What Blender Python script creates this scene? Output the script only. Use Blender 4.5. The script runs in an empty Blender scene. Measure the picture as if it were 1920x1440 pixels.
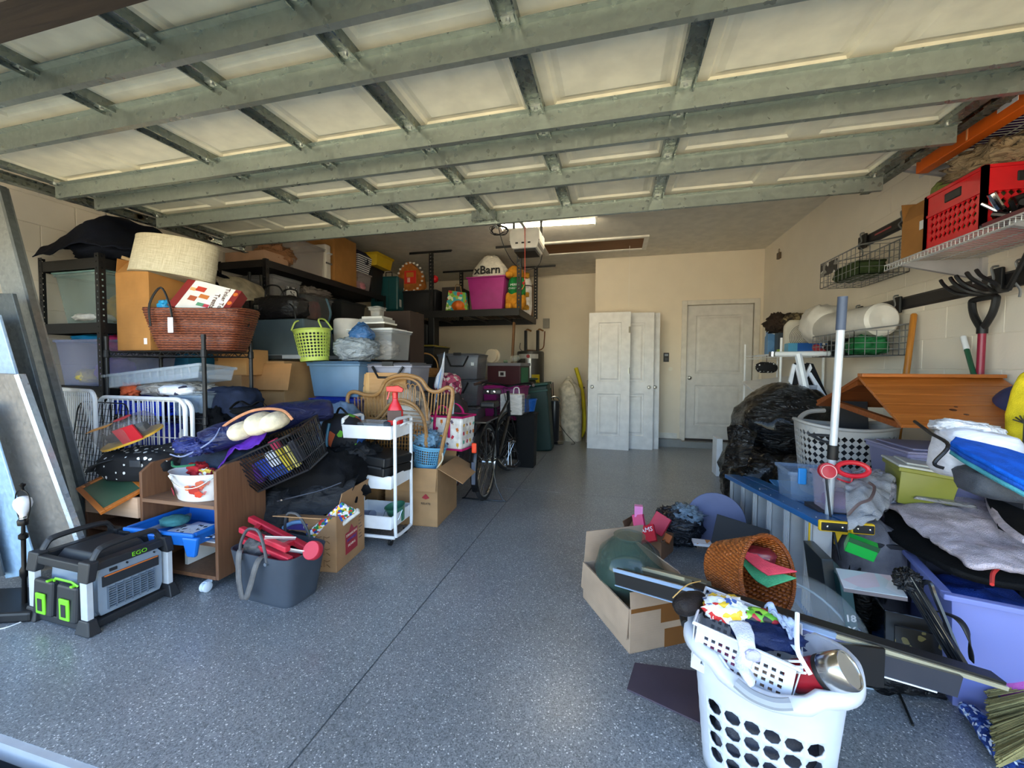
import bpy, bmesh, math, random
from mathutils import Vector, Matrix, Euler, noise
C = bpy.context.scene.collection
SC = bpy.context.scene
R = math.radians
PI = math.pi
random.seed(7)

# ------------------------------------------------------------------ camera, world, sun, exposure
CAM_H = 1.195
F_PX = 759.7
yaw, pitch, roll = .2504, -.0398, .005215
fw = Vector((-math.sin(yaw)*math.cos(pitch), math.cos(yaw)*math.cos(pitch), math.sin(pitch)))
_r = Vector((math.cos(yaw), math.sin(yaw), 0)); _u = _r.cross(fw)
rt = _r*math.cos(roll) + _u*math.sin(roll); up = -_r*math.sin(roll) + _u*math.cos(roll)
cam_d = bpy.data.cameras.new('camera'); cam = bpy.data.objects.new('camera', cam_d); C.objects.link(cam)
cam_d.sensor_width = 36; cam_d.lens = 36*F_PX/1920; cam_d.clip_start = .02; cam_d.clip_end = 200
cam.matrix_world = Matrix(((rt.x, up.x, -fw.x, 0), (rt.y, up.y, -fw.y, 0), (rt.z, up.z, -fw.z, CAM_H), (0, 0, 0, 1)))
SC.camera = cam
def ray(px, py): return fw*F_PX + rt*(px-960) - up*(py-720)
O = Vector((0, 0, CAM_H))
def PZ(px, py, z=0.0): d = ray(px, py); return O + d*((z-CAM_H)/d.z)      # surveyed point at a known height
def PY(px, py, y): d = ray(px, py); return O + d*(y/d.y)                  # surveyed point at a known depth
def PX(px, py, x): d = ray(px, py); return O + d*(x/d.x)                  # surveyed point on a known side plane

world = bpy.data.worlds.new('sky'); SC.world = world; world.use_nodes = True
wn = world.node_tree.nodes; wl = world.node_tree.links
sky = wn.new('ShaderNodeTexSky'); sky.sky_type = 'NISHITA'; sky.sun_disc = False
sky.sun_elevation = R(52); sky.sun_rotation = R(20); sky.air_density = 1.0; sky.dust_density = .6; sky.ozone_density = 1.2
wl.new(sky.outputs[0], wn['Background'].inputs[0]); wn['Background'].inputs[1].default_value = .42
sun_d = bpy.data.lights.new('sun', 'SUN'); sun_d.energy = 11; sun_d.angle = R(.6); sun_d.color = (1, .93, .80)
sun = bpy.data.objects.new('sun', sun_d); C.objects.link(sun)
sun.rotation_euler = (R(-24), R(10), 0)      # high sun from behind the house: it lights the drive, never the room
sun.location = (0, -3, 8)
SC.view_settings.view_transform = 'Standard'; SC.view_settings.look = 'None'
SC.view_settings.gamma = 1; SC.view_settings.use_curve_mapping = False
SC.view_settings.exposure = 1.35

# ------------------------------------------------------------------ materials
def lin(h):
    h = h.lstrip('#'); o = []
    for i in (0, 2, 4):
        c = int(h[i:i+2], 16)/255
        o.append(c/12.92 if c <= .04045 else ((c+.055)/1.055)**2.4)
    return (*o, 1)
MATS = {}
def mat(hexc, kind='plain', rough=.5, metal=0, hex2=None, scale=1, bump=None, alpha=1, emit=0):
    key = (hexc, kind, rough, metal, hex2, scale, bump, alpha, emit)
    if key in MATS: return MATS[key]
    m = bpy.data.materials.new(f'{kind}_{hexc}'); m.use_nodes = True; MATS[key] = m
    nt = m.node_tree; N = nt.nodes; L = nt.links; b = N['Principled BSDF']
    c1 = lin(hexc); b.inputs['Base Color'].default_value = c1
    b.inputs['Roughness'].default_value = rough; b.inputs['Metallic'].default_value = metal
    b.inputs['Alpha'].default_value = alpha
    tc = N.new('ShaderNodeTexCoord')
    def mapping(sx, sy, sz, rz=0):
        mp = N.new('ShaderNodeMapping'); mp.inputs['Scale'].default_value = (sx, sy, sz); mp.inputs['Rotation'].default_value = (0, 0, rz)
        L.new(tc.outputs['Object'], mp.inputs[0]); return mp.outputs[0]
    def noi(vec, s, d=3, dist=0):
        n = N.new('ShaderNodeTexNoise'); n.inputs['Scale'].default_value = s; n.inputs['Detail'].default_value = d
        n.inputs['Distortion'].default_value = dist; L.new(vec, n.inputs['Vector']); return n.outputs['Fac']
    def ramp(fac, c_a, c_b, p0=.35, p1=.65):
        r = N.new('ShaderNodeValToRGB'); r.color_ramp.elements[0].position = p0; r.color_ramp.elements[1].position = p1
        r.color_ramp.elements[0].color = c_a; r.color_ramp.elements[1].color = c_b; L.new(fac, r.inputs[0]); return r.outputs[0]
    def bmp(fac, s, dist=.01):
        n = N.new('ShaderNodeBump'); n.inputs['Strength'].default_value = s; n.inputs['Distance'].default_value = dist
        L.new(fac, n.inputs['Height']); L.new(n.outputs[0], b.inputs['Normal'])
    sh = lambda c, k: (min(1, c[0]*k), min(1, c[1]*k), min(1, c[2]*k), 1)
    c2 = lin(hex2) if hex2 else sh(c1, .8)
    if kind == 'plain':
        f = noi(mapping(1, 1, 1), 9*scale, 3); L.new(ramp(f, sh(c1, .93), sh(c1, 1.06)), b.inputs['Base Color'])
        if bump: bmp(f, bump)
    elif kind == 'flat': pass
    elif kind == 'fabric':
        f = noi(mapping(1, 1, 1), 14*scale, 6); L.new(ramp(f, sh(c1, .75), sh(c1, 1.2)), b.inputs['Base Color'])
        g = noi(mapping(1, 1, 1), 240*scale, 2); a = N.new('ShaderNodeMath'); a.operation = 'ADD'; L.new(f, a.inputs[0]); L.new(g, a.inputs[1])
        bmp(a.outputs[0], bump or .35, .01)
        b.inputs['Specular IOR Level'].default_value = .2
    elif kind == 'linen':
        f = noi(mapping(300, 300, 12), 1, 2); g = noi(mapping(14, 14, 300), 1, 2)
        a = N.new('ShaderNodeMath'); a.operation = 'ADD'; L.new(f, a.inputs[0]); L.new(g, a.inputs[1])
        h = N.new('ShaderNodeMath'); h.operation = 'MULTIPLY'; h.inputs[1].default_value = .5; L.new(a.outputs[0], h.inputs[0])
        L.new(ramp(h.outputs[0], c2, c1, .38, .6), b.inputs['Base Color']); bmp(h.outputs[0], .3)
    elif kind == 'wood':
        s = scale
        f = noi(mapping(3*s, 60*s, 60*s) if bump != 1 else mapping(60*s, 60*s, 3*s), 1, 4, .6)
        L.new(ramp(f, c2, c1, .3, .7), b.inputs['Base Color']); bmp(f, .08)
    elif kind == 'card':
        f = noi(mapping(1, 1, 1), 6*scale, 4); L.new(ramp(f, sh(c1, .88), sh(c1, 1.07)), b.inputs['Base Color'])
        w = N.new('ShaderNodeTexWave'); w.bands_direction = 'Z'; w.inputs['Scale'].default_value = 30; L.new(tc.outputs['Object'], w.inputs['Vector']); bmp(w.outputs['Fac'], .05)
    elif kind == 'galv':
        v = N.new('ShaderNodeTexVoronoi'); v.inputs['Scale'].default_value = 55*scale; L.new(mapping(1, 1, 1), v.inputs['Vector'])
        f = noi(mapping(.5, 6, 6), 5, 5); mx = N.new('ShaderNodeMix'); mx.data_type = 'RGBA'; mx.inputs[0].default_value = .45
        g = ramp(f, sh(c1, .86), sh(c1, 1.1), .3, .7); rr = N.new('ShaderNodeSeparateColor'); L.new(v.outputs['Color'], rr.inputs[0])
        L.new(g, mx.inputs[6]); L.new(ramp(rr.outputs[0], sh(c1, .84), sh(c1, 1.16), 0, 1), mx.inputs[7]); L.new(mx.outputs[2], b.inputs['Base Color'])
        mr = N.new('ShaderNodeMapRange'); mr.inputs[3].default_value = rough-.1; mr.inputs[4].default_value = rough+.15; L.new(rr.outputs[1], mr.inputs[0]); L.new(mr.outputs[0], b.inputs['Roughness'])
    elif kind == 'wicker':
        w = N.new('ShaderNodeTexWave'); w.bands_direction = 'Z'; w.inputs['Scale'].default_value = 14*scale; w.inputs['Distortion'].default_value = 3; w.inputs['Detail Scale'].default_value = 3
        L.new(tc.outputs['Object'], w.inputs['Vector'])
        g = noi(mapping(1, 1, .4), 60, 3); a = N.new('ShaderNodeMath'); a.operation = 'MULTIPLY'; L.new(w.outputs['Fac'], a.inputs[0]); L.new(g, a.inputs[1])
        L.new(ramp(a.outputs[0], c2, c1, .05, .5), b.inputs['Base Color']); bmp(a.outputs[0], .8, .006)
    elif kind == 'crinkle':
        v = noi(mapping(1, 1, 2.2), 9*scale, 7, 1.5); L.new(ramp(v, sh(c1, .82), sh(c1, 1.12)), b.inputs['Base Color']); bmp(v, bump or 1, .05)
    elif kind == 'film':
        v = noi(mapping(2.2, 2.2, 5), 3, 5, 2.5); bmp(v, 1, .05); b.inputs['Coat Weight'].default_value = .25; b.inputs['Coat Roughness'].default_value = .08
    elif kind == 'dots':
        v = N.new('ShaderNodeTexVoronoi'); v.inputs['Scale'].default_value = 16*scale; v.inputs['Randomness'].default_value = .6; L.new(mapping(1, 1, 1), v.inputs['Vector'])
        L.new(ramp(v.outputs['Distance'], c2, c1, .24, .27), b.inputs['Base Color'])
    elif kind == 'stripes':
        w = N.new('ShaderNodeTexWave'); w.bands_direction = 'Z'; w.inputs['Scale'].default_value = 8*scale; L.new(tc.outputs['Object'], w.inputs['Vector'])
        L.new(ramp(w.outputs['Fac'], c1, c2, .49, .51), b.inputs['Base Color'])
    elif kind == 'multi':
        v = N.new('ShaderNodeTexVoronoi'); v.inputs['Scale'].default_value = 30*scale; L.new(mapping(1, 1, 1), v.inputs['Vector'])
        rr = N.new('ShaderNodeSeparateColor'); L.new(v.outputs['Color'], rr.inputs[0]); r = N.new('ShaderNodeValToRGB'); r.color_ramp.interpolation = 'CONSTANT'
        cols = (hex2 or 'ffffff,d23a2a,2a5ad2,e8c63a,2f8a4a,111111').split(',')
        while len(r.color_ramp.elements) < len(cols): r.color_ramp.elements.new(.5)
        for i, e in enumerate(r.color_ramp.elements): e.position = i/len(cols); e.color = lin(cols[i])
        L.new(rr.outputs[0], r.inputs[0]); L.new(r.outputs[0], b.inputs['Base Color'])
    elif kind == 'block':
        f = noi(mapping(1, 1, 1), 4, 4); L.new(ramp(f, sh(c1, .975), sh(c1, 1.015)), b.inputs['Base Color']); g = noi(mapping(1, 1, 1), 60, 5); bmp(g, .06)
    elif kind == 'flake':
        v = N.new('ShaderNodeTexVoronoi'); v.inputs['Scale'].default_value = 250; L.new(mapping(1, 1, 1), v.inputs['Vector'])
        rr = N.new('ShaderNodeSeparateColor'); L.new(v.outputs['Color'], rr.inputs[0]); r = N.new('ShaderNodeValToRGB'); r.color_ramp.interpolation = 'CONSTANT'
        cs = [('63686c', 0), ('7c8185', .12), ('8a8f93', .4), ('999ea1', .7), ('73787c', .86), ('dedfdf', .965)]
        while len(r.color_ramp.elements) < len(cs): r.color_ramp.elements.new(.5)
        for e, (c, p) in zip(r.color_ramp.elements, cs): e.position = p; e.color = lin(c)
        L.new(rr.outputs[0], r.inputs[0])
        f = noi(mapping(1, 1, 1), 1.3, 6, .4); mx = N.new('ShaderNodeMix'); mx.data_type = 'RGBA'; mx.blend_type = 'MULTIPLY'; mx.inputs[0].default_value = 1
        L.new(r.outputs[0], mx.inputs[6]); L.new(ramp(f, (.82, .82, .82, 1), (1.03, 1.03, 1.03, 1)), mx.inputs[7]); L.new(mx.outputs[2], b.inputs['Base Color'])
        mr = N.new('ShaderNodeMapRange'); mr.inputs[3].default_value = rough-.06; mr.inputs[4].default_value = rough+.1; L.new(f, mr.inputs[0]); L.new(mr.outputs[0], b.inputs['Roughness'])
        vd = N.new('ShaderNodeVectorMath'); vd.operation = 'DISTANCE'; vd.inputs[1].default_value = tuple(PZ(1010, 1330)); L.new(tc.outputs['Object'], vd.inputs[0])
        mr2 = N.new('ShaderNodeMapRange'); mr2.inputs[1].default_value = .0; mr2.inputs[2].default_value = .42; mr2.inputs[3].default_value = .60; mr2.inputs[4].default_value = 1.0; L.new(vd.outputs['Value'], mr2.inputs[0])
        gt = N.new('ShaderNodeMath'); gt.operation = 'GREATER_THAN'; L.new(noi(mapping(1, 1, 1), 9, 6, .6), gt.inputs[0]); L.new(mr2.outputs[0], gt.inputs[1])
        m2 = N.new('ShaderNodeMath'); m2.operation = 'MULTIPLY'; m2.inputs[1].default_value = .45; L.new(gt.outputs[0], m2.inputs[0])
        m3 = N.new('ShaderNodeMix'); m3.data_type = 'RGBA'; m3.inputs[7].default_value = lin('6a5a4c'); L.new(m2.outputs[0], m3.inputs[0]); L.new(mx.outputs[2], m3.inputs[6]); L.new(m3.outputs[2], b.inputs['Base Color'])
        bmp(rr.outputs[1], .04, .003)
        b.inputs['Coat Weight'].default_value = .25; b.inputs['Coat Roughness'].default_value = .2
    if emit:
        b.inputs['Emission Color'].default_value = c1; b.inputs['Emission Strength'].default_value = emit
    if kind == 'clear': b.inputs['Specular IOR Level'].default_value = .6
    return m

# ------------------------------------------------------------------ mesh builder
class M:
    def __init__(s, T=None): s.v = []; s.f = []; s.T = T or Matrix(); s.mi = []; s.cur = 0
    def add(s, vs, fs):
        o = len(s.v); s.v += [s.T @ Vector(p) for p in vs]; s.f += [[o+i for i in f] for f in fs]; s.mi += [s.cur]*len(fs); return s
    def box(s, x0, x1, y0, y1, z0, z1):
        return s.hexa([(x0, y0, z0), (x1, y0, z0), (x1, y1, z0), (x0, y1, z0), (x0, y0, z1), (x1, y0, z1), (x1, y1, z1), (x0, y1, z1)])
    def hexa(s, p): return s.add(p, [(3, 2, 1, 0), (4, 5, 6, 7), (0, 1, 5, 4), (1, 2, 6, 5), (2, 3, 7, 6), (3, 0, 4, 7)])
    def cbox(s, c, d, rot=(0, 0, 0)):
        T = Matrix.Translation(c) @ Euler(rot).to_matrix().to_4x4()
        x, y, z = d[0]/2, d[1]/2, d[2]/2
        P = [(-x, -y, -z), (x, -y, -z), (x, y, -z), (-x, y, -z), (-x, -y, z), (x, -y, z), (x, y, z), (-x, y, z)]
        return s.hexa([T @ Vector(p) for p in P])
    def beam(s, a, b, w, h, upv=(0, 0, 1)):          # rectangular bar from a to b
        a, b = Vector(a), Vector(b); d = (b-a).normalized(); sd = d.cross(Vector(upv))
        if sd.length < 1e-4: sd = Vector((1, 0, 0))
        sd.normalize(); u = sd.cross(d)
        q = [(-w/2, -h/2), (w/2, -h/2), (w/2, h/2), (-w/2, h/2)]
        return s.hexa([a+sd*x+u*y for x, y in q] + [b+sd*x+u*y for x, y in q])
    def prism(s, pts, y0, y1, ax='y'):
        n = len(pts); k = {'y': lambda p, t: (p[0], t, p[1]), 'x': lambda p, t: (t, p[0], p[1]), 'z': lambda p, t: (p[0], p[1], t)}[ax]
        return s.add([k(p, y0) for p in pts]+[k(p, y1) for p in pts], [list(range(n))[::-1], list(range(n, 2*n))]+[(i, (i+1) % n, n+(i+1) % n, n+i) for i in range(n)])
    def tube(s, pts, r, n=6, closed=False, caps=True):
        pts = [Vector(p) for p in pts]; k = len(pts); rs = r if isinstance(r, (list, tuple)) else [r]*k
        vs = []; prev = None
        for i, p in enumerate(pts):
            a = pts[(i-1) % k] if (closed or i > 0) else p; b = pts[(i+1) % k] if (closed or i < k-1) else p
            d = (b-a); d = d.normalized() if d.length > 1e-9 else Vector((0, 0, 1))
            if prev is None: x = d.orthogonal().normalized()
            else:
                x = prev - d*prev.dot(d); x = x.normalized() if x.length > 1e-6 else d.orthogonal().normalized()
            prev = x; y = d.cross(x)
            for j in range(n): t = 2*PI*j/n; vs.append(p+(x*math.cos(t)+y*math.sin(t))*rs[i])
        fs = []
        for i in range(k if closed else k-1):
            i2 = (i+1) % k
            for j in range(n): fs.append((i*n+j, i*n+(j+1) % n, i2*n+(j+1) % n, i2*n+j))
        if caps and not closed: fs += [list(range(n))[::-1], list(range((k-1)*n, k*n))]
        return s.add(vs, fs)
    def lathe(s, prof, n=16, c=(0, 0, 0), sx=1, sy=1, pw=2):
        c = Vector(c); vs = []; fs = []; k = len(prof)
        for r, z in prof:
            for j in range(n):
                t = 2*PI*j/n; ca, sa = math.cos(t), math.sin(t)
                if pw != 2:
                    q = (abs(ca)**pw+abs(sa)**pw)**(-1/pw); ca, sa = ca*q, sa*q
                vs.append(c+Vector((ca*r*sx, sa*r*sy, z)))
        for i in range(k-1):
            for j in range(n): fs.append((i*n+j, i*n+(j+1) % n, (i+1)*n+(j+1) % n, (i+1)*n+j))
        if prof[0][0] > 0: fs.append(list(range(n))[::-1])
        if prof[-1][0] > 0: fs.append(list(range((k-1)*n, k*n)))
        return s.add(vs, fs)
    def grid(s, fn, nu, nv, wrap=False, hole=None, hs=.6, hn=8):
        # surface fn(u,v); hole(i,j) true -> that cell carries a round (hn=8) or diamond hole
        V = []; idx = {}
        def g(u, v):
            if wrap: u = u % 1.0
            k = (round(u*1e5), round(v*1e5))
            if k not in idx: idx[k] = len(V); V.append(Vector(fn(u, v)))
            return idx[k]
        F = []
        du, dv = 1/nu, 1/nv
        for i in range(nu):
            for j in range(nv):
                u, v = i*du, j*dv
                if hole and hole(i, j):
                    o = [(0, 0), (.5, 0), (1, 0), (1, .5), (1, 1), (.5, 1), (0, 1), (0, .5)]
                    out = [g(u+a*du, v+b*dv) for a, b in o]; inn = []
                    for a, b in o:
                        a, b = a-.5, b-.5
                        if hn == 8: q = .5/math.hypot(a, b)
                        elif hn == 4: q = .5/(abs(a)+abs(b)) 
                        else: q = .9
                        inn.append(g(u+(.5+a*q*hs)*du, v+(.5+b*q*hs)*dv))
                    for k in range(8): F.append((out[k], out[(k+1) % 8], inn[(k+1) % 8], inn[k]))
                elif hole:
                    F.append([g(u+a*du, v+b*dv) for a, b in [(0, 0), (.5, 0), (1, 0), (1, .5), (1, 1), (.5, 1), (0, 1), (0, .5)]])
                else: F.append((g(u, v), g(u+du, v), g(u+du, v+dv), g(u, v+dv)))
        return s.add(V, F)
    def build(s, name, m, parent=None, smooth=False, bevel=0, solid=0, sub=0, label=None, cat=None, group=None, kind=None, angle=40):
        me = bpy.data.meshes.new(name); vs = s.v; off = Vector()
        if parent is None and kind != 'structure':
            lo = [min(v[i] for v in vs) for i in range(3)]; hi = [max(v[i] for v in vs) for i in range(3)]
            off = Vector(((lo[0]+hi[0])/2, (lo[1]+hi[1])/2, lo[2])); vs = [v-off for v in vs]
        me.from_pydata([tuple(v) for v in vs], [], s.f)
        ml = m if isinstance(m, (list, tuple)) else [m]
        for q in ml: me.materials.append(q)
        if len(ml) > 1: me.polygons.foreach_set('material_index', s.mi)
        if smooth:
            me.polygons.foreach_set('use_smooth', [True]*len(me.polygons))
            if smooth != 2: me.set_sharp_from_angle(angle=R(angle))
        me.update()
        o = bpy.data.objects.new(name, me); C.objects.link(o); o.location = off
        if parent: o.parent = parent
        if solid: q = o.modifiers.new('solid', 'SOLIDIFY'); q.thickness = solid; q.offset = 0
        if bevel: q = o.modifiers.new('bevel', 'BEVEL'); q.width = bevel; q.segments = 2; q.limit_method = 'ANGLE'; q.angle_limit = R(30)
        if sub: q = o.modifiers.new('sub', 'SUBSURF'); q.levels = sub; q.render_levels = sub
        tag(o, label, cat, group, kind); return o
def tag(o, label=None, cat=None, group=None, kind=None):
    for k, v in (('label', label), ('category', cat), ('group', group), ('kind', kind)):
        if v: o[k] = v
    return o
def T(name, label, cat, loc=(0, 0, 0), rz=0, group=None, rot=None, sc=1):
    o = bpy.data.objects.new(name, None); C.objects.link(o); o.location = loc; o.rotation_euler = rot or (0, 0, rz)
    o.empty_display_size = .05
    if sc != 1: o.scale = (sc,)*3
    return tag(o, label, cat, group)
def dup(root, loc=None, rot=None, label=None, group=None, keep=None):
    r = root.copy(); C.objects.link(r)
    if loc is not None: r.location = loc
    if rot is not None: r.rotation_euler = rot
    if label: r['label'] = label
    if group: r['group'] = group
    for ch in root.children:
        c = ch.copy(); C.objects.link(c); c.parent = r
        for g in ch.children: d = g.copy(); C.objects.link(d); d.parent = c
    return r
def part(mesh_from, name, parent, loc=(0, 0, 0), rot=(0, 0, 0)):     # same mesh data, another piece
    o = bpy.data.objects.new(name, mesh_from.data); C.objects.link(o); o.parent = parent; o.location = loc; o.rotation_euler = rot
    for q in mesh_from.modifiers:
        w = o.modifiers.new(q.name, q.type)
        for a in (('width', 'segments', 'limit_method', 'angle_limit') if q.type == 'BEVEL' else ('thickness', 'offset') if q.type == 'SOLIDIFY' else ('levels', 'render_levels')): setattr(w, a, getattr(q, a))
    return o
def text(s, size, m, parent, loc, rot=(PI/2, 0, 0), name='lettering', ext=.0008, align='CENTER', sx=1, bold=0):
    cu = bpy.data.curves.new('t', 'FONT'); cu.body = s; cu.size = size; cu.extrude = ext; cu.align_x = align; cu.align_y = 'CENTER'; cu.offset = bold
    cu.resolution_u = 2
    t = bpy.data.objects.new('t', cu); C.objects.link(t); dg = bpy.context.evaluated_depsgraph_get(); dg.update()
    me = bpy.data.meshes.new_from_object(t.evaluated_get(dg)); bpy.data.objects.remove(t); me.name = name
    me.materials.clear(); me.materials.append(m)
    o = bpy.data.objects.new(name, me); C.objects.link(o); o.location = loc; o.rotation_euler = rot; o.scale = (sx, 1, 1)
    if parent: o.parent = parent
    return o
def arc(c, r, a0, a1, n, plane='xz', ry=None):
    ry = ry or r; o = []
    for i in range(n+1):
        t = R(a0+(a1-a0)*i/n); a, b = r*math.cos(t), ry*math.sin(t)
        o.append(Vector(c)+Vector({'xz': (a, 0, b), 'xy': (a, b, 0), 'yz': (0, a, b)}[plane]))
    return o
def smooth_path(pts, n=6):
    P = [Vector(p) for p in pts]; o = []
    for i in range(len(P)-1):
        p0 = P[max(i-1, 0)]; p1 = P[i]; p2 = P[i+1]; p3 = P[min(i+2, len(P)-1)]
        for k in range(n):
            t = k/n; o.append(.5*((2*p1)+(p2-p0)*t+(2*p0-5*p1+4*p2-p3)*t*t+(3*p1-p0-3*p2+p3)*t**3))
    return o+[P[-1]]
def blob_mesh(mm, c, d, seed=0, amp=.12, fr=2.5, pw=2.6, n=40, flat=.0, ridge=0.0, top=None, rot=0):
    # soft lump: superellipsoid of size d with folds; sits flat on its base
    c = Vector(c); off = Vector((seed*7.13, seed*3.7, seed*1.9)); RZ = Matrix.Rotation(rot, 3, 'Z')
    def fn(u, v):
        a = 2*PI*u; b = -PI/2+PI*v
        def sp(x, e): return math.copysign(abs(x)**e, x)
        e = 2/pw; p = Vector((sp(math.cos(b), e)*sp(math.cos(a), e), sp(math.cos(b), e)*sp(math.sin(a), e), sp(math.sin(b), e)))
        q = p*fr+off; k = 1+amp*noise.fractal(q, .8, 2.1, 4)
        if ridge: k += ridge*(abs(noise.noise(q*2.3))-.25)+ridge*.5*(abs(noise.noise(q*5.1))-.25)
        p = p*k
        if top: p.x *= 1-(1-top)*max(0, p.z); p.y *= 1-(1-top)*max(0, p.z)
        p = Vector((p.x*d[0]/2, p.y*d[1]/2, p.z*d[2]/2))
        p.z = max(p.z, -d[2]/2*(1-flat)) if flat else max(p.z, -d[2]/2)
        p = RZ @ p
        return c+Vector((p.x, p.y, p.z+d[2]/2*(1-flat)))
    return mm.grid(fn, n, n//2, wrap=True)
def blob(name, m, c, d, label=None, cat=None, parent=None, group=None, **k):
    mm = M(); blob_mesh(mm, c, d, **k); return mm.build(name, m, parent, smooth=2, label=label, cat=cat, group=group)
def sheet(name, m, P, label=None, cat=None, parent=None, nu=24, nv=24, amp=.02, fr=3, seed=0, solid=.006, sag=0, group=None, sm=2):
    # draped cloth through a net of control points P[row][col]
    rows = [[Vector(p) for p in r] for r in P]
    def cr(a, t):
        k = len(a)-1; x = t*k; i = min(int(x), k-1); t = x-i
        p0, p1, p2, p3 = a[max(i-1, 0)], a[i], a[i+1], a[min(i+2, k)]
        return .5*((2*p1)+(p2-p0)*t+(2*p0-5*p1+4*p2-p3)*t*t+(3*p1-p0-3*p2+p3)*t**3)
    def fn(u, v):
        p = cr([cr(r, u) for r in rows], v); q = p*fr+Vector((seed*5.1, seed, 0))
        return p+Vector((0, 0, 1))*amp*noise.fractal(q, .7, 2, 3)+Vector((1, 0, 0))*amp*.5*noise.noise(q+Vector((9, 9, 9)))
    return M().grid(fn, nu, nv).build(name, m, parent, smooth=sm, solid=solid, label=label, cat=cat, group=group)
def strap(name, m, pts, w, parent=None, th=.003, side=None, **k):   # flat band along a path
    P = smooth_path(pts, 6); mm = M(); vs = []; n = len(P)
    for i, p in enumerate(P):
        d = (P[min(i+1, n-1)]-P[max(i-1, 0)]).normalized(); s_ = Vector(side) if side else d.cross(Vector((0, 0, 1)))
        s_ = s_.normalized() if s_.length > 1e-4 else Vector((1, 0, 0)); vs += [p-s_*w/2, p+s_*w/2]
    mm.add(vs, [(2*i, 2*i+1, 2*i+3, 2*i+2) for i in range(n-1)]); return mm.build(name, m, parent, smooth=2, solid=th, **k)
# ------------------------------------------------------------------ the setting
XL, XR, YB, YB2, ZC, YF = -4.02, 2.07, 6.67, 7.66, 2.94, .82
W_CREAM = mat('e9dcc6', 'block', .85); W_BLOCK = mat('e6dccb', 'block', .7); CEIL = mat('ddd6c8', 'plain', .95)
fl = M().box(-6, 5, YF, 8.2, -.3, -.004).build('floor', mat('5a5f64', 'plain', .8), kind='structure')
FLM = mat('8a9096', 'flake', .3)
g = .0035
for (a, b, c, d) in ((XL-.1, -.927-g, YF, 3.847-g), (-.927+g, XR+.2, YF, 3.847-g), (XL-.1, -.927-g, 3.847+g, YB2+.05), (-.927+g, XR+.2, 3.847+g, YB2+.05)):
    M().box(a, b, c, d, -.05, 0).build('slab', FLM, fl)
# old driveway pavers just outside the opening
dr = M().box(-9, 9, -14, YF-.05, -.3, -.045).build('driveway', mat('d2c4a4', 'plain', .9), kind='structure')
pv = M().box(-.148, .148, -.073, .073, -.05, 0).build('paver', mat('9a8f86', 'block', .9), dr, bevel=.006); pv.location = (-2.6, .68, -.02)
pv2 = mat('7f736c', 'block', .9)
for i in range(26):
    for j in range(3):
        if i or j: part(pv, 'paver', dr, (-2.6+i*.302+(j % 2)*.15, .68-j*.152, -.02))
M().box(XL, XR, YF-.02, YF, -.06, -.002).build('trim_1', mat('a9b0b8', 'plain', .8), kind='structure')
M().box(XL-.3, XR+.3, YF, YB2+.3, ZC, ZC+.1).build('ceiling', CEIL, kind='structure')
wl_ = M().box(XL-.2, XL-.004, YF-.1, YB2+.2, 0, ZC).build('wall_left', W_BLOCK, kind='structure')
bl = M().box(-.02, .0, -.1985, .1985, -.0985, .0985).build('block', W_BLOCK, wl_, bevel=.003); bl.location = (XL, YF+.2, 1.7)
for r_ in range(5, 15):
    for k in range(18):
        y = YF+.2+k*.4-(r_ % 2)*.2; z = .1+r_*.2
        if y > YB2-.1 or z > ZC-.08 or (r_ == 8 and k == 0): continue
        part(bl, 'block', wl_, (XL, y, z))
bl.location = (XL, YF+.2, 1.7)
wr = M().box(XR, XR+.2, 4.2, YB+.2, 0, ZC).box(XR-.03, XR+.2, YF-.1, 4.2, 0, ZC).build('wall_right', W_BLOCK, kind='structure')
br_ = M().box(-.003, .02, -.1985, .1985, -.0985, .0985).build('block', W_BLOCK, wr, bevel=.003); br_.location = (XR-.03, 4.0, .9)
for r_ in range(3, 15):
    for k in range(9):
        y = 4.0-k*.4+(r_ % 2)*.2; z = .1+r_*.2
        if y > 4.05 or z > ZC-.08 or (r_ == 4 and k == 0): continue
        part(br_, 'block', wr, (XR-.03, y, z))
wb = M().box(-.336, .985, YB, YB+.15, 0, ZC).box(.985, 2.02, YB, YB+.15, 2.17, ZC).box(2.02, XR, YB, YB+.15, 0, ZC).build('wall_back', W_CREAM, kind='structure')
M().box(-.336, -.2, YB+.15, YB2, 0, ZC).build('wall_side', W_CREAM, kind='structure')
M().box(XL, -.2, YB2, YB2+.15, 0, ZC).build('wall_recess', W_CREAM, kind='structure')
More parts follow.
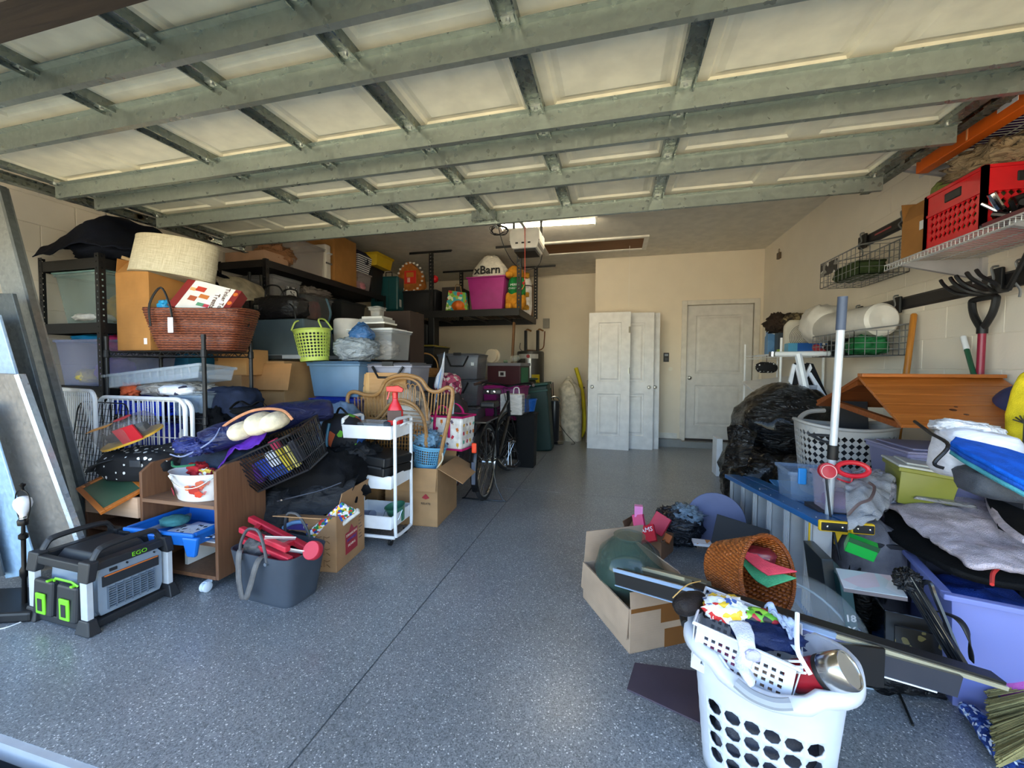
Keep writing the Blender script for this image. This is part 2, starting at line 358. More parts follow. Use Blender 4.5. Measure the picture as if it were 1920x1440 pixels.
# exterior wall above the opening and the jambs
M().box(-9, 7, .6, .69, 2.11, 3.3).box(-9, -3.75, .6, .78, 0, 2.11).box(1.75, 7, .6, .78, 0, 2.11).build('wall_front', mat('d9d3c6', 'plain', .9), kind='structure')
M().box(-3.75, 1.75, .69, .775, 2.09, 2.4).build('trim_2', mat('3a3026', 'wood', .7, hex2='241c15'), kind='structure')
M().box(-9, 7, -.5, YF-.1, 3.25, 3.35).build('soffit', mat('f2efe6', 'plain', .8), kind='structure')
M().box(-.2, .985, YB-.11, YB, 0, .115).box(.985, XR, YB-.11, YB, 0, .09).build('baseboard_back', mat('8d8f8e', 'plain', .6), kind='structure')
M().box(-.33, .93, YB-.014, YB, .115, .2).build('baseboard_upper', mat('e4dfd4', 'plain', .5), kind='structure')
DW = mat('ded9d0', 'plain', .45)
def door_face(mm, w, h, th, panels, y=0):
    # two-panel moulded slab: front skin at y with stepped recesses
    xs = sorted({0, w, *[p[0] for p in panels], *[p[1] for p in panels]}); zs = sorted({0, h, *[p[2] for p in panels], *[p[3] for p in panels]})
    for i in range(len(xs)-1):
        for j in range(len(zs)-1):
            a, b, c, d = xs[i], xs[i+1], zs[j], zs[j+1]
            if any(p[0] <= a and b <= p[1] and p[2] <= c and d <= p[3] for p in panels): continue
            mm.add([(a, y, c), (b, y, c), (b, y, d), (a, y, d)], [(0, 1, 2, 3)])
    for (a, b, c, d) in panels:
        prev = None
        for ins, dy in ((0, 0), (.01, .012), (.026, .012), (.052, .001)):
            q = [(a+ins, y+dy, c+ins), (b-ins, y+dy, c+ins), (b-ins, y+dy, d-ins), (a+ins, y+dy, d-ins)]
            if prev: mm.add(prev+q, [(k, (k+1) % 4, 4+(k+1) % 4, 4+k) for k in range(4)])
            prev = q
        mm.add(prev, [(0, 1, 2, 3)])
    mm.add([(0, y, 0), (w, y, 0), (w, y, h), (0, y, h), (0, y+th, 0), (w, y+th, 0), (w, y+th, h), (0, y+th, h)], [(1, 0, 4, 5), (2, 1, 5, 6), (3, 2, 6, 7), (0, 3, 7, 4), (5, 4, 7, 6)])
    return mm
def knob(name, parent, x, y, z, m, s=1):
    return M(Matrix.Translation((x, y, z)) @ Matrix.Rotation(PI/2, 4, 'X')).lathe([(.03*s, 0), (.03*s, .006*s), (.011*s, .012*s), (.011*s, .03*s), (.024*s, .036*s), (.028*s, .05*s), (.022*s, .064*s), (0, .067*s)], 16).build(name, m, parent, smooth=1)
NICK = mat('8f8a80', 'plain', .3, 1)
d1 = door_face(M(), .905, 2.03, .04, [(.13, .775, 1.0, 1.88), (.13, .775, .2, .82)]).build('door_1', mat('d7d3cc', 'plain', .5), kind='structure'); d1.location = (1.045, YB+.03, .125)
knob('door_handle', d1, .05, 0, .93, NICK)
M().box(1.045, 1.95, YB+.01, YB+.1, .09, .122).build('threshold', mat('39302a', 'plain', .6), kind='structure')
M().box(.98, 2.03, YB+.1, YB+.15, 0, 2.2).build('light_leak_backing', W_CREAM, kind='structure')  # added backing, no real wall: blocks sky light leaking in beside the door
cs = M()
for (a, b, c, d) in ((.965, 1.04, .09, 2.23), (1.957, 2.03, .09, 2.23), (1.04, 1.957, 2.16, 2.23)):
    cs.box(a, b, YB-.018, YB+.03, c, d)
cs.build('trim_3', mat('dcd5c8', 'plain', .5), kind='structure', bevel=.005)
# attic hatch in the ceiling
hx0, hx1, hy0, hy1 = -1.07, .40, 5.63, 6.25
ht = M()
for (a, b, c, d) in ((hx0, hx1, hy0, hy0+.06), (hx0, hx1, hy1-.06, hy1), (hx0, hx0+.06, hy0+.06, hy1-.06), (hx1-.06, hx1, hy0+.06, hy1-.06)): ht.box(a, b, c, d, ZC-.022, ZC)
e = T('attic_hatch', 'brown attic hatch with white trim in the ceiling', 'hatch', ((hx0+hx1)/2, (hy0+hy1)/2, ZC-.03))
ht.T = Matrix(); o = ht.build('trim_frame', mat('ebe6da', 'plain', .5), None); o.location = o.location-e.location; o.parent = e
M().box(-.675, .675, -.25, .25, .022, .029).build('hatch_panel', mat('8a5c33', 'wood', .7, hex2='75491f'), e)
M().tube([(.5, .1, .02), (.5, .1, -.84)], .0022, 4).build('pull_cord', mat('eeeae0', 'plain'), e)
# ceiling tube light (lit)
e = T('ceiling_light', 'lit white fluorescent batten on the ceiling behind the opener', 'light', (-.79, 4.72, 2.86), rz=R(4)); e.scale = (.9, 1, 1)
M().prism([(-.06, .08), (.06, .08), (.06, .05), (.03, .02), (-.03, .02), (-.06, .05)], -.62, .62, 'x').build('fixture_body', mat('f4f0e4', 'plain', .4), e)
M().tube([(-.6, 0, 0), (.6, 0, 0)], .019, 12).build('tube_lamp', mat('fff3d6', 'flat', emit=22), e)
M().box(-.625, -.6, -.055, .055, -.03, .08).build('end_cap', mat('f4f0e4', 'plain', .4), e)
M().box(.6, .625, -.055, .055, -.03, .08).build('end_cap', mat('f4f0e4', 'plain', .4), e)

# ------------------------------------------------------------------ garage door, raised
TL = .01537
gd = T('garage_door', 'white raised garage door with galvanised steel struts under the ceiling', 'garage door', (-.95, .8, 2.325), rot=(TL, 0, 0))
PAN = mat('f1ead2', 'plain', .6); GALV = mat('9fa79f', 'galv', .36, .7); GALD = mat('8f9690', 'galv', .3, .8)
def section_mesh():
    mm = M(); W, H, n = 4.88, .527, 8; pw = W/n; pans = []
    for i in range(n): pans.append((i*pw+.065, (i+1)*pw-.065, .075, H-.075))
    door_face(mm, W, H, .035, pans); return mm
Tm = Matrix.Translation((-2.44, 0, 0)) @ Matrix(((1, 0, 0, 0), (0, 0, 1, 0), (0, 1, 0, 0), (0, 0, 0, 1)))
ys = [.02+.534*k for k in range(4)]
s0 = None
for k in range(4):
    mm = section_mesh(); mm.T = Matrix(); mm.v = [Tm @ v for v in mm.v]; mm.f = [f[::-1] for f in mm.f]
    if s0 is None: s0 = mm.build('door_section', PAN, gd)
    else: s0_ = part(s0, 'door_section', gd)
    sec = s0 if k == 0 else s0_
    sec.location = (0, ys[k], 0)
    st = None
    for i in range(5):
        x = (-1.205, -.6, .005, .6, 1.2)[i]
        if st is None: st = M().box(-.028, .028, .004, .523, -.022, -.001).box(-.034, -.028, .004, .523, -.04, 0).box(.028, .034, .004, .523, -.04, 0).build('stile', GALD, sec); st.location = (x, 0, 0); s_first = st
        else: part(s_first, 'stile', sec, (x, 0, 0))
    for x in (-2.41, 2.41): M().box(x-.03, x+.03, .004, .523, -.028, -.001).build('end_stile', GALD, sec)
strut_prof = [(-.028, 0), (-.03, -.0015), (0, -.0015), (0, -.078), (.02, -.078), (.02, -.07), (.022, -.07), (.022, -.0805), (-.003, -.0805), (-.003, -.004), (-.028, -.004)]
strut0 = None; bolt0 = None
for Y in (1.085, 1.325, 1.79, 1.985, 2.365, 2.9):
    if strut0 is None: strut0 = M().prism(strut_prof, -2.46, 2.46, 'x').build('strut', GALV, gd); s_ = strut0
    else: s_ = part(strut0, 'strut', gd)
    s_.location = (0, Y-.8, -.022)
    for x in (-1.205, -.6, .005, .6, 1.2, -2.4, 2.4):
        if bolt0 is None:
            bolt0 = M().box(-.022, .022, -.05, -.02, -.004, .012).lathe([(.008, -.014), (.008, -.002), (.012, -.002), (.012, .002)], 8, (0, -.035, 0)).build('hinge_bracket', mat('c9cbc6', 'galv', .25, .9), s_); bolt0.location = (x, 0, -.002)
        else: part(bolt0, 'hinge_bracket', s_, (x, 0, -.002))
M().box(-.09, .09, -.06, .06, -.09, -.02).tube([(0, 0, -.05), (0, .3, -.03)], .012).build('opener_arm_plate', GALD, gd).location = (.0, 2.1, 0)
def track(name, x, sgn, label, z=2.30):
    e = T(name, label, 'track', (x, 1.9, z), rot=(TL, 0, 0))
    c = [(0, 0), (.052, 0), (.052, .004), (.004, .004), (.004, .05), (.02, .06), (.02, .064), (0, .054)]
    M().prism([(p[0]*sgn, p[1]-.02) for p in c], -1.05, 1.33, 'y').build('channel', GALD, e)
    M().prism([(p[0]*sgn, p[1]) for p in ((.0, .07), (.035, .07), (.035, .073), (.003, .073), (.003, .11), (0, .11))], -1.05, 1.3, 'y').build('support_angle', GALV, e)
    for y in (-.3, 1.2): M().box(-.015, .015, y-.0015+.0, y+.0015, .07, .62-TL*y).box(-.015+0, .015, y-.02, y+.02, .6-TL*y, .63-TL*y).build('ceiling_hanger', GALV, e)
    for y in (.02, .42, .97):
        M().box(-.005, .02*sgn if sgn > 0 else .005, y-.03, y+.03, -.02, .03).tube([(-.0*sgn, y, .02), (-.09*sgn, y, .02)], .006, 6).tube([(.004*sgn, y, .02), (.02*sgn, y, .02)], .02, 10).build('roller', NICK, e)
    return e
track('door_track', -3.53, 1, 'galvanised steel door track along the left ceiling edge')
track('door_track', 1.605, -1, 'galvanised steel door track along the right ceiling edge', 2.355)
# opener
e = T('door_opener', 'white garage door opener hanging from the ceiling with a red pull cord', 'opener', (-1.0, 4.55, 2.44))
wht = mat('e6e2d8', 'plain', .4)
M().prism([(-.14, .08), (.14, .08), (.17, .16), (.17, .27), (.14, .3), (-.14, .3), (-.17, .27), (-.17, .16)], -.13, .2, 'y').build('motor_cover', wht, e, bevel=.01)
M().hexa([(-.15, -.12, .1), (.15, -.12, .1), (.15, .19, .1), (-.15, .19, .1), (-.17, -.13, .165), (.17, -.13, .165), (.17, .2, .165), (-.17, .2, .165)]).build('light_housing', mat('6e6b68', 'plain', .5), e)
M().box(-.12, .12, -.1, .17, .05, .1).build('lower_grille', mat('1e1d1d', 'plain', .5), e)
for i in range(3): M().box(-.1+i*.07, -.07+i*.07, -.136, -.128, .13, .145).build('button', mat('222222'), e)
M().box(-.018, .018, -1.75, -.05, .3, .33).build('rail', GALV, e)
for x in (-.16, .16):
    M().box(x-.014, x+.014, .03, .034, .25, .5).box(x-.014, x+.014, .0, .06, .48, .5).build('hanger_bracket', mat('4a4a48', 'galv', .5, .6), e)
M().tube(smooth_path([(.01, -.15, .3), (.015, -.155, .0), (.012, -.15, -.3), (-.02, -.15, -.38)]), .0045, 5).build('pull_cord', mat('d8503c', 'plain'), e)
M().lathe([(.0, -.0), (.014, .01), (.014, .03), (0, .04)], 8, (.0, -.15, -.33)).build('cord_handle', mat('b3261c', 'plain'), e)
pc = []
random.seed(3)
for k in range(60): pc.append((-.27+.09*math.cos(k*.6)+random.uniform(-.02, .02), -.2+.03*math.sin(k*.9), .27+.05*math.sin(k*.6)+random.uniform(-.01, .01)))
M().tube(smooth_path(pc, 3), .004, 5).build('coiled_cable', mat('171717', 'plain', .5), e)
M().tube(smooth_path([(-.27, -.3, .38), (-.2, -.3, .1), (-.1, -.2, -.1), (.0, .0, -.13), (.12, .1, -.06), (.16, .1, .05)]), .005, 5).build('cable', mat('171717', 'plain', .5), e)
# ------------------------------------------------------------------ shared kinds of thing
CARD = mat('b98a5a', 'card', .85); CARD_D = mat('a9753a', 'card', .85); CARD_G = mat('b09880', 'card', .85); CARD_IN = mat('a5835c', 'card', .9)
BLACKM = mat('0e0e10', 'plain', .5); BLACKP = mat('0e0e10', 'plain', .5); TAPE = mat('b07f42', 'plain', .25)
WHITEP = mat('eef0f2', 'plain', .35); WHITEM = mat('f4f5f6', 'plain', .3); STEEL = mat('b5b8ba', 'plain', .25, 1); CHROME = mat('d8dadc', 'plain', .1, 1)
BLK_F = mat('0c0d10', 'fabric', .9)
def clear(h, a=.35, r=.25): return mat(h, 'clear', r, alpha=round(min(1, a*.58), 3))   # walls have two faces
def carton(label, loc, rz, w, d, h, flaps=(), m=None, closed=False, group=None, tape=None, rot=None, name='cardboard_box'):
    m = m or CARD; e = T(name, label, 'box', loc, rz, group, rot=rot); t = .005; b = M()
    b.box(-w/2, w/2, -d/2, d/2, 0, t); b.box(-w/2, w/2, -d/2, -d/2+t, t, h); b.box(-w/2, w/2, d/2-t, d/2, t, h)
    b.box(-w/2, -w/2+t, -d/2+t, d/2-t, t, h); b.box(w/2-t, w/2, -d/2+t, d/2-t, t, h)
    b.build('box_body', m, e, bevel=.002)
    if closed:
        M().box(-w/2, w/2, -d/2, -.001, h, h+.004).build('flap', m, e); M().box(-w/2, w/2, .001, d/2, h, h+.004).build('flap', m, e)
        M().box(-w/2-.001, w/2+.001, -.025, .025, h+.004, h+.0055).box(-w/2-.0015, -w/2, -.025, .025, h-.07, h+.005).build('tape', TAPE, e)
    for sd, ang, ln in flaps:          # ang 0 = standing straight up, 90 = folded flat outward
        a = R(ang); mm = M(); W = (w if sd in 'fb' else d)/2-.004
        pr = [(-W, 0, 0), (W, 0, 0), (W, .004, 0), (-W, .004, 0), (-W, 0, ln), (W, 0, ln), (W, .004, ln), (-W, .004, ln)]
        mm.hexa(pr); o = mm.build('flap', m, e)
        o.location, o.rotation_euler = {'f': ((0, -d/2, h), (a, 0, 0)), 'b': ((0, d/2, h), (a, 0, PI)), 'l': ((-w/2, 0, h), (a, 0, -PI/2)), 'r': ((w/2, 0, h), (a, 0, PI/2))}[sd]
    return e
def tote(label, loc, rz, w, d, h, bm, lm=None, taper=.88, handle=None, group=None, name='storage_bin', rot=None, rim=.012, ribs=0, cat='bin', th=.004):
    e = T(name, label, cat, loc, rz, group, rot=rot); b = M()
    def ring(k, z, o=0): return [((-w/2*k-o), (-d/2*k-o), z), ((w/2*k+o), (-d/2*k-o), z), ((w/2*k+o), (d/2*k+o), z), ((-w/2*k-o), (d/2*k+o), z)]
    q = ring(taper, 0)+ring(1, h); b.add(q, [(3, 2, 1, 0)]+[(i, (i+1) % 4, 4+(i+1) % 4, 4+i) for i in range(4)])
    o = b.build('bin_body', bm, e, bevel=.02, solid=th, smooth=1)
    r = M()
    for (a, c, dd, f) in ((-w/2-rim, w/2+rim, -d/2-rim, -d/2), (-w/2-rim, w/2+rim, d/2, d/2+rim), (-w/2-rim, -w/2, -d/2, d/2), (w/2, w/2+rim, -d/2, d/2)): r.box(a, c, dd, f, h-.018, h+.002)
    r.build('bin_rim', bm if not isinstance(bm, list) else bm[0], e, bevel=.004)
    if ribs:
        for i in range(ribs):
            x = -w/2*.8+w*.8*i/(ribs-1)
            M().hexa([(x-.006, -d/2*taper-.006, .01), (x+.006, -d/2*taper-.006, .01), (x+.006, -d/2*taper, .01), (x-.006, -d/2*taper, .01), (x-.006, -d/2-.006, h-.02), (x+.006, -d/2-.006, h-.02), (x+.006, -d/2, h-.02), (x-.006, -d/2, h-.02)]).build('rib', bm, e)
    if lm:
        l = M(); l.box(-w/2-rim-.006, w/2+rim+.006, -d/2-rim-.006, d/2+rim+.006, h+.0025, h+.014); l.box(-w/2+.02, w/2-.02, -d/2+.02, d/2-.02, h+.014, h+.024)
        l.build('lid', lm, e, bevel=.005)
    if handle:
        for sx in (-1, 1):
            M().tube([(sx*(w/2+.016), -.09, h-.03), (sx*(w/2+.03), -.06, h-.11), (sx*(w/2+.03), .06, h-.11), (sx*(w/2+.016), .09, h-.03)], .008, 6).build('handle', handle, e)
    return e
def latch_bin(label, loc, rz, w, d, h, bm, group=None):      # clear bin with a grey lid and black swing latches on its ends
    e = tote(label, loc, rz, w, d, h, bm, mat('5a5a60', 'plain', .5), .9, group=group)
    for s in (-1, 1):
        M().box(-.05, .05, s*(d/2+.016), s*(d/2+.024), h-.005, h+.03).build('latch', BLACKP, e)
    M().tube([(-.14, -d/2-.02, h-.01), (-.08, -d/2-.03, h*.55), (.08, -d/2-.03, h*.55), (.14, -d/2-.02, h-.01)], .011, 6).build('handle', BLACKP, e)
    return e
def shelving(label, x0, x1, y0, y1, zt, levels, name='shelving_unit', lower=0.0):
    e = T(name, label, 'shelving', ((x0+x1)/2, (y0+y1)/2, 0)); w = (x1-x0)/2; d = (y1-y0)/2; P = {}
    for sx in (-1, 1):
        for sy in (-1, 1):
            mm = M(); n = int(zt/.04)
            mm.grid(lambda u, v: (sx*w-sx*.038*u, sy*d, v*zt), 1, n, hole=lambda i, j: True, hs=.32)
            mm.grid(lambda u, v: (sx*w, sy*d-sy*.038*u, v*zt), 1, n, hole=lambda i, j: True, hs=.32)
            mm.build('post', BLACKM, e, solid=.002)
    for z in levels:
        b = M()
        for sy in (-1, 1): b.box(-w+.003, w-.003, sy*d-.012*(sy > 0)+.002*(sy < 0), sy*d+.012*(sy < 0)-.002*(sy > 0), z-.07, z)
        for sx in (-1, 1): b.box(sx*w-.012*(sx > 0)+.002*(sx < 0), sx*w+.012*(sx < 0)-.002*(sx > 0), -d+.01, d-.01, z-.07, z)
        b.build('shelf_beam', BLACKM, e)
        M().box(-w+.012, w-.012, -d+.012, d-.012, z-.022, z-.006).build('shelf', mat('232325', 'plain', .7), e)
    return e
def wire_grid(mm, O_, U, V, nu, nv, r, n=4):
    O_, U, V = Vector(O_), Vector(U), Vector(V)
    for i in range(nu+1): mm.tube([O_+U*i/nu, O_+U*i/nu+V], r, n, caps=False)
    for j in range(nv+1): mm.tube([O_+V*j/nv, O_+V*j/nv+U], r, n, caps=False)
    return mm
def wire_rack(label, x0, x1, y0, y1, zt, levels, m=BLACKM, name='wire_shelving', cat='shelving'):
    e = T(name, label, cat, ((x0+x1)/2, (y0+y1)/2, 0)); w = (x1-x0)/2; d = (y1-y0)/2
    for sx in (-1, 1):
        for sy in (-1, 1):
            M().tube([(sx*w, sy*d, 0), (sx*w, sy*d, zt)], .0125, 10).tube([(sx*w, sy*d, zt-.03), (sx*w, sy*d, zt)], .0145, 10).build('post', m, e)
            M().lathe([(.012, 0), (.018, .006), (.018, .012), (.0126, .02)], 10, (sx*w, sy*d, 0)).build('foot', m, e)
    for z in levels:
        b = M()
        for sy in (-1, 1):
            b.tube([(-w, sy*d, z), (w, sy*d, z)], .004, 5); b.tube([(-w, sy*d, z-.03), (w, sy*d, z-.03)], .004, 5)
            k = 24; b.tube([(-w+2*w*i/k, sy*d, z-.03*(i % 2)) for i in range(k+1)], .0025, 4)
        for sx in (-1, 1):
            b.tube([(sx*w, -d, z), (sx*w, d, z)], .004, 5); b.tube([(sx*w, -d, z-.03), (sx*w, d, z-.03)], .004, 5)
            k = 10; b.tube([(sx*w, -d+2*d*i/k, z-.03*(i % 2)) for i in range(k+1)], .0025, 4)
            for sy in (-1, 1): b.lathe([(.0127, -.04), (.019, -.036), (.017, .01), (.0127, .012)], 10, (sx*w, sy*d, z))
        b.build('shelf_frame', m, e)
        g_ = M()
        for i in range(int(2*w/.026)): g_.tube([(-w+.013+i*.026, -d, z+.003), (-w+.013+i*.026, d, z+.003)], .0016, 4, caps=False)
        for j in (-.5, 0, .5): g_.tube([(-w, d*j, z), (w, d*j, z)], .003, 4, caps=False)
        g_.build('wire_shelf', m, e)
    return e

# ------------------------------------------------------------------ left: metal and boards leaning in the front corner
def lean(label, a, b, w, t, m, name, cat, prof=None, group=None, nrm=(0, -1, 0)):
    a, b = Vector(a), Vector(b); z = (b-a).normalized(); y = Vector(nrm)-z*Vector(nrm).dot(z); y.normalize(); x = y.cross(z); L_ = (b-a).length
    e = T(name, label, cat, a, group=group); e.rotation_euler = Matrix((x, y, z)).transposed().to_euler()
    return e, L_
GSTEEL = mat('8d9397', 'galv', .35, .7)
def channel(label, a, b, w, lip, m, name='steel_channel', cat='steel profile', nrm=(0, -1, 0)):
    e, L_ = lean(label, a, b, w, 0, m, name, cat, nrm=nrm)
    M().box(-w/2, w/2, -.002, .0, 0, L_).build('web', m, e)
    M().box(-w/2, -w/2+.002, 0, lip, 0, L_).build('flange', m, e); M().box(w/2-.002, w/2, 0, lip, 0, L_).build('flange', m, e)
    return e
def corr_panel(label, a, b, w, m, nrm, name='storm_panel'):
    e, L_ = lean(label, a, b, w, 0, m, name, 'metal panel', nrm=nrm); pts = []; k = 4
    for i in range(k):
        x = -w/2+w*i/k; q = w/k; pts += [(x, 0), (x+q*.2, .035), (x+q*.5, .035), (x+q*.7, 0)]
    pts.append((w/2, 0)); mm = M(); n = len(pts)
    mm.add([(p[0], p[1], 0) for p in pts]+[(p[0], p[1], L_) for p in pts], [(i, i+1, n+i+1, n+i) for i in range(n-1)]); mm.build('corrugated_sheet', m, e, solid=.0015); return e
P1 = PY(150, 1010, 1.75); P1.z = .02
def LP(px, py, y): return PY(px, py, y)
def plank(label, pl, y0, y1, m, th=.03, name='metal_sheet', cat='metal panel', edge=None):
    # pl: outline as surveyed corners bottom-left, bottom-right, top-right, top-left; bottom stands at y0, top leans to y1
    q = [PY(*pl[0], y0), PY(*pl[1], y0), PY(*pl[2], y1), PY(*pl[3], y1)]
    dz = -min(q[0].z, q[1].z); mm = M(); n = (q[1]-q[0]).cross(q[3]-q[0]).normalized()*th
    mm.hexa([q[0], q[1], q[1]-n, q[0]-n, q[3], q[2], q[2]-n, q[3]-n]); o = mm.build(name, m, label=label, cat=cat, bevel=.003)
    if edge:
        em = M(); off = o.location; em.beam(q[1]-off+n*.1, q[2]-off+n*.1, .035, .02).build('bright_edge', edge, o)
    return o
SKY_EDGE = mat('c4d4e2', 'galv', .35, .5)  # blue sky reflection put into the edge colour
plank('long pale steel post leaning in the left corner, nearest the block wall', [(130, 1012), (178, 1005), (4, 350), (-50, 350)], 1.74, 1.66, mat('9ba0a0', 'galv', .4, .5), .03, name='steel_post', cat='steel profile', edge=mat('767c7e', 'galv', .4, .5))
plank('dark grey panel leaning between the pale post and the bright strip', [(95, 1022), (146, 1012), (22, 550), (-30, 550)], 1.64, 1.56, mat('5e6567', 'galv', .5, .4), .02)
plank('steel sheet, sky-blue reflection in its colour, leaning behind the widest sheet', [(70, 1045), (128, 1035), (-4, 590), (-80, 590)], 1.56, 1.47, mat('b4cde6', 'galv', .4, .3), .015)  # reflected sky blue is part of this base colour
plank('brushed steel sheet with blue-white sky reflection coloured on its edge, widest leaning sheet in the left corner', [(62, 1075), (165, 1052), (38, 702), (-40, 698)], 1.46, 1.36, mat('918b84', 'galv', .45, .4), .012, edge=SKY_EDGE)
plank('steel strip, sky-blue reflection in its colour, leaning left of the widest sheet', [(10, 1085), (72, 1075), (-25, 760), (-90, 760)], 1.38, 1.30, mat('a9cbea', 'galv', .4, .3), .01)  # the strip's sky reflection is carried by its colour
plank('dark steel strip leaning at the far left behind the bare bulb lamp', [(-40, 1085), (6, 1080), (-60, 800), (-130, 800)], 1.34, 1.26, mat('55595c', 'galv', .4, .5), .01)
pl_ = PZ(10, 1100, 0)
e = T('curved_panel', 'white framed curved panel edge at the far left beside the generator', 'frame', PZ(-60, 1085, 0))
M().tube(arc((0, 0, .35), .35, -60, 100, 18, 'yz', .42), .018, 8).build('curved_rim', mat('e9e2d4', 'plain', .4), e)
e.rotation_euler = (0, R(-12), R(25))

# bare lamp with bulb and harp
lb = PY(42, 1040, 1.27)
e = T('table_lamp', 'black stick lamp with bare white bulb and harp beside the generator', 'lamp', (lb.x, lb.y, 0), rot=(0, R(2), 0), sc=.86)
BRZ = mat('1d1a19', 'plain', .35, .6)
M().lathe([(.0, 0), (.075, 0), (.078, .012), (.07, .022), (.03, .035), (.014, .05)], 24).build('base', BRZ, e, smooth=1)
M().lathe([(.012, .05), (.010, .2), (.018, .22), (.018, .25), (.01, .27), (.010, .42), (.02, .43), (.02, .45), (.009, .46), (.008, .50)], 12).build('pole', BRZ, e, smooth=1)
M().lathe([(.01, .50), (.022, .505), (.024, .53), (.018, .54)], 14).build('socket', BRZ, e, smooth=1)
bb = M().lathe([(.013, .535), (.014, .56), (.018, .57), (.034, .605), (.038, .625), (.034, .648), (.02, .662), (0, .667)], 18).build('bulb', mat('f2f2f4', 'plain', .3), e, smooth=1)
M().lathe([(.0145, .536), (.0155, .54), (.0145, .545), (.0155, .55), (.0145, .556)], 14).build('screw_base', STEEL, e)
M().tube(smooth_path([(-.026, 0, .525), (-.045, 0, .56), (-.062, 0, .62), (-.05, 0, .68), (0, 0, .70), (.05, 0, .68), (.062, 0, .62), (.045, 0, .56), (.026, 0, .525)], 4), .003, 6).build('harp', BRZ, e)
M().lathe([(.008, .70), (.006, .715), (.014, .727), (.014, .735), (0, .742)], 10).build('finial', BRZ, e, smooth=1)

# ------------------------------------------------------------------ generator
ga = PZ(160, 1197, 0); gl = PZ(42, 1165, 0); gr = PZ(300, 1128, 0)
ux = (gr-ga); GW = .38; ux.z = 0; ang = math.atan2(ux.y, ux.x); GD = .44
ctr = ga+Vector((math.cos(ang), math.sin(ang), 0))*GW/2+Vector((-math.sin(ang), math.cos(ang), 0))*GD/2
e = T('power_station', 'grey and black portable power generator with lime green battery packs', 'generator', (ctr.x, ctr.y, 0), ang); e.scale = (.57, 1.12, .80)
GK = mat('26272a', 'plain', .5); GG = mat('8b97a4', 'plain', .45); LIME = mat('7fd428', 'plain', .4); ALU = mat('d9dde0', 'plain', .3, .2)
M().hexa([(-.24, -.14, .05), (.25, -.14, .05), (.25, .14, .05), (-.24, .14, .05), (-.22, -.12, .33), (.23, -.12, .33), (.23, .12, .33), (-.22, .12, .33)]).build('body', GG, e, bevel=.012)
fp = M().prism([(-.2, .06), (.22, .06), (.245, .1), (.245, .3), (.2, .34), (-.19, .34), (-.215, .3), (-.215, .09)], -.165, -.135).build('front_panel', GG, e, bevel=.004)
lv = M()
for j in range(9): lv.box(-.155, .17, -.174, -.165, .09+j*.014, .097+j*.014)
for i in range(7): lv.box(-.16+i*.055, -.155+i*.055, -.176, -.165, .085, .215)
lv.build('vent_grille', mat('66727f', 'plain', .5), e)
M().prism([(-.19, .225), (.21, .225), (.21, .285), (-.19, .285)], -.172, -.16).build('control_recess', mat('2c2f33', 'plain', .4), e)
M().box(-.18, .2, -.176, -.17, .282, .288).build('orange_trim', mat('d9762f', 'plain', .4), e)
M().box(-.14, -.09, -.1705, -.165, .3, .317).build('carry_slot', GK, e)
for sy in (-1, 1):
    y = sy*.16; M().beam((-.29, y, .03), (.29, y, .03), .04, .045).build('bottom_bar', GK, e, bevel=.008); M().beam((-.27, y, .36), (.27, y, .36), .045, .05).build('top_bar', GK, e, bevel=.008)
    M().tube(smooth_path([(-.25, y, .36), (-.22, y, .42), (-.15, y, .455), (.15, y, .455), (.22, y, .42), (.25, y, .36)], 4), .017, 8).build('handle', GK, e)
for sx in (-1, 1): M().beam((sx*.28, -.17, .03), (sx*.28, .17, .03), .04, .045).build('bottom_bar', GK, e, bevel=.008); M().beam((sx*.27, -.17, .36), (sx*.27, .17, .36), .05, .05).build('top_bar', GK, e, bevel=.008)
for sx in (-1, 1):
    for sy in (-1, 1):
        M().box(sx*.285-.022, sx*.285+.022, sy*.165-.02, sy*.165+.02, .07, .3).build('frame_post', ALU, e, bevel=.004)
        M().hexa([(sx*.29-.045, sy*.17-.045, 0), (sx*.29+.045, sy*.17-.045, 0), (sx*.29+.045, sy*.17+.045, 0), (sx*.29-.045, sy*.17+.045, 0), (sx*.285-.03, sy*.165-.03, .08), (sx*.285+.03, sy*.165-.03, .08), (sx*.285+.03, sy*.165+.03, .08), (sx*.285-.03, sy*.165+.03, .08)]).build('corner_foot', GK, e, bevel=.008)
        M().hexa([(sx*.285-.03, sy*.165-.03, .29), (sx*.285+.03, sy*.165-.03, .29), (sx*.285+.03, sy*.165+.03, .29), (sx*.285-.03, sy*.165+.03, .29), (sx*.26-.035, sy*.16-.035, .4), (sx*.26+.035, sy*.16-.035, .4), (sx*.26+.035, sy*.16+.035, .4), (sx*.26-.035, sy*.16+.035, .4)]).build('corner_cap', GK, e, bevel=.008)
M().hexa([(-.2, -.13, .33), (.2, -.13, .33), (.2, .13, .33), (-.2, .13, .33), (-.16, -.1, .40), (.16, -.1, .40), (.16, .1, .40), (-.16, .1, .40)]).build('top_cover', GK, e, bevel=.01)
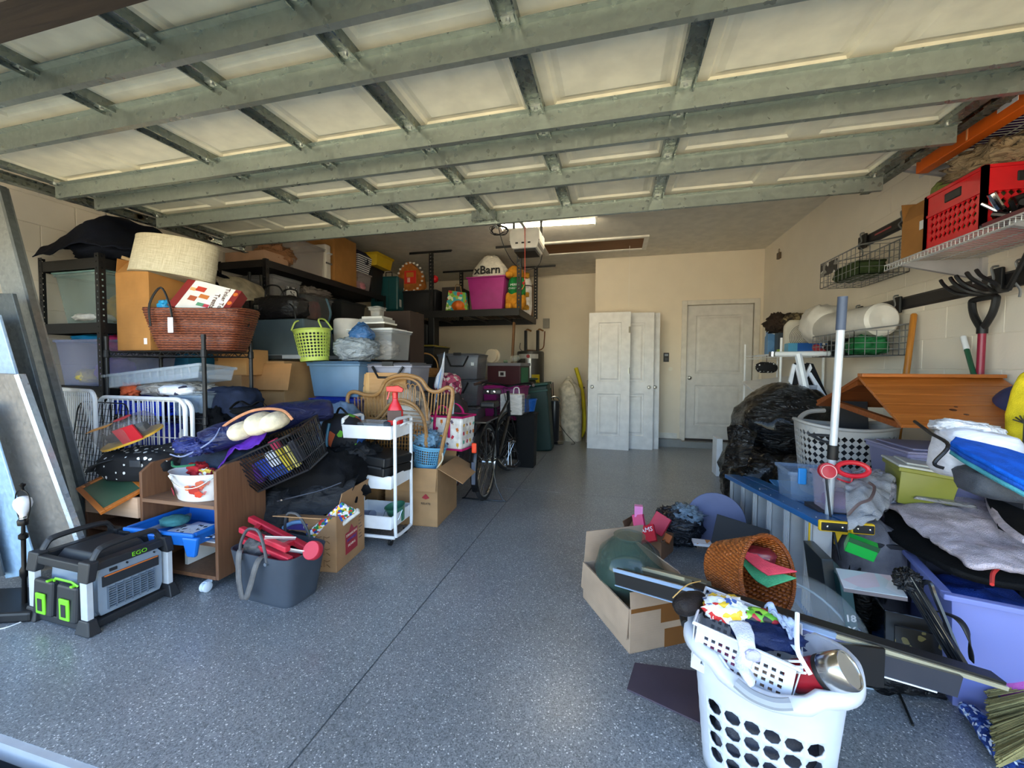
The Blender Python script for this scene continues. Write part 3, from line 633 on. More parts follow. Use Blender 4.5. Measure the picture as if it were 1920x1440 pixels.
for sx in (-1, 1):
    for k, yy in enumerate((-.075, .075)):
        M().hexa([(sx*.24-.03, yy-.062, .055), (sx*.335-.0, yy-.062, .055), (sx*.335, yy+.062, .055), (sx*.24-.03, yy+.062, .055), (sx*.24-.03, yy-.062, .26), (sx*.32, yy-.062, .26), (sx*.32, yy+.062, .26), (sx*.24-.03, yy+.062, .26)]).build('battery_pack', GK, e, bevel=.014)
        M().box(sx*.328, sx*.341, yy-.03, yy+.03, .07, .19).box(sx*.29, sx*.33, yy-.045, yy-.03, .258, .27).build('green_clip', LIME, e, bevel=.004)
        M().box(min(sx*.341, sx*.344), max(sx*.341, sx*.344), yy-.014, yy+.014, .09, .16).build('battery_label', GK, e)
    M().tube([(sx*.3, -.13, .262), (sx*.31, -.1, .285), (sx*.31, .0, .285), (sx*.3, .02, .262)], .007, 6).build('green_latch', LIME, e)
text('EGO', .035, LIME, e, (.05, -.187, .36), (R(90), 0, 0), sx=1.6)
for x in (-.02, .18): M().tube([(x, -.165, .315), (x, -.172, .315)], .006, 10).build('socket', GK, e)
e2 = T('laptop_case', 'flat black case lying on the floor left of the generator', 'case', PZ(-10, 1160, 0), R(20))
M().box(-.3, .2, -.05, .2, 0, .05).build('shell', BLACKP, e2, bevel=.012); M().tube([(-.05, -.05, .025), (-.05, -.09, .03), (.05, -.09, .03), (.05, -.05, .025)], .007, 6).build('handle', BLACKP, e2)
M().tube(smooth_path([PZ(-30, 1185, .004), PZ(10, 1177, .004), PZ(40, 1166, .004)]), .003, 5).build('white_cable', WHITEP, label='thin white cable on the floor beside the generator', cat='cable')

# ------------------------------------------------------------------ brown open cabinet on castors
WAL = mat('7d573d', 'wood', .5, hex2='6a4731', bump=1); WALE = mat('8d6a50', 'wood', .5, hex2='765540')
cx0, cx1, cy0, cy1 = -3.02, -2.03, 1.66, 1.97
e = T('open_cabinet', 'walnut brown open storage cabinet on white castors with one drawer', 'cabinet', (cx0, cy0, 0))
Wc = cx1-cx0; D = cy1-cy0; t = .019; xd = .44
def side_panel(x, zf, zb, nm='side_panel'): M().prism([(0, .055), (D, .055), (D, zb), (.06, zb-.015), (0, zf)], x, x+t, 'x').build(nm, WAL, e, bevel=.003)
side_panel(0, .5, .52); side_panel(xd, .60, .66, 'divider'); side_panel(Wc-t, .64, .68)
M().box(t, Wc-t, 0, D, .055, .075).build('bottom_board', WAL, e)
M().box(xd+t, Wc-t, 0, D, .435, .455).build('shelf', WALE, e)
M().box(xd+t, Wc-t, .0, D-.01, .235, .255).build('shelf', WALE, e); M().box(t, xd, .0, D-.01, .24, .255).build('shelf', WAL, e)
M().box(t, Wc-t, D-.006, D, .075, .5).build('back_board', WAL, e)
M().box(xd+t+.02, Wc-t-.0, .0, D-.02, .256, .262).build('white_liner', mat('d8d8dc'), e)
dr_ = M().box(t+.004, xd-.004, -.008, .008, .34, .455).build('drawer', mat('d8b495', 'wood', .5, hex2='cfa888'), e)
M().box(t+.01, xd-.01, .008, .26, .345, .352).box(t+.01, t+.02, .008, .26, .345, .43).box(xd-.02, xd-.01, .008, .26, .345, .43).build('drawer_tray', WAL, dr_)
M().box(.50, .53, -.1, .25, .24, .30).box(.40, .43, -.1, .25, .24, .30).build('grey_runner', mat('9a9ba3'), e, bevel=.01)
for x, y in ((Wc-.06, -.01), (Wc-.06, D-.04), (.06, .03), (.06, D-.04)):
    c = M().box(x-.012, x+.012, y-.015, y+.015, .04, .055).box(x-.003, x+.003, y-.03, y+.01, .02, .05).build('castor', mat('b8cadb'), e)
    for s in (-1, 1): M(Matrix.Translation((x+s*.011, y-.012, .026)) @ Matrix.Rotation(PI/2, 4, 'Y')).lathe([(0, -.008), (.02, -.008), (.026, -.004), (.026, .004), (.02, .008), (0, .008)], 18).build('wheel', mat('dce6ee'), c, smooth=1)
M().box(cx0+.68, cx0+.70, cy0+.06, cy0+.28, .077, .235).build('white_board', mat('d5d3d0'), label='pale white board standing inside the cabinet bottom shelf', cat='board')
for k in range(4): M().box(cx1-.23+k*.022, cx1-.215+k*.022, cy0+.2, cy0+.27, .077, .19+.0*k).build('paperback', mat('e8e8ea'), label='white paperback upright on the cabinet bottom shelf', cat='book', group='white books on cabinet bottom')
# blue tray with papers
tb = Vector((cx0+.72, cy0+.07, .262))
e = T('blue_tray', 'bright blue plastic tray with legs sticking out of the cabinet shelf', 'tray', tb, R(3)); BLU = mat('1769c4', 'plain', .4)
b = M(); w, d = .19, .15
b.add([(-w, -d, .0), (w, -d, .0), (w, d, .0), (-w, d, .0), (-w-.02, -d-.02, .075), (w+.02, -d-.02, .075), (w+.02, d+.02, .075), (-w-.02, d+.02, .075)], [(3, 2, 1, 0)]+[(i, (i+1) % 4, 4+(i+1) % 4, 4+i) for i in range(4)]); b.build('tray', BLU, e, solid=.004, bevel=.01)
M().box(-w-.035, w+.035, -d-.035, -d-.018, .06, .08).box(w+.015, w+.035, -d-.018, d+.03, .06, .08).box(-w-.035, -w-.015, -d-.018, d+.03, .06, .08).build('rim', BLU, e, bevel=.006)
for x in (-.02, .2): M().hexa([(x-.025, -d-.03, -.045), (x+.025, -d-.03, -.045), (x+.025, -d-.005, -.045), (x-.025, -d-.005, -.045), (x-.05, -d-.035, .06), (x+.05, -d-.035, .06), (x+.05, -d-.005, .06), (x-.05, -d-.005, .06)]).build('leg', BLU, e, bevel=.01)
for i, (a, h_) in enumerate(((R(10), 'e9e6ee'), (R(-6), 'ded8ea'), (R(25), 'f2f2f2'))):
    m = mat(h_, 'multi', .7, hex2='f2f2f5,e8e6f0,f2f2f5,efeff3,3a3d45,eeeef2', scale=2) if i == 2 else mat(h_, 'plain', .7)
    M(Matrix.Translation((.02+.04*i, -.02, 0)) @ Matrix.Rotation(a, 4, 'Z')).box(-.14, .14, -.1, .1, .01+.006*i, .013+.006*i).build('paper', m, None, label=('paper sheet in the blue tray, bottom one', 'lilac paper sheet in the blue tray', 'printed sheet with dark figures on top of the blue tray')[i], cat='paper').location += tb
blob('green_cloth', mat('4f8a86', 'fabric', .9), tb+Vector((-.12, .0, .03)), (.14, .12, .05), 'small teal cloth lying in the blue tray', 'cloth', seed=4)
# white flower basket
fb = Vector((cx0+xd+.33, cy0+.105, .456))
e = T('flower_basket', 'white oval tin basket printed with red flowers on the cabinet shelf', 'basket', fb, R(4), sc=1.22)
M().lathe([(0, 0), (.085, 0), (.09, .004), (.118, .125), (.122, .128), (.117, .122), (.088, .008), (0, .006)], 32, sx=1.25, sy=.85).build('tin', mat('f1efee', 'plain', .35), e, smooth=1)
for k, (a, z, s_, h_) in enumerate(((-70, .06, .022, 'b5322a'), (-122, .045, .02, 'a8263a'), (-58, .085, .02, 'd0664a'), (-80, .07, .014, 'e07a4c'), (-62, .04, .016, 'd8452c'))):
    r_ = .1+z*.22; x, y = r_*1.25*math.cos(R(a)), r_*.85*math.sin(R(a)); f = M(Matrix.Translation((x*1.01, y*1.02, z)) @ Matrix.Rotation(R(a)+PI/2, 4, 'Z') @ Matrix.Rotation(R(102), 4, 'X'))
    for p in range(5):
        t_ = 2*PI*p/5; f.lathe([(0, 0), (s_*.55, 0), (s_*.5, .001), (0, .0012)], 8, (s_*.5*math.cos(t_), s_*.5*math.sin(t_), 0))
    for p in range(3): f.box(s_*.9+p*.004, s_*1.6+p*.003, -.002+p*.006, .001+p*.006, 0, .0008)
    f.build('printed_flower', mat(h_, 'plain', .5), e)
M().tube(smooth_path([(-.06, -.098, .12), (-.04, -.11, .1), (.02, -.115, .075), (.08, -.1, .08), (.12, -.06, .115)]), .0022, 5).build('wire_handle', STEEL, e)
M().tube([(-.065, -.1, .122), (-.045, -.107, .112)], .006, 8).build('handle_lug', WHITEP, e)
blob('red_scarf', mat('b52a30', 'fabric', .8), fb+Vector((-.05, .02, .12)), (.11, .1, .07), 'crumpled red cloth in the flower basket', 'cloth', seed=8, amp=.3)
blob('toy_scraps', mat('e8b93a', 'multi', .6, hex2='e8c24a,b3262c,f4ece0,a02040', scale=2), fb+Vector((.05, -.01, .125)), (.08, .06, .045), 'small yellow and red scraps in the flower basket', 'cloth', seed=9, amp=.3)
# tilted chalkboard frame on left of cabinet
e = T('picture_frame', 'orange wooden picture frame with green panel lying tilted on the cabinet', 'frame', (cx0+.20, cy0+.02, .475), rot=(R(26), R(10), R(-16)))
ow = mat('c6732c', 'wood', .4, hex2='ad5d1e')
for (a, b_, c, d_) in ((-.2, .2, -.11, -.085), (-.2, .2, .085, .11), (-.2, -.175, -.085, .085), (.175, .2, -.085, .085)): M().box(a, b_, c, d_, 0, .018).build('frame_side', ow, e, bevel=.002)
M().box(-.176, .176, -.086, .086, .003, .009).build('green_panel', mat('3c5c48', 'plain', .35), e)
# ------------------------------------------------------------------ on and behind the cabinet
e = T('patterned_bag', 'black bag with small white prints on top of the cabinet, left end', 'bag', (cx0+.22, cy0+.20, .52), R(8))
DOTS = mat('17171a', 'dots', .8, hex2='f2f0ec', scale=1.6)
mm = M(); blob_mesh(mm, (0, 0, 0), (.50, .34, .20), seed=11, amp=.10, pw=3.2, flat=.3, n=48); mm.build('bag_body', DOTS, e, smooth=2)
mm = M(); blob_mesh(mm, (.17, .08, .06), (.28, .26, .16), seed=12, amp=.12, pw=3, flat=.3); mm.build('bag_lid', DOTS, e, smooth=2)
strap('grey_strap', mat('4b4f55', 'fabric', .8), [(-.30, -.1, .03), (-.18, -.16, .09), (-.05, -.17, .13)], .035, e)
M().box(.06, .13, -.17, -.162, .09, .13).build('buckle', mat('3b3d42'), e, bevel=.006)
mp = PY(250, 822, 1.78)
e = T('clear_gift_pack', 'clear domed plastic pack with red and gold printed card inside', 'package', mp, rot=(R(24), R(-18), R(12)), sc=1.05)
M().lathe([(0, 0), (.15, 0), (.155, .09), (.13, .12), (0, .125)], 32, sx=1.1, sy=.62, pw=2.4).build('clear_shell', clear('7d7672', .45, .1), e, smooth=1)
M().lathe([(.151, .0), (.156, .0), (.156, .012), (.151, .012)], 32, sx=1.1, sy=.62, pw=2.4).build('gold_rim', mat('d2a23a', 'plain', .3), e)
M().box(.02, .14, -.088, -.080, .012, .1).build('red_card', mat('c02630', 'plain', .4), e)
M().lathe([(0, .127), (.05, .127), (.05, .129), (0, .129)], 20, (.02, .01, 0), sy=.6).build('red_badge', mat('c8303a', 'plain', .4), e)
M().box(-.13, .0, -.07, -.03, .1265, .129).build('amber_label', mat('c9862e', 'plain', .4), e)
M().lathe([(0, .0), (.11, .0), (.11, .03), (0, .035)], 24, (0, 0, .03), sx=1.1, sy=.6).build('dark_insert', mat('33353b'), e)
# folded navy chair cushion / tarp roll / bags above the cabinet
blob('navy_duffel', mat('273246', 'fabric', .9), (cx0+.73, cy0+.27, .456), (.50, .26, .30), 'dark blue quilted duffel bag on the cabinet behind the flower basket', 'bag', seed=21, amp=.06, pw=3.4, flat=.15)
tp = [PY(378, 832, 1.75), PY(455, 806, 1.9), PY(530, 780, 2.1), PY(615, 768, 2.35)]
e = T('blue_tarp', 'rolled glossy navy blue tarpaulin with silver seam on the pile', 'tarp')
TARP = mat('20264f', 'crinkle', .3, bump=.5)
def oval_tube(mm, pts, rw, rh, n=20):
    vs = []; fs = []
    for i, p in enumerate(pts):
        d = (pts[min(i+1, len(pts)-1)]-pts[max(i-1, 0)]).normalized(); s_ = d.cross(Vector((0, 0, 1))).normalized(); u_ = s_.cross(d)
        for j in range(n):
            t_ = 2*PI*j/n; k = 1+.12*noise.noise(Vector((i*.35, math.cos(t_)*1.5, math.sin(t_)*1.5))); vs.append(p+s_*math.cos(t_)*rw[i]*k+u_*math.sin(t_)*rh[i]*k)
    for i in range(len(pts)-1):
        for j in range(n): fs.append((i*n+j, i*n+(j+1) % n, (i+1)*n+(j+1) % n, (i+1)*n+j))
    fs += [list(range(n))[::-1], list(range((len(pts)-1)*n, len(pts)*n))]; return mm.add(vs, fs)
sp = smooth_path(tp, 6); n_ = len(sp); mm = M()
oval_tube(mm, sp, [.09+.05*math.sin(PI*i/(n_-1)) for i in range(n_)], [.055+.03*math.sin(PI*min(1, (i+3)/(n_+6))) for i in range(n_)]); mm.build('roll', TARP, e, smooth=2)
f0 = tp[0]; mm = M(); blob_mesh(mm, f0+Vector((-.0, -.03, -.05)), (.24, .16, .09), seed=31, amp=.2, ridge=.35, n=48, rot=R(-10)); mm.build('crumpled_end', mat('2a3678', 'crinkle', .2, bump=.8), e, smooth=2)
M().tube(smooth_path([f0+Vector((-.12, -.08, -.05)), f0+Vector((.02, -.11, -.045)), f0+Vector((.14, -.06, .03)), f0+Vector((.11, .02, .09))]), .004, 5).build('silver_seam', mat('8a94b8', 'plain', .3), e)
M().tube(smooth_path([f0+Vector((-.08, -.1, -.085)), f0+Vector((-.02, -.13, -.1)), f0+Vector((.08, -.1, -.09))]), .006, 6).build('green_cord', mat('1f6a48', 'plain'), e)
# black bags right of rack post
q = PY(400, 800, 2.12); blob('black_tote_bag', BLK_F, (q.x, q.y, .62), (.30, .24, .30), 'black fabric bag standing left behind the blue tarp', 'bag', seed=33, amp=.15, ridge=.3)
q = PY(430, 745, 2.2); blob('navy_bag', mat('20283c', 'fabric', .85), (q.x, q.y+.02, .82), (.42, .22, .26), 'navy fabric bag with black top on the wire rack', 'bag', seed=35, amp=.12, pw=3.2, flat=.2)
q = PY(350, 735, 2.12); blob('white_print_pouch', mat('f0f0f4', 'multi', .7, hex2='f0f0f4,efeff4,ffffff,e9e9f2,3a3a50', scale=.6), (q.x, q.y-.06, 1.0), (.26, .12, .07), 'white pouch with dark scribbles lying on the blue crate', 'pouch', seed=36, amp=.1)
q = PY(470, 772, 2.15); e = T('strapped_bag', 'black strapped bag lying folded between the rack posts and tarp', 'bag', (q.x, q.y, .88), R(10))
mm = M(); blob_mesh(mm, (0, 0, 0), (.26, .12, .05), seed=38, amp=.2); mm.build('pad', BLK_F, e, smooth=2)
strap('strap', BLK_F, [(-.12, -.02, .04), (-.05, -.03, .09), (.02, -.02, .06), (.09, -.03, .09), (.13, 0, .04)], .03, e)
# white wire drying racks, folded, standing by the wall
def wire_gate(label, a, b, zt, zb, m, n, r=.006, fr=.013, name='wire_gate', cat='wire rack', grid=0, tilt=0):
    a, b = Vector(a), Vector(b); d = (b-a); L_ = d.length; e = T(name, label, cat, (a.x, a.y, zb), math.atan2(d.y, d.x), rot=None)
    e.rotation_euler = (tilt, 0, math.atan2(d.y, d.x)); H = zt-zb
    pts = [(0, 0, 0), (0, 0, H-.07)]+[p for p in arc((.07, 0, H-.07), .07, 180, 90, 5)]+[p for p in arc((L_-.07, 0, H-.07), .07, 90, 0, 5)]+[(L_, 0, H-.07), (L_, 0, 0)]
    M().tube(pts, fr, 8, closed=True).build('frame', m, e)
    w = M()
    for i in range(1, n): w.tube([(L_*i/n, 0, .0), (L_*i/n, 0, H-.01)], r, 4, caps=False)
    for z in ([H*.45] if not grid else [H*k/grid for k in range(1, grid)]): w.tube([(0, .003, z), (L_, .003, z)], r*.8, 4, caps=False)
    w.build('wires', m, e); return e
g1a = PY(195, 840, 1.98); g1b = PY(355, 840, 1.98)
wire_gate('white wire gate with rounded corners standing in front of the black rack', (g1a.x, 1.96, 0), (g1b.x, 1.96, 0), .985, .53, WHITEM, 17, .0035)
wire_gate('second white wire gate, directly behind the first one', (g1a.x+.04, 1.982, 0), (g1b.x+.03, 1.982, 0), .975, .53, WHITEM, 15, .0035)
g2a = PY(82, 740, 1.9); g2b = PY(192, 740, 1.9)
wire_gate('white wire gate turned sideways beside the leaning metal sheets', (g2a.x, 1.98, 0), (g2b.x, 1.86, 0), 1.03, .2, WHITEM, 18, .004)
g3a = PY(120, 740, 1.84); g3b = PY(232, 800, 1.84)
wire_gate('black wire grid panel leaning on the white gate', (g3a.x, 1.84, 0), (g3b.x, 1.80, 0), .96, .45, mat('1b1b1d', 'plain', .4, .4), 16, .0022, .004, name='wire_mesh_gate', grid=12, tilt=R(-8))
# black shelving unit 1 with bins
shelving('tall black steel shelving unit by the left wall, nearest the door', -4.0, -3.40, 1.99, 3.15, 1.96, (1.93, 1.49, 1.05, .35))
CLR = clear('b9c4c4', .5, .35)
tote('large clear bin of soft toys on the near shelving unit, top level', (-3.7, 2.3, 1.49), 0, .48, .5, .36, clear('a9bdb6', .55, .3), mat('8fb4b2', 'plain', .4), .84)
blob('yellow_toy', mat('d9a93c', 'fabric'), (-3.58, 2.25, 1.515), (.16, .2, .2), 'orange and yellow soft toy inside the top clear bin', 'toy', seed=41, amp=.3)
blob('white_cloth', mat('e8e6e2', 'fabric'), (-3.72, 2.2, 1.51), (.3, .3, .07), 'folded white cloth at the bottom of the top clear bin', 'cloth', seed=42)
tote('clear lilac bin of plush toys on the near shelving unit, middle level', (-3.7, 2.28, 1.05), 0, .5, .48, .33, clear('a7aed0', .5, .3), None, .88)
PK = mat('e23a84', 'fabric'); 
blob('pink_blanket', PK, (-3.57, 2.2, 1.3), (.2, .2, .12), 'bright pink blanket at the bin top', 'cloth', seed=43, amp=.2)
blob('blue_fleece', mat('1682b8', 'fabric'), (-3.74, 2.26, 1.36), (.42, .4, .07), 'turquoise blue fleece bulging over the lilac bin', 'cloth', seed=44, amp=.15)
blob('purple_plush', mat('9a80c8', 'fabric'), (-3.62, 2.2, 1.07), (.2, .2, .18), 'purple plush toy inside the lilac bin', 'toy', seed=45, amp=.2)
blob('yellow_plush', mat('d9c66a', 'fabric'), (-3.76, 2.12, 1.07), (.14, .12, .1), 'pale yellow plush toy inside the lilac bin', 'toy', seed=46, amp=.2)
tote('dark bin low on the near shelving unit', (-3.7, 2.3, .35), 0, .5, .5, .36, mat('30353c'), mat('24282e'))
tote('clear bin further back on top level of near shelving', (-3.7, 2.85, 1.49), 0, .48, .45, .34, clear('a9bdb6', .6, .3), mat('8fb4b2', 'plain', .4), .84)
tote('blue lidded bin at the back of near shelving, middle level', (-3.7, 2.85, 1.05), 0, .48, .48, .3, mat('2f7fae'), mat('2a6f9c'))
e = T('dark_blanket_pile', 'heap of dark navy fabric on top of the near shelving', 'fabric', (-3.58, 2.35, 1.93))
sheet('fabric_fold', mat('0d1220', 'fabric', .95), [[(-.36, -.42, .03), (-.12, -.42, .06), (.12, -.42, .08), (.38, -.36, .02)], [(-.42, -.25, .12), (-.1, -.2, .36), (.12, -.2, .22), (.4, -.1, .08)], [(-.36, .1, .13), (-.1, .15, .34), (.14, .15, .24), (.4, .2, .1)], [(-.3, .4, .02), (-.1, .4, .1), (.14, .42, .08), (.36, .45, .02)]], parent=e, amp=.05, seed=2)
mm = M(); blob_mesh(mm, (0, 0, 0), (.58, .7, .16), seed=50, amp=.12); mm.build('fabric_base', mat('0c111d', 'fabric', .95), e, smooth=2)
for i, (a, b_) in enumerate((((228, 482), (285, 500)), ((222, 463), (275, 488)), ((218, 456), (270, 470)))):
    p, q = PY(*a, 2.1), PY(*b_, 2.25); M().tube([p, q, q+(q-p)*.6], [.012, .014, .014], 8).build('wooden_stake', mat('dcb98c', 'wood', .6), label=('pale wooden stake end, lowest of three by the lampshade', 'pale wooden stake end, middle of three by the lampshade', 'pale wooden stake end, topmost of three by the lampshade')[i], cat='stick')
# black wire rack with its load
rx0, rx1, ry0, ry1 = -3.37, -2.52, 2.0, 2.34
wire_rack('low black wire rack standing right of the near shelving unit', rx0, rx1, ry0, ry1, 1.395, (1.29, .86, .42))
bx = (PY(196, 640, 2.03).x+PY(262, 640, 2.03).x)/2
e = carton('tall brown cardboard box with open top on the wire rack', (-3.155, 2.17, 1.30), R(-4), .34, .28, .53, (('f', -35, .12), ('l', -10, .1), ('b', -30, .1)), CARD_D)
M().box(.11, .14, -.1425, -.1405, .04, .08).build('label_sticker', WHITEP, e)
blob('blue_wrapper', mat('2aa2d8', 'plain', .4), (-2.97, 2.1, 1.54), (.1, .08, .1), 'small blue wrapper sticking up from the copper basket', 'wrapper', seed=55, amp=.3)
# copper woven basket
cb = Vector(((PY(262, 600, 2.03).x+PY(470, 600, 2.2).x)/2+.03, 2.15, 1.30))
e = T('woven_basket', 'large copper brown woven tote basket with black handles on the wire rack', 'basket', cb, R(16), sc=1.06)
WK = mat('8b4a2c', 'wicker', .5, hex2='4a2013', scale=1.6)
def bsk(u, v):
    a = 2*PI*u; c_, s_ = math.cos(a), math.sin(a); q = (abs(c_)**4+abs(s_)**4)**(-.25); k = .72+.28*v**.8
    return Vector((c_*q*.31*k, s_*q*.15*(.8+.2*v), v*.25+.015*abs(c_)**3*v))
def bsk2(u, v):
    p = bsk(u, v); w_ = .004*math.sin(v*2*PI*15)*(1) + .002*math.sin(u*2*PI*60+PI*round(v*15)); r_ = Vector((p.x, p.y, 0)).normalized(); return p+r_*w_
mm = M().grid(bsk2, 120, 60, wrap=True); mm.add([bsk(i/24, 0) for i in range(24)], [list(range(24))[::-1]]); mm.build('woven_body', WK, e, smooth=2, solid=.006)
for s_ in (-1, 1):
    M().tube(smooth_path([(-.20, s_*.157, .14), (-.195, s_*.165, .27), (-.14, s_*.15, .37), (-.08, s_*.165, .27), (-.07, s_*.157, .16)], 5), .006, 6).build('handle', BLACKP, e)
M().box(-.085, -.055, -.175, -.172, .10, .19).build('price_tag', WHITEP, e)
# toy box in basket
e = T('toy_box', 'white and red printed toy box leaning in the copper basket', 'box', cb+Vector((.03, -.06, .23)), rot=(R(-30), R(14), R(12)), sc=1.25)
M().box(-.15, .15, -.03, .03, 0, .19).build('carton', mat('f3ece6', 'plain', .45), e, bevel=.001)
M().box(-.151, -.11, -.0315, .031, -.0005, .19).build('red_border', mat('8c2b2a', 'plain', .45), e); M().box(.118, .151, -.0315, .0315, -.0005, .1905).build('red_border', mat('8c2b2a', 'plain', .45), e)
text('Tinker Totter', .032, mat('5a3320'), e, (.095, -.0325, .095), (PI/2, R(80), 0)); text('Treats', .036, mat('5a3320'), e, (.055, -.0325, .09), (PI/2, R(80), 0))
for (x, z, h_, w_, hh) in ((-.05, .14, 'c8402f', .05, .03), (-.01, .10, 'd07a3a', .05, .025), (-.06, .075, 'b85a3a', .04, .03), (.0, .05, '5f9a78', .04, .02), (-.09, .13, 'e8b070', .03, .02), (.03, .05, 'c23f4e', .03, .02)):
    M().box(x-w_/2, x+w_/2, -.0325, -.0305, z-hh/2, z+hh/2).build('printed_picture', mat(h_), e, bevel=.003)
for z in (.04, .10, .16): M(Matrix.Translation((.134, -.032, z)) @ Matrix.Rotation(PI/2, 4, 'X')).lathe([(0, 0), (.012, 0), (.012, .001), (0, .001)], 12).build('printed_dot', mat('d8702c'), e)
# lampshade
lc = (PY(250, 480, 2.2)+PY(402, 500, 2.3))/2
e = T('lampshade', 'large beige linen drum lampshade lying on the boxes', 'lampshade', (-2.96, 2.14, 1.80), rot=(R(-6), R(7), R(10)), sc=.92)
M().lathe([(.315, 0), (.305, .27), (.301, .27), (.311, 0)], 48, sy=.52).build('shade', mat('d5cbb2', 'linen', .9, hex2='b4a88c'), e, smooth=1)
M().lathe([(.317, -.002), (.317, .01), (.31, .01), (.31, -.002)], 48, sy=.52).lathe([(.307, .262), (.307, .272), (.30, .272), (.30, .262)], 48, sy=.52).build('rim_ring', mat('c9bea2', 'linen', .9, hex2='b4a88c'), e)
wi = M().tube([(-.29, 0, .24), (.29, 0, .24)], .003, 5).tube([(0, -.15, .24), (0, .15, .24)], .003, 5)
wi.build('spider_wire', STEEL, e)
# clear tray boxes and blue crate
e = tote('shallow clear ribbed tray tilted on the wire rack', (-3.0, 2.14, 1.07), R(3), .80, .26, .09, clear('c2ccd4', .5, .25), None, .94, ribs=11, rot=(R(-6), R(-6), R(3)))
e = T('bag_of_ribbon', 'clear bag of white and silver ribbon under the tilted tray', 'bag', (-2.95, 2.16, .985), R(3)); mm = M(); blob_mesh(mm, (0, 0, 0), (.55, .26, .10), seed=60, amp=.15, ridge=.3); mm.build('bag_film', mat('b9b2a8', 'crinkle', .25), e, smooth=2)
blob('orange_flowers', mat('d8643c', 'fabric'), (-3.27, 2.08, .985), (.11, .1, .09), 'orange craft flowers above the blue crate', 'craft', seed=61, amp=.5)
def crate(label, loc, rz, w, d, h, m, nm='milk_crate'):
    e = T(nm, label, 'crate', loc, rz)
    fr = M(); t_ = .012
    for (ax, L_, off) in (('x', w, -d/2), ('x', w, d/2), ('y', d, -w/2), ('y', d, w/2)):
        def mp_(a, z): return (a, off, z) if ax == 'x' else (off, a, z)
        n = max(8, int(L_/.028)); k = 8
        def hole(i, j, n=n, k=k):
            slot = j in (k-2,) and n*.36 < i+.5 < n*.64
            return 1 <= j <= k-4 and 1 <= i <= n-2
        mm = M(); mm.grid(lambda u, v: mp_((u-.5)*L_, v*h), n, k, hole=lambda i, j: hole(i, j), hs=.92, hn=4)
        mm.build('lattice_side', m, e, solid=t_*.6)
        rb = M()
        for z in (.006, h-.006, h*.62): rb.beam(mp_(-L_/2-.004, z), mp_(L_/2+.004, z), .02, .014)
        for s_ in (-1, 1): rb.beam(mp_(s_*L_/2, 0), mp_(s_*L_/2, h), .02, .02, (1, 0, 0))
        rb.build('rib_frame', m, e)
        M().cbox(mp_(0, h*.8), (.11, .014, .05) if ax == 'x' else (.014, .11, .05)).build('hand_hole', mat('1a1a1c'), e, bevel=.01)
    M().box(-w/2, w/2, -d/2, d/2, 0, .006).build('crate_floor', m, e); return e
crate('bright blue plastic milk crate on the wire rack behind the white gates', (-3.12, 2.17, .865), 0, .45, .3, .12, mat('1440d8', 'plain', .4))
tote('small clear lidded box beside the blue crate on the wire rack', (-2.72, 2.16, .865), 0, .26, .24, .14, clear('9fb4c8', .5), clear('b8c8d4', .6))
tote('deep blue bin at the bottom of the black wire rack', (-3.1, 2.17, .43), 0, .44, .28, .36, mat('2a35a8', 'plain', .4), mat('2a35a8', 'plain', .4))
blob('white_print_bag', mat('e6e6ea', 'multi', .7, hex2='f0f0f0,ededf2,2a2c34,f4f4f4', scale=.5), (-2.75, 2.16, .43), (.26, .24, .36), 'white bag with black print on the bottom of the wire rack', 'bag', seed=63, amp=.1, pw=3.5)
# ------------------------------------------------------------------ left: second shelving unit and what is on it
shelving('long black steel shelving unit by the left wall, behind the near one', -3.98, -3.38, 3.33, 5.50, 2.27, (2.26, 1.74, 1.2, .5))
wire_rack('dark wire shelf unit between the two steel shelving units', -3.95, -3.42, 3.18, 3.31, 2.1, (1.95, 1.6, 1.2))
def onshelf(px, py, x=-3.4): p = PX(px, py, x); return p
sheet('beige_cloth', mat('b9ad94', 'fabric', .9), [[(-3.5, 2.72, 1.94), (-3.3, 2.72, 1.95), (-3.2, 2.74, 1.72)], [(-3.5, 2.95, 1.98), (-3.3, 2.95, 2.0), (-3.15, 2.95, 1.78)], [(-3.5, 3.2, 1.94), (-3.3, 3.2, 1.95), (-3.2, 3.2, 1.74)]], 'beige cloth draped over the shelf end right of the lampshade', 'cloth', amp=.02, seed=4)
carton('shallow pinkish cardboard tray on top of the second shelving unit, near end', (-3.66, 3.5, 2.261), 0, .5, .3, .10, (), mat('b58e70', 'card', .85))
FILM = clear('c9b8a8', .45, .15)
tote('clear plastic box of craft supplies on the second unit top', (-3.68, 3.95, 2.261), 0, .54, .5, .33, clear('cfc4bc', .4, .2), clear('d8d0c8', .5), .92)
blob('brown_ribbon', mat('b07a50', 'crinkle', .5), (-3.56, 3.62, 2.27), (.3, .34, .22), 'clear bag of brown ribbon spilling beside the top clear box', 'bag', seed=71, ridge=.5, amp=.3)
e = T('white_suitcase', 'narrow white case standing between the clear box and brown box', 'case', (-3.65, 4.28, 2.262))
M().box(-.24, .24, -.05, .05, 0, .42).build('shell', mat('d9d2c6', 'plain', .4), e, bevel=.02); M().box(.241, .25, -.05, .05, .18, .2).build('zip_band', STEEL, e); M().tube([(.24, -.03, .3), (.27, -.03, .31), (.27, .03, .31), (.24, .03, .3)], .006, 6).build('handle', WHITEP, e)
carton('tall brown cardboard box on top of the second shelving unit', (-3.66, 4.58, 2.262), 0, .54, .44, .58, (), CARD_D, closed=True)
e = T('striped_fabric_bin', 'navy and white striped fabric storage cube on top of clear bin', 'bin', (-3.66, 5.02, 2.50))
STR = mat('1d1f3c', 'stripes', .8, hex2='e8e6e2', scale=1.5)
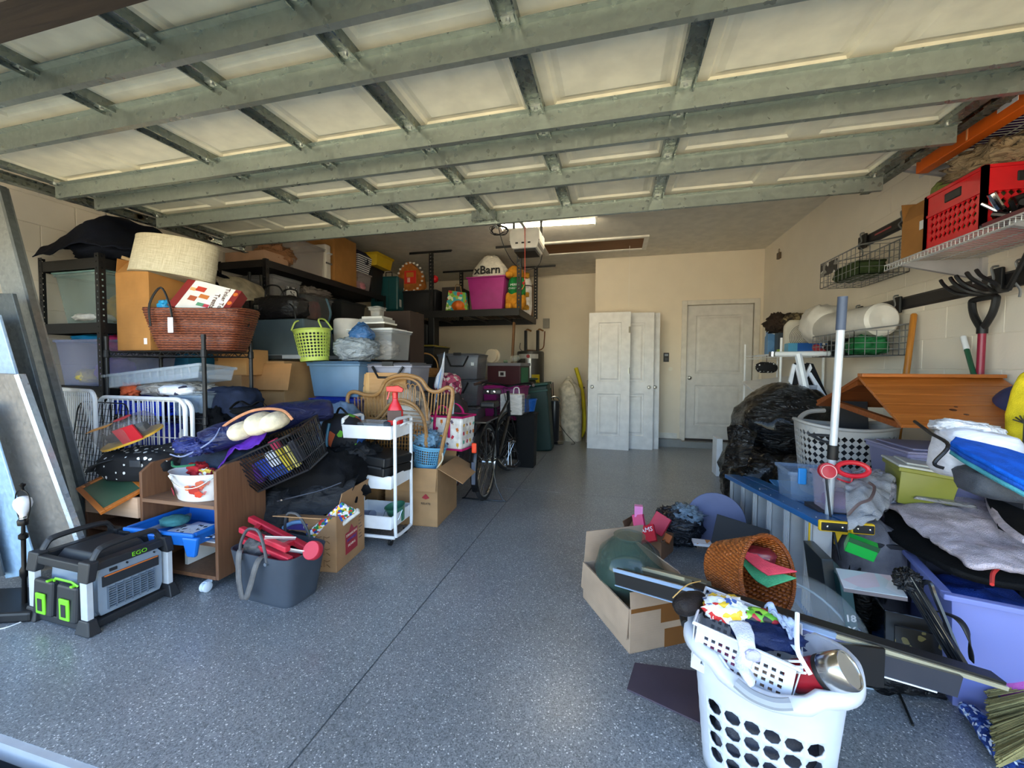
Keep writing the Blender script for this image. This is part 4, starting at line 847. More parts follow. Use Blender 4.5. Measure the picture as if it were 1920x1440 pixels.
M().hexa([(-.22, -.13, 0), (.22, -.13, 0), (.22, .13, 0), (-.22, .13, 0), (-.27, -.17, .24), (.27, -.17, .24), (.27, .17, .24), (-.27, .17, .24)]).build('cube_body', STR, e, bevel=.01)
M().hexa([(-.26, -.16, .24), (.26, -.16, .24), (.26, .16, .24), (-.26, .16, .24), (-.2, -.1, .31), (.2, -.1, .31), (.2, .1, .31), (-.2, .1, .31)]).build('folded_top', mat('1d1f3c', 'fabric'), e, bevel=.01)
strap('loop_handle', mat('15162a'), [(.262, -.04, .2), (.285, -.02, .13), (.285, .02, .13), (.262, .04, .2)], .02, e)
tote('clear bin with pink contents under the striped cube', (-3.66, 5.02, 2.262), 0, .5, .3, .235, clear('c4b8b8', .5, .3), None)
blob('pink_plush', mat('d08a94', 'fabric'), (-3.5, 5.0, 2.27), (.16, .2, .12), 'pink soft toy in the clear bin under the striped cube', 'toy', seed=73)
tote('tall black bin beside the striped cube on the second unit', (-3.66, 5.34, 2.262), 0, .5, .28, .36, mat('16181a'), mat('1c1e20'))
tote('yellow lidded bin topmost under the ceiling at the left', (-3.5, 5.36, 2.655), 0, .4, .42, .16, mat('c9a820', 'plain', .45), mat('d2ae1e', 'plain', .4))
shelf_items = []
tote('clear bin with black and white label, second unit middle shelf', (-3.62, 3.62, 1.742), 0, .44, .36, .38, clear('b9b9bc', .5, .25), clear('c8ccd0', .5))
M().box(-3.396, -3.392, 3.6, 3.74, 1.9, 2.05).build('printed_label', mat('d8d8d8', 'multi', .5, hex2='e8e8e8,222222,dddddd', scale=1.5), label='black and white label on the near clear bin', cat='label')
blob('pink_paper', mat('b05a70', 'fabric'), (-3.5, 3.6, 1.75), (.12, .24, .16), 'pink item inside the labelled clear bin', 'fabric', seed=75)
tote('clear bin with red contents, second unit middle shelf', (-3.62, 4.1, 1.742), 0, .44, .44, .26, clear('8f9296', .6, .25), clear('a0a4a8', .5))
blob('red_fabric', mat('c03a34', 'fabric'), (-3.5, 4.12, 1.75), (.14, .16, .22), 'red cloth inside the middle shelf clear bin', 'cloth', seed=76)
blob('cellophane_pack', mat('9a8f88', 'crinkle', .15), (-3.6, 4.15, 2.025), (.42, .5, .11), 'crinkled clear package on top of the red bin', 'package', seed=77, ridge=.5)
tote('dark clear bin at the far part of the middle shelf', (-3.62, 4.75, 1.742), 0, .44, .5, .3, mat('2a2d30'), mat('202326'))
e = T('teal_duffel', 'teal blue zipped bag at the far end of the middle shelf', 'bag', (-3.3, 4.75, 1.56)); mm = M(); blob_mesh(mm, (0, 0, 0), (.5, .75, .24), seed=80, pw=3.5, amp=.06); mm.build('bag_body', mat('1b7b93', 'fabric', .7), e, smooth=2)
blob('dark_blue_bundle', mat('1a2548', 'crinkle', .4), (-3.05, 4.35, 1.5), (.35, .3, .24), 'dark blue plastic bundle below the teal bag', 'bundle', seed=81, ridge=.3)
strap('pale_blue_strap', mat('7aa6c4', 'fabric'), [PX(612, 560, -3.36), PX(620, 590, -3.34), PX(608, 620, -3.34)], .04, label='pale blue strap hanging from the middle shelf', cat='strap', side=(0, 1, 0))
blob('purple_bag', mat('6a4a68', 'fabric'), (-3.25, 4.25, 1.42), (.1, .14, .16), 'small purple bag hanging beside the white drum', 'bag', seed=82)

# ------------------------------------------------------------------ stack in front of the second unit (Y about 2.7 to 3.4)
def at(px, py, y): return PY(px, py, y)
# big open cardboard box with hanging flap
a = at(378, 690, 2.75); b_ = at(560, 690, 2.75)
c1_ = at(480, 770, 2.72)
carton('large open brown cardboard box with flap hanging down, under grey bin', ((a.x+b_.x)/2, 2.98, .62), 0, .72, .46, .62-.0, (('l', 20, .08),), mat('b48a5c', 'card', .85))
M(Matrix.Translation((at(470, 680, 2.74).x, 2.735, 1.22)) @ Matrix.Rotation(R(-12), 4, 'X')).box(0, .42, -.006, 0, -.22, 0).build('cardboard_flap', mat('b08050', 'card', .85), label='cardboard flap folded down over the front of the brown box', cat='flap')
tote('dark grey bin low under the open cardboard box', ((a.x+b_.x)/2, 2.98, .0), 0, .7, .5, .6, mat('3a4046'), mat('30353a'))
carton('brown cardboard box behind the wire rack posts, lower one', (at(432, 745, 2.6).x, 2.66, .0), R(4), .30, .22, 1.12, (), mat('a9825a', 'card', .85), closed=True)
carton('brown cardboard box standing above the other behind the rack post', (at(440, 670, 2.6).x, 2.68, 1.125), R(-3), .3, .2, .2, (), mat('b98a56', 'card', .85), closed=True)
# dark grey file box upside down with light rim
g0 = at(465, 640, 2.8); g1 = at(568, 640, 2.8)
e = T('grey_lidded_bin', 'dark slate grey storage bin upside down on the open cardboard box', 'bin', ((g0.x+g1.x)/2-.03, 3.02, 1.26))
wd = (g1.x-g0.x)
M().hexa([(-wd/2-.05, -.2, .02), (wd/2+.05, -.2, .02), (wd/2+.05, .2, .02), (-wd/2-.05, .2, .02), (-wd/2+.02, -.16, .34), (wd/2-.02, -.16, .34), (wd/2-.02, .16, .34), (-wd/2+.02, .16, .34)]).build('bin_body', mat('4a5860', 'plain', .45), e, bevel=.012)
M().box(-wd/2-.075, wd/2+.075, -.22, .22, 0, .035).build('lid', mat('9aa0a8', 'plain', .45), e, bevel=.006)
M().box(-.05, .1, -.226, -.22, .0, .03).build('latch', mat('2b3338'), e); M().box(wd/2-.1, wd/2-.095, -.186, -.182, .25, .3).build('mark', mat('222a30'), e)
# black handbag on top
e = T('black_handbag', 'black leather handbag with straps on top of the slate grey bin', 'bag', (at(510, 600, 2.9).x, 3.0, 1.61), R(-3))
mm = M(); blob_mesh(mm, (0, 0, 0), (.52, .24, .22), seed=90, amp=.1, pw=3.2, flat=.1, ridge=.12); mm.build('bag_body', mat('1d1a1b', 'crinkle', .35, bump=.4), e, smooth=2)
for s_ in (-1, 1): M().tube(smooth_path([(-.1, s_*.07, .18), (-.05, s_*.09, .28), (.08, s_*.09, .27), (.13, s_*.07, .16)]), .007, 6).build('handle', BLACKP, e)
M().box(-.17, -.12, -.125, -.118, .08, .12).build('badge', STEEL, e, bevel=.004)
M().tube(smooth_path([(.2, -.1, .12), (.27, -.12, .06), (.29, -.12, -.1), (.27, -.12, -.18)]), .006, 6).build('long_strap', BLACKP, e)
M().tube(smooth_path([at(440, 588, 2.25), at(455, 580, 2.3), at(468, 596, 2.3), at(466, 612, 2.2)]), .005, 5).build('coat_hook_wire', BLACKP, label='thin black wire loop above the copper basket right end', cat='wire')

# lime laundry basket
LIM = mat('c3d866', 'plain', .45)
def round_basket(e, m, r0, r1, h, nu, nv, holefn, hs=.6, hn=8, sx=1, sy=1, dip=0, th=.004, pw=2):
    def fn(u, v):
        t_ = 2*PI*u; k = r0+(r1-r0)*v; c_, s_ = math.cos(t_), math.sin(t_)
        if pw != 2: q = (abs(c_)**pw+abs(s_)**pw)**(-1/pw); c_, s_ = c_*q, s_*q
        return Vector((k*sx*c_, k*sy*s_, v*h*(1+dip*c_*c_)))
    M().grid(fn, nu, nv, wrap=True, hole=holefn, hs=hs, hn=hn).build('basket_wall', m, e, solid=th)
    M().add([fn(i/nu, 0) for i in range(nu)], [list(range(nu))]).build('basket_base', m, e, solid=th)
    M().tube([fn(i/nu, 1) for i in range(nu)], .009, 6, closed=True).build('basket_rim', m, e, smooth=1)
    return fn
lb_ = at(592, 680, 2.95)
e = T('lime_basket', 'lime green round perforated laundry basket with loop handles', 'basket', (lb_.x+.035, 2.90, 1.245), rot=(0, R(-5), R(10)))
fn = round_basket(e, LIM, .108, .142, .255, 30, 10, lambda i, j: 1 <= j <= 8, .75)
for s_ in (-1, 1): M().tube(smooth_path([Vector((s_*.13, -.08, .26)), Vector((s_*.10, -.06, .33)), Vector((s_*.10, .04, .34)), Vector((s_*.13, .09, .26))]), .007, 6).build('loop_handle', LIM, e)
# blue-grey totes
t0 = at(582, 720, 2.85); t1 = at(665, 720, 2.85)
tote('steel blue storage tote with lid under the lime basket', ((t0.x+t1.x)/2, 3.08, .95), 0, .48, .42, .27, mat('5b7a98', 'plain', .4), mat('4f6c8a', 'plain', .4))
tote('dark blue clear tote under the steel blue one', ((t0.x+t1.x)/2, 3.08, .58), 0, .46, .40, .34, clear('2a3f8c', .75, .25), clear('2a46c8', .85))
blob('blue_cloth_bundle', mat('4c6c98', 'fabric'), ((t0.x+t1.x)/2, 3.0, .6), (.34, .25, .16), 'faded blue cloth inside the dark blue tote', 'cloth', seed=93)
tote('plain navy tote at the bottom of the blue stack', ((t0.x+t1.x)/2, 3.08, .0), 0, .46, .40, .55, mat('26356a'), mat('26356a'))
q = at(640, 800, 2.75); blob('denim_bag', mat('6c8098', 'fabric', .9), (q.x+.02, 2.72, .5), (.34, .26, .42), 'pale denim blue bag left of the rattan headboard', 'bag', seed=94, amp=.12)
# plastic bag of plastic
q = at(655, 650, 2.9)
e = T('plastic_bag', 'clear blue-topped plastic bag of crumpled film beside the lime basket', 'bag', (q.x+.03, 2.95, 1.245))
mm = M(); blob_mesh(mm, (0, 0, 0), (.36, .26, .20), seed=95, amp=.12, ridge=.14, n=64); mm.build('bag_bulk', mat('98a2aa', 'film', .15), e, smooth=2)
mm = M(); blob_mesh(mm, (.04, .02, .14), (.2, .18, .18), seed=96, amp=.12, ridge=.15, top=.4); mm.build('blue_bag_top', mat('3d6ea8', 'film', .2), e, smooth=2)
# white drum & white clear box, books
q = at(648, 600, 3.25); M().lathe([(0, 0), (.125, 0), (.135, .01), (.135, .2), (.125, .215), (0, .22)], 32, (q.x, 3.3, 1.42)).build('white_drum', mat('d5cfc8', 'plain', .5), label='white cylindrical drum behind the lime basket', cat='drum', smooth=1)
q0 = at(636, 650, 3.1); q1 = at(745, 650, 3.1)
wc = (q0.x+q1.x)/2
tote('clear box of bagged cables with white lid', (wc+.03, 3.25, 1.26), 0, .42, .32, .25, clear('c6c8ca', .35, .2), mat('eeeeec', 'plain', .4), .92)
blob('cable_bags', mat('b8b0a8', 'crinkle', .3), (wc+.06, 3.2, 1.27), (.33, .24, .16), 'bagged pale items inside the white lidded clear box', 'bag', seed=97, ridge=.15, amp=.2)
for k, (w_, d_, h_, hx, lb2) in enumerate(((.26, .2, .035, '3a3020', 'thick dark book, bottom of the small stack on white lid'), (.27, .21, .014, 'efece4', 'white book in the small stack on the white lid'), (.24, .19, .03, '9c9a96', 'grey book in the small stack under the clear cup'), (.2, .17, .02, 'c9c7c2', 'pale book directly under the clear cup'))):
    M().box(wc+.02-w_/2, wc+.02+w_/2, 3.22-d_/2, 3.22+d_/2, (1.536, 1.572, 1.587, 1.618)[k], (1.571, 1.586, 1.617, 1.638)[k]).build('book', mat(hx), label=lb2, cat='book', bevel=.002)
tote('small clear cup of wire on top of the book stack', (wc+.02, 3.22, 1.639), 0, .09, .08, .075, clear('b8b4ac', .6, .2), clear('c8c8c4', .6), cat='container', name='small_container')
carton('dark brown box beside the book stack under the rack', (at(735, 590, 3.6).x, 3.8, .0), 0, .34, .3, 1.75, (), mat('3a2a22', 'card', .8), closed=True)
q = at(705, 680, 2.95); latch_bin('lilac grey clear bin with black latches under the cable box', (q.x+.10, 3.15, .99), 0, .40, .34, .22, clear('a8a8b8', .8, .3))
tote('dark grey bin under the latch bin behind the headboard', (q.x+.10, 3.2, .5), 0, .36, .3, .46, mat('4a4d55'), mat('3d4048'))
tote('charcoal bin on the floor behind the headboard', (q.x+.10, 3.2, .0), 0, .36, .32, .47, mat('33363c'), mat('2a2d33'))
for k, x in enumerate((-2.5, -2.05)):
    pass
blob('green_red_cloth', mat('9aa08a', 'multi', .8, hex2='c0492e,9aa68c,2f6a4a,e8e2d8', scale=.8), (wc-.02, 3.12, 1.26), (.2, .14, .1), 'red and green cloth scraps spilling at the clear box', 'cloth', seed=98, ridge=.4)

# ------------------------------------------------------------------ wooden bench end and rattan headboard
w0 = at(662, 690, 2.92)
e = T('wooden_box_frame', 'pale plywood and pine box section behind the rattan headboard', 'furniture', (w0.x, 2.95, .55))
PINE = mat('c79a63', 'wood', .6, hex2='b38550', bump=1)
wl2 = at(757, 690, 2.92).x-w0.x
M().hexa([(.0, 0, .0), (.10, 0, .0), (.10, .06, .0), (0, .06, 0), (-.015, 0, .59), (.1, 0, .59), (.1, .06, .59), (-.015, .06, .59)]).build('pine_post', mat('d9ab72', 'wood', .6, hex2='c69454', bump=1), e, bevel=.004)
M().box(.1, .13, 0, .06, 0, .60).build('pine_post', mat('d9ab72', 'wood', .6, hex2='c69454', bump=1), e)
M().box(.13, wl2, .0, .02, .25, .60).build('plywood_panel', mat('c0925f', 'wood', .6, hex2='b4854f'), e); M().box(.13, wl2, .02, .3, .58, .60).build('plywood_top', mat('c0925f', 'wood', .6, hex2='b4854f'), e)
for x, z in ((.035, .50), (.075, .49)): M(Matrix.Translation((x, -.002, z)) @ Matrix.Rotation(PI/2, 4, 'X')).lathe([(0, 0), (.009, 0), (.007, .004), (0, .005)], 10).build('bolt', STEEL, e)
RAT = mat('b08552', 'wood', .45, hex2='94693a'); 
hb0 = at(640, 860, 2.78); 
e = T('rattan_headboard', 'curved rattan cane headboard with spindles and woven centre', 'headboard', (at(735, 860, 2.8).x, 2.8, 0), R(0), rot=(R(-4), 0, R(0)))
def hp(px, py): p = at(px, py, 2.8); return Vector((p.x-e.location.x, 0, p.z))
outer = smooth_path([hp(668, 985), hp(662, 860), hp(645, 770), hp(643, 742), hp(655, 735), hp(680, 742), hp(700, 738), hp(715, 712), hp(745, 703), hp(778, 710), hp(795, 730), hp(812, 735), hp(832, 727), hp(842, 738), hp(835, 790), hp(822, 860), hp(815, 985)], 6)
M().tube(outer, .016, 8).build('outer_cane', RAT, e, smooth=1)
inner = smooth_path([hp(666, 860), hp(668, 792), hp(700, 785), hp(722, 760), hp(745, 750), hp(775, 765), hp(792, 800), hp(795, 870)], 6)
M().tube([p+Vector((0, -.006, 0)) for p in inner], .013, 8).build('inner_cane', RAT, e, smooth=1)
inner2 = [p+Vector((.012, -.004, -.03)) for p in inner]; M().tube(inner2, .009, 6).build('inner_cane', RAT, e, smooth=1)
arch = smooth_path([hp(713, 775), hp(711, 740), hp(722, 716), hp(748, 709), hp(772, 716), hp(786, 740), hp(795, 790)], 6)
M().tube(arch, .010, 6).build('inner_cane', RAT, e, smooth=1)
for k in range(9): x = 655+k*6.4; M().tube([hp(x, 742+ (2 if k else 4)), hp(x+3.5, 790)], .0048, 5).build('spindle', RAT, e)
for k in range(7): x = 797+k*6; M().tube([hp(x, 736), hp(x-2, 778)], .0048, 5).build('spindle', RAT, e)
for k in range(7):
    x = 722+k*8.6; c_ = hp(x, 738); yy = abs(k-3)*1.2
    M().tube(smooth_path([hp(x-6, 757+yy), hp(x-6, 728+yy), hp(x, 718+yy), hp(x+6, 728+yy), hp(x+5, 757+yy)], 4), .0042, 5).build('cane_loop', RAT, e)
cen = M()
for s_ in range(-11, 12):
    pts = []
    for t_ in range(7):
        x = 732+s_*5.6+(t_-3)*0; y = 772+t_*16+abs(s_)*3
        if 668 < x < 796: pts.append(hp(x, y))
    if len(pts) > 1: cen.tube(pts, .0052, 5)
for t_ in range(26):
    y = 770+t_*7; l = 668+max(0, (800-y)*1.1); r_ = 794-max(0, (790-y)*.8)
    if y > 757: cen.tube([hp(l, y+4), hp((l+r_)/2, y), hp(r_, y+4)], .0042, 4)
cen.build('woven_centre', mat('a57a45', 'wood', .6, hex2='7c5527'), e, kind='stuff')
# beanbag/white sack behind
q = at(797, 715, 3.05)
e = T('white_sack', 'dirty white cotton sack lying behind the headboard', 'sack', (q.x-.02, 3.02, .66)); mm = M(); blob_mesh(mm, (0, 0, 0), (.30, .26, .40), seed=101, amp=.12, ridge=.2); mm.T = Matrix()
mm.v = [Matrix.Rotation(R(-32), 3, 'Y') @ v for v in mm.v]; mm.build('sack_body', mat('cfc6ba', 'crinkle', .8, bump=.5), e, smooth=2)
for k in range(4): M().box(.0+k*.018, .01+k*.018, -.13, -.125, .2, .27).build('printed_stripe', mat('4a4440'), e)
q = at(805, 690, 4.2)
e = T('wicker_basket', 'light brown wicker basket with arched handle behind the white sack', 'basket', (q.x, 4.1, 1.09))
M().lathe([(0, 0), (.12, 0), (.16, .1), (.155, .1), (.115, .01), (0, .01)], 28).build('bowl', mat('a5763e', 'wicker', .6, hex2='6a431c', scale=2), e, smooth=1)
M().tube(arc((0, 0, .1), .15, 0, 180, 14, 'xz', .16), .008, 6).build('arched_handle', mat('a5763e', 'wood'), e)
carton('dark box stack under the wicker basket', (q.x, 4.15, 0), 0, .5, .4, 1.085, (), mat('2b2a2c'), closed=True)
blob('pink_plaid_bundle', mat('a83a62', 'multi', .8, hex2='a83a62,c85a7a,e8d8d0,7a2a4a', scale=1), (q.x+.28, 4.05, .85), (.3, .25, .28), 'pink plaid fabric bundle beside the wicker basket', 'fabric', seed=104)

# ------------------------------------------------------------------ red spray bottle, white cart
c0 = PZ(735, 1018, 0); cy = 2.36
cw0 = at(665, 990, cy).x; cw1 = at(778, 990, cy).x
cxm = -1.60; CW = .36; CD = .29
e = T('rolling_cart', 'white three tier metal rolling cart with trays and castors', 'cart', (cxm, cy+.13, 0), R(2))
for k, z in enumerate((.72, .39, .12)):
    tr = M(); w, d, hh = CW/2, CD/2, .085
    tr.add([(-w*.96, -d*.96, z), (w*.96, -d*.96, z), (w*.96, d*.96, z), (-w*.96, d*.96, z), (-w, -d, z+hh), (w, -d, z+hh), (w, d, z+hh), (-w, d, z+hh)], [(3, 2, 1, 0)]+[(i, (i+1) % 4, 4+(i+1) % 4, 4+i) for i in range(4)])
    tr.build('tray', WHITEM, e, bevel=.02, solid=.003, smooth=1)
    M().tube([(-w, -d, z+hh), (w, -d, z+hh), (w, d, z+hh), (-w, d, z+hh)], .004, 6, closed=True).build('tray_lip', WHITEM, e)
for sx in (-1, 1):
    x = sx*(CW/2+.012)
    M().tube(smooth_path([(x, -CD/2+.03, .84), (x, -CD/2+.03, .4), (x, -CD/2+.03, .1), (x, -CD/2+.06, .065), (x, 0, .06), (x, CD/2-.06, .065), (x, CD/2-.03, .1), (x, CD/2-.03, .4), (x, CD/2-.03, .84)], 5), .0115, 8).tube([(x, -CD/2+.03, .84), (x, -CD/2+.06, .85), (x, CD/2-.06, .85), (x, CD/2-.03, .84)], .0115, 8).build('tube_frame', WHITEM, e, smooth=1)
M().tube([(-CW/2-.01, -CD/2+.02, .062), (CW/2+.01, -CD/2+.02, .062)], .0115, 8).build('cross_bar', WHITEM, e)
M().tube(smooth_path([(CW/2+.015, -.05, .80), (CW/2+.05, -.05, .82), (CW/2+.05, .06, .82), (CW/2+.015, .06, .80)]), .006, 6).build('push_handle', WHITEM, e)
for sx in (-1, 1):
    for sy in (-1, 1):
        cst = M().box(-.012, .012, -.014, .014, .035, .06).build('castor', STEEL, e); cst.location = (sx*(CW/2-.03), sy*(CD/2-.04), 0)
        M(Matrix.Translation((0, 0, .025)) @ Matrix.Rotation(PI/2, 4, 'Y')).lathe([(0, -.01), (.025, -.008), (.025, .008), (0, .01)], 16).build('wheel', BLACKP, cst, smooth=1)

e = T('spray_bottle', 'red trigger spray bottle standing on the cart top tray', 'bottle', (at(737, 797, cy+.1).x, cy+.13, .80), R(200), sc=1.12)
RED = mat('d8232a', 'plain', .3)
M().lathe([(0, 0), (.045, 0), (.048, .01), (.046, .085), (.036, .115), (.018, .145), (.015, .165), (0, .165)], 20, sy=.62).build('bottle_body', RED, e, smooth=1)
M().box(-.042, .042, -.032, -.0285, .03, .09).box(-.042, .042, .0285, .032, .03, .09).build('bottle_label', mat('3a1a1c', 'plain', .4), e, bevel=.001)
M().prism([(-.045, .20), (.05, .205), (.052, .235), (-.02, .24), (-.05, .222)], -.012, .012).lathe([(.017, .16), (.017, .2)], 12).build('trigger_head', RED, e, bevel=.003)
M().prism([(.03, .205), (.036, .205), (.05, .155), (.043, .155)], -.006, .006).build('trigger', mat('e8505a', 'plain', .3), e)
tl = at(708, 797, cy+.12).x
e = T('clear_divider_box', 'flat clear box with dark contents on the cart top tray', 'box', (tl-.02, cy+.14, .725)); M().box(-.14, .14, -.09, .09, 0, .09).build('clear_case', clear('c8ccd0', .3, .1), e, bevel=.005); M().box(-.13, .1, -.08, .08, .085, .094).build('lid', clear('7a6a5a', .6, .2), e, bevel=.003); M().box(.08, .14, -.05, .03, .02, .10).build('dark_tool', mat('262a33'), e, bevel=.01)
blob('white_rag', mat('e6e6ea', 'fabric'), (cxm+.13, cy+.18, .78), (.12, .12, .07), 'crumpled white rag on the cart top corner', 'cloth', seed=110, ridge=.3)
e = T('black_case', 'black hard shell carrying case on the cart middle tray', 'case', (cxm-.02, cy+.16, .478), rot=(R(-3), R(3), R(-7)))
M().box(-.28, .2, -.19, .15, 0, .06).build('shell_bottom', BLACKP, e, bevel=.01); M().box(-.28, .2, -.19, .15, .062, .125).build('shell_top', mat('101114', 'plain', .5), e, bevel=.01); M().box(-.26, .18, -.195, -.188, .052, .064).build('seam', mat('2a2b2e'), e)
e = T('green_bucket_toy', 'small dark green plastic cup on the cart bottom tray', 'cup', (at(745, 945, cy+.15).x, cy+.16, .125), rot=(R(10), R(-8), 0))
GRN = mat('3f7a60', 'plain', .3); M().lathe([(0, 0), (.045, 0), (.068, .10), (.072, .11), (.068, .108), (.042, .006), (0, .006)], 24).build('cup_body', GRN, e, smooth=1)
M().tube(smooth_path([(-.07, 0, .09), (-.075, -.05, .05), (-.03, -.08, .02), (.04, -.08, .03), (.07, -.03, .09)]), .003, 5).build('wire_handle', STEEL, e)
e = T('blue_glass', 'translucent blue tumbler lying on the cart bottom tray', 'glass', (at(690, 960, cy+.15).x, cy+.15, .15), rot=(R(80), 0, R(60))); M().lathe([(.022, -.06), (.03, .07), (.028, .07), (.02, -.055)], 20).build('glass_body', clear('3f6fb8', .5, .05), e, smooth=1)
M().lathe([(0, 0), (.03, 0), (.03, .02), (0, .024)], 16, (at(722, 968, cy+.1).x, cy+.08, .123)).build('red_jar_cover', mat('b0302a'), label='small red lid on the cart bottom tray', cat='lid')

# ------------------------------------------------------------------ charcoal basket with red sledge-like stool
bc = (PZ(563, 1147, 0)+PZ(440, 1130, 0)+PZ(598, 1105, 0))/3
e = T('charcoal_tub', 'charcoal grey rectangular plastic tub with two bent handles', 'basket', (-1.70, 1.725, 0), R(-5)); TUB = mat('3f4650', 'plain', .5)
def tub(k, z, o=0):
    return [Vector(((.17+.045*k-o)*c_[0], (.10+.035*k-o)*c_[1], z)) for c_ in [(math.copysign((abs(math.cos(a))**(.35)), math.cos(a)), math.copysign(abs(math.sin(a))**(.35), math.sin(a))) for a in [2*PI*i/40+.01 for i in range(40)]]]
mm = M(); rg = [tub(0, .0), tub(.1, .012), tub(1, .26), tub(1, .26, .006), tub(.1, .02, .006)]
for i in range(4): mm.add(rg[i]+rg[i+1], [(j, (j+1) % 40, 40+(j+1) % 40, 40+j) for j in range(40)])
mm.add(rg[0], [list(range(40))[::-1]]); mm.add(rg[4], [list(range(40))]); mm.build('tub_body', TUB, e, smooth=1)
for sy in (-1, 1):
    for_ = [(-.10, sy*.134, .23), (-.105, sy*.13, .30), (-.075, sy*.12, .37), (-.03, sy*.118, .385), (.015, sy*.12, .37), (.06, sy*.13, .29), (.075, sy*.134, .235)]
    M().tube(smooth_path(for_, 5), .0075, 8).build('bent_handle', mat('4a4a4c', 'plain', .5), e, smooth=1)
    for x in (-.10, .075): M(Matrix.Translation((x, sy*.138, .232)) @ Matrix.Rotation(PI/2, 4, 'X')).lathe([(0, -.006), (.009, -.006), (.009, .006), (0, .006)], 10).build('rivet', STEEL, e)
strap('grey_webbing', mat('6d6a68', 'fabric'), [(-.12, -.11, .27), (-.09, -.15, .26), (-.075, -.165, .15), (-.055, -.165, .06), (-.03, -.165, .055), (.0, -.165, .12), (.04, -.15, .25), (.03, -.08, .25)], .03, e, side=(1, .2, 0))
q = Vector((-1.69, 1.725, 0))
blob('grey_bag_lining', mat('605d5c', 'fabric'), q+Vector((-.11, -.01, .19)), (.14, .16, .12), 'grey crumpled cloth inside the charcoal tub, left end', 'cloth', seed=120, ridge=.3)
REDW = mat('c2263a', 'plain', .5)
e = T('red_stool', 'red painted wooden folding stool tipped upside down in the charcoal tub', 'stool', (0, 0, 0))
def sp2(px, py, y): return PY(px, py, y)
a1, a2 = sp2(470, 972, 1.80), sp2(590, 1035, 1.70); M().beam(a1, a2, .035, .032).build('side_rail', REDW, e, bevel=.006)
b1, b2 = sp2(452, 992, 1.70), sp2(540, 1030, 1.62); M().beam(b1, b2, .03, .03).build('side_rail', REDW, e, bevel=.006)
M().beam(a1.lerp(a2, .18), b1.lerp(b2, .25), .028, .02).build('cross_slat', REDW, e); M().beam(a1.lerp(a2, .7), b1.lerp(b2, .88), .03, .02).build('cross_slat', REDW, e)
c1_, c2_ = sp2(455, 1012, 1.70), sp2(545, 1050, 1.62); M().beam(c1_, c2_, .03, .03).build('side_rail', REDW, e, bevel=.006)
M().beam(sp2(460, 1030, 1.7), sp2(535, 1060, 1.63), .03, .02).build('lower_slat', REDW, e); M().beam(a1.lerp(a2, .3)+Vector((0, 0, -.05)), a2+Vector((-.1, 0, -.05)), .03, .03).build('lower_slat', REDW, e)
hc = sp2(587, 1032, 1.68); M(Matrix.Translation(hc) @ Euler((R(62), R(-12), R(10))).to_matrix().to_4x4()).lathe([(0, -.02), (.042, -.02), (.045, -.016), (.045, .016), (.042, .02), (0, .02)], 24).build('rounded_end', REDW, e, smooth=1)
for k, (px, py, a, hx, l2) in enumerate(((560, 1035, 20, 'f0eff2', 'white paper with colour print in the charcoal tub, right end'), (545, 1055, -12, 'dfe4ee', 'white booklet lying at the rim of the charcoal tub'), (525, 1012, 40, 'e8e8ea', 'white card behind the red stool in the charcoal tub'))):
    p = sp2(px, py, 1.68); M(Matrix.Translation(p) @ Euler((R(-35), R(12), R(a))).to_matrix().to_4x4()).box(-.07, .07, -.05, .05, 0, .004).build('paper', mat(hx, 'multi', .6, hex2='f2f2f5,f2f2f5,eceff5,f0f0f0,c8a03a,f5f5f5', scale=.5) if k == 0 else mat(hx), label=l2, cat='paper')
# ------------------------------------------------------------------ pile between cabinet and cart
q = PY(545, 850, 2.05)
e = T('black_wire_basket', 'black plastic basket tilted on the pile, full of colourful things', 'basket', (q.x+.05, 2.02, q.z-.10), rot=(R(14), R(-24), R(8)), sc=1.16)
BKP = mat('17171b', 'plain', .4)
b = M(); w0_, d0_, w1_, d1_, hh = .15, .10, .19, .135, .2
def side(p0, p1, q0, q1, n):
    p0, p1, q0, q1 = map(Vector, (p0, p1, q0, q1))
    for i in range(n+1): b.tube([p0.lerp(p1, i/n), q0.lerp(q1, i/n)], .0026, 4)
    for z in (0, .28, .62, .8, 1): b.tube([p0.lerp(q0, z), p1.lerp(q1, z)], .003 if 0 < z < 1 else .006, 4)
side((-w0_, -d0_, 0), (w0_, -d0_, 0), (-w1_, -d1_, hh), (w1_, -d1_, hh), 22); side((w0_, -d0_, 0), (w0_, d0_, 0), (w1_, -d1_, hh), (w1_, d1_, hh), 14)
side((w0_, d0_, 0), (-w0_, d0_, 0), (w1_, d1_, hh), (-w1_, d1_, hh), 22); side((-w0_, d0_, 0), (-w0_, -d0_, 0), (-w1_, d1_, hh), (-w1_, -d1_, hh), 14)
b.box(-w0_, w0_, -d0_, d0_, -.004, .004); b.build('basket_body', BKP, e)
MW = e.matrix_basis.copy() if False else (Matrix.Translation(e.location) @ e.rotation_euler.to_matrix().to_4x4() @ Matrix.Scale(1.16, 4))
def inb(x, y, z): return MW @ Vector((x, y, z))
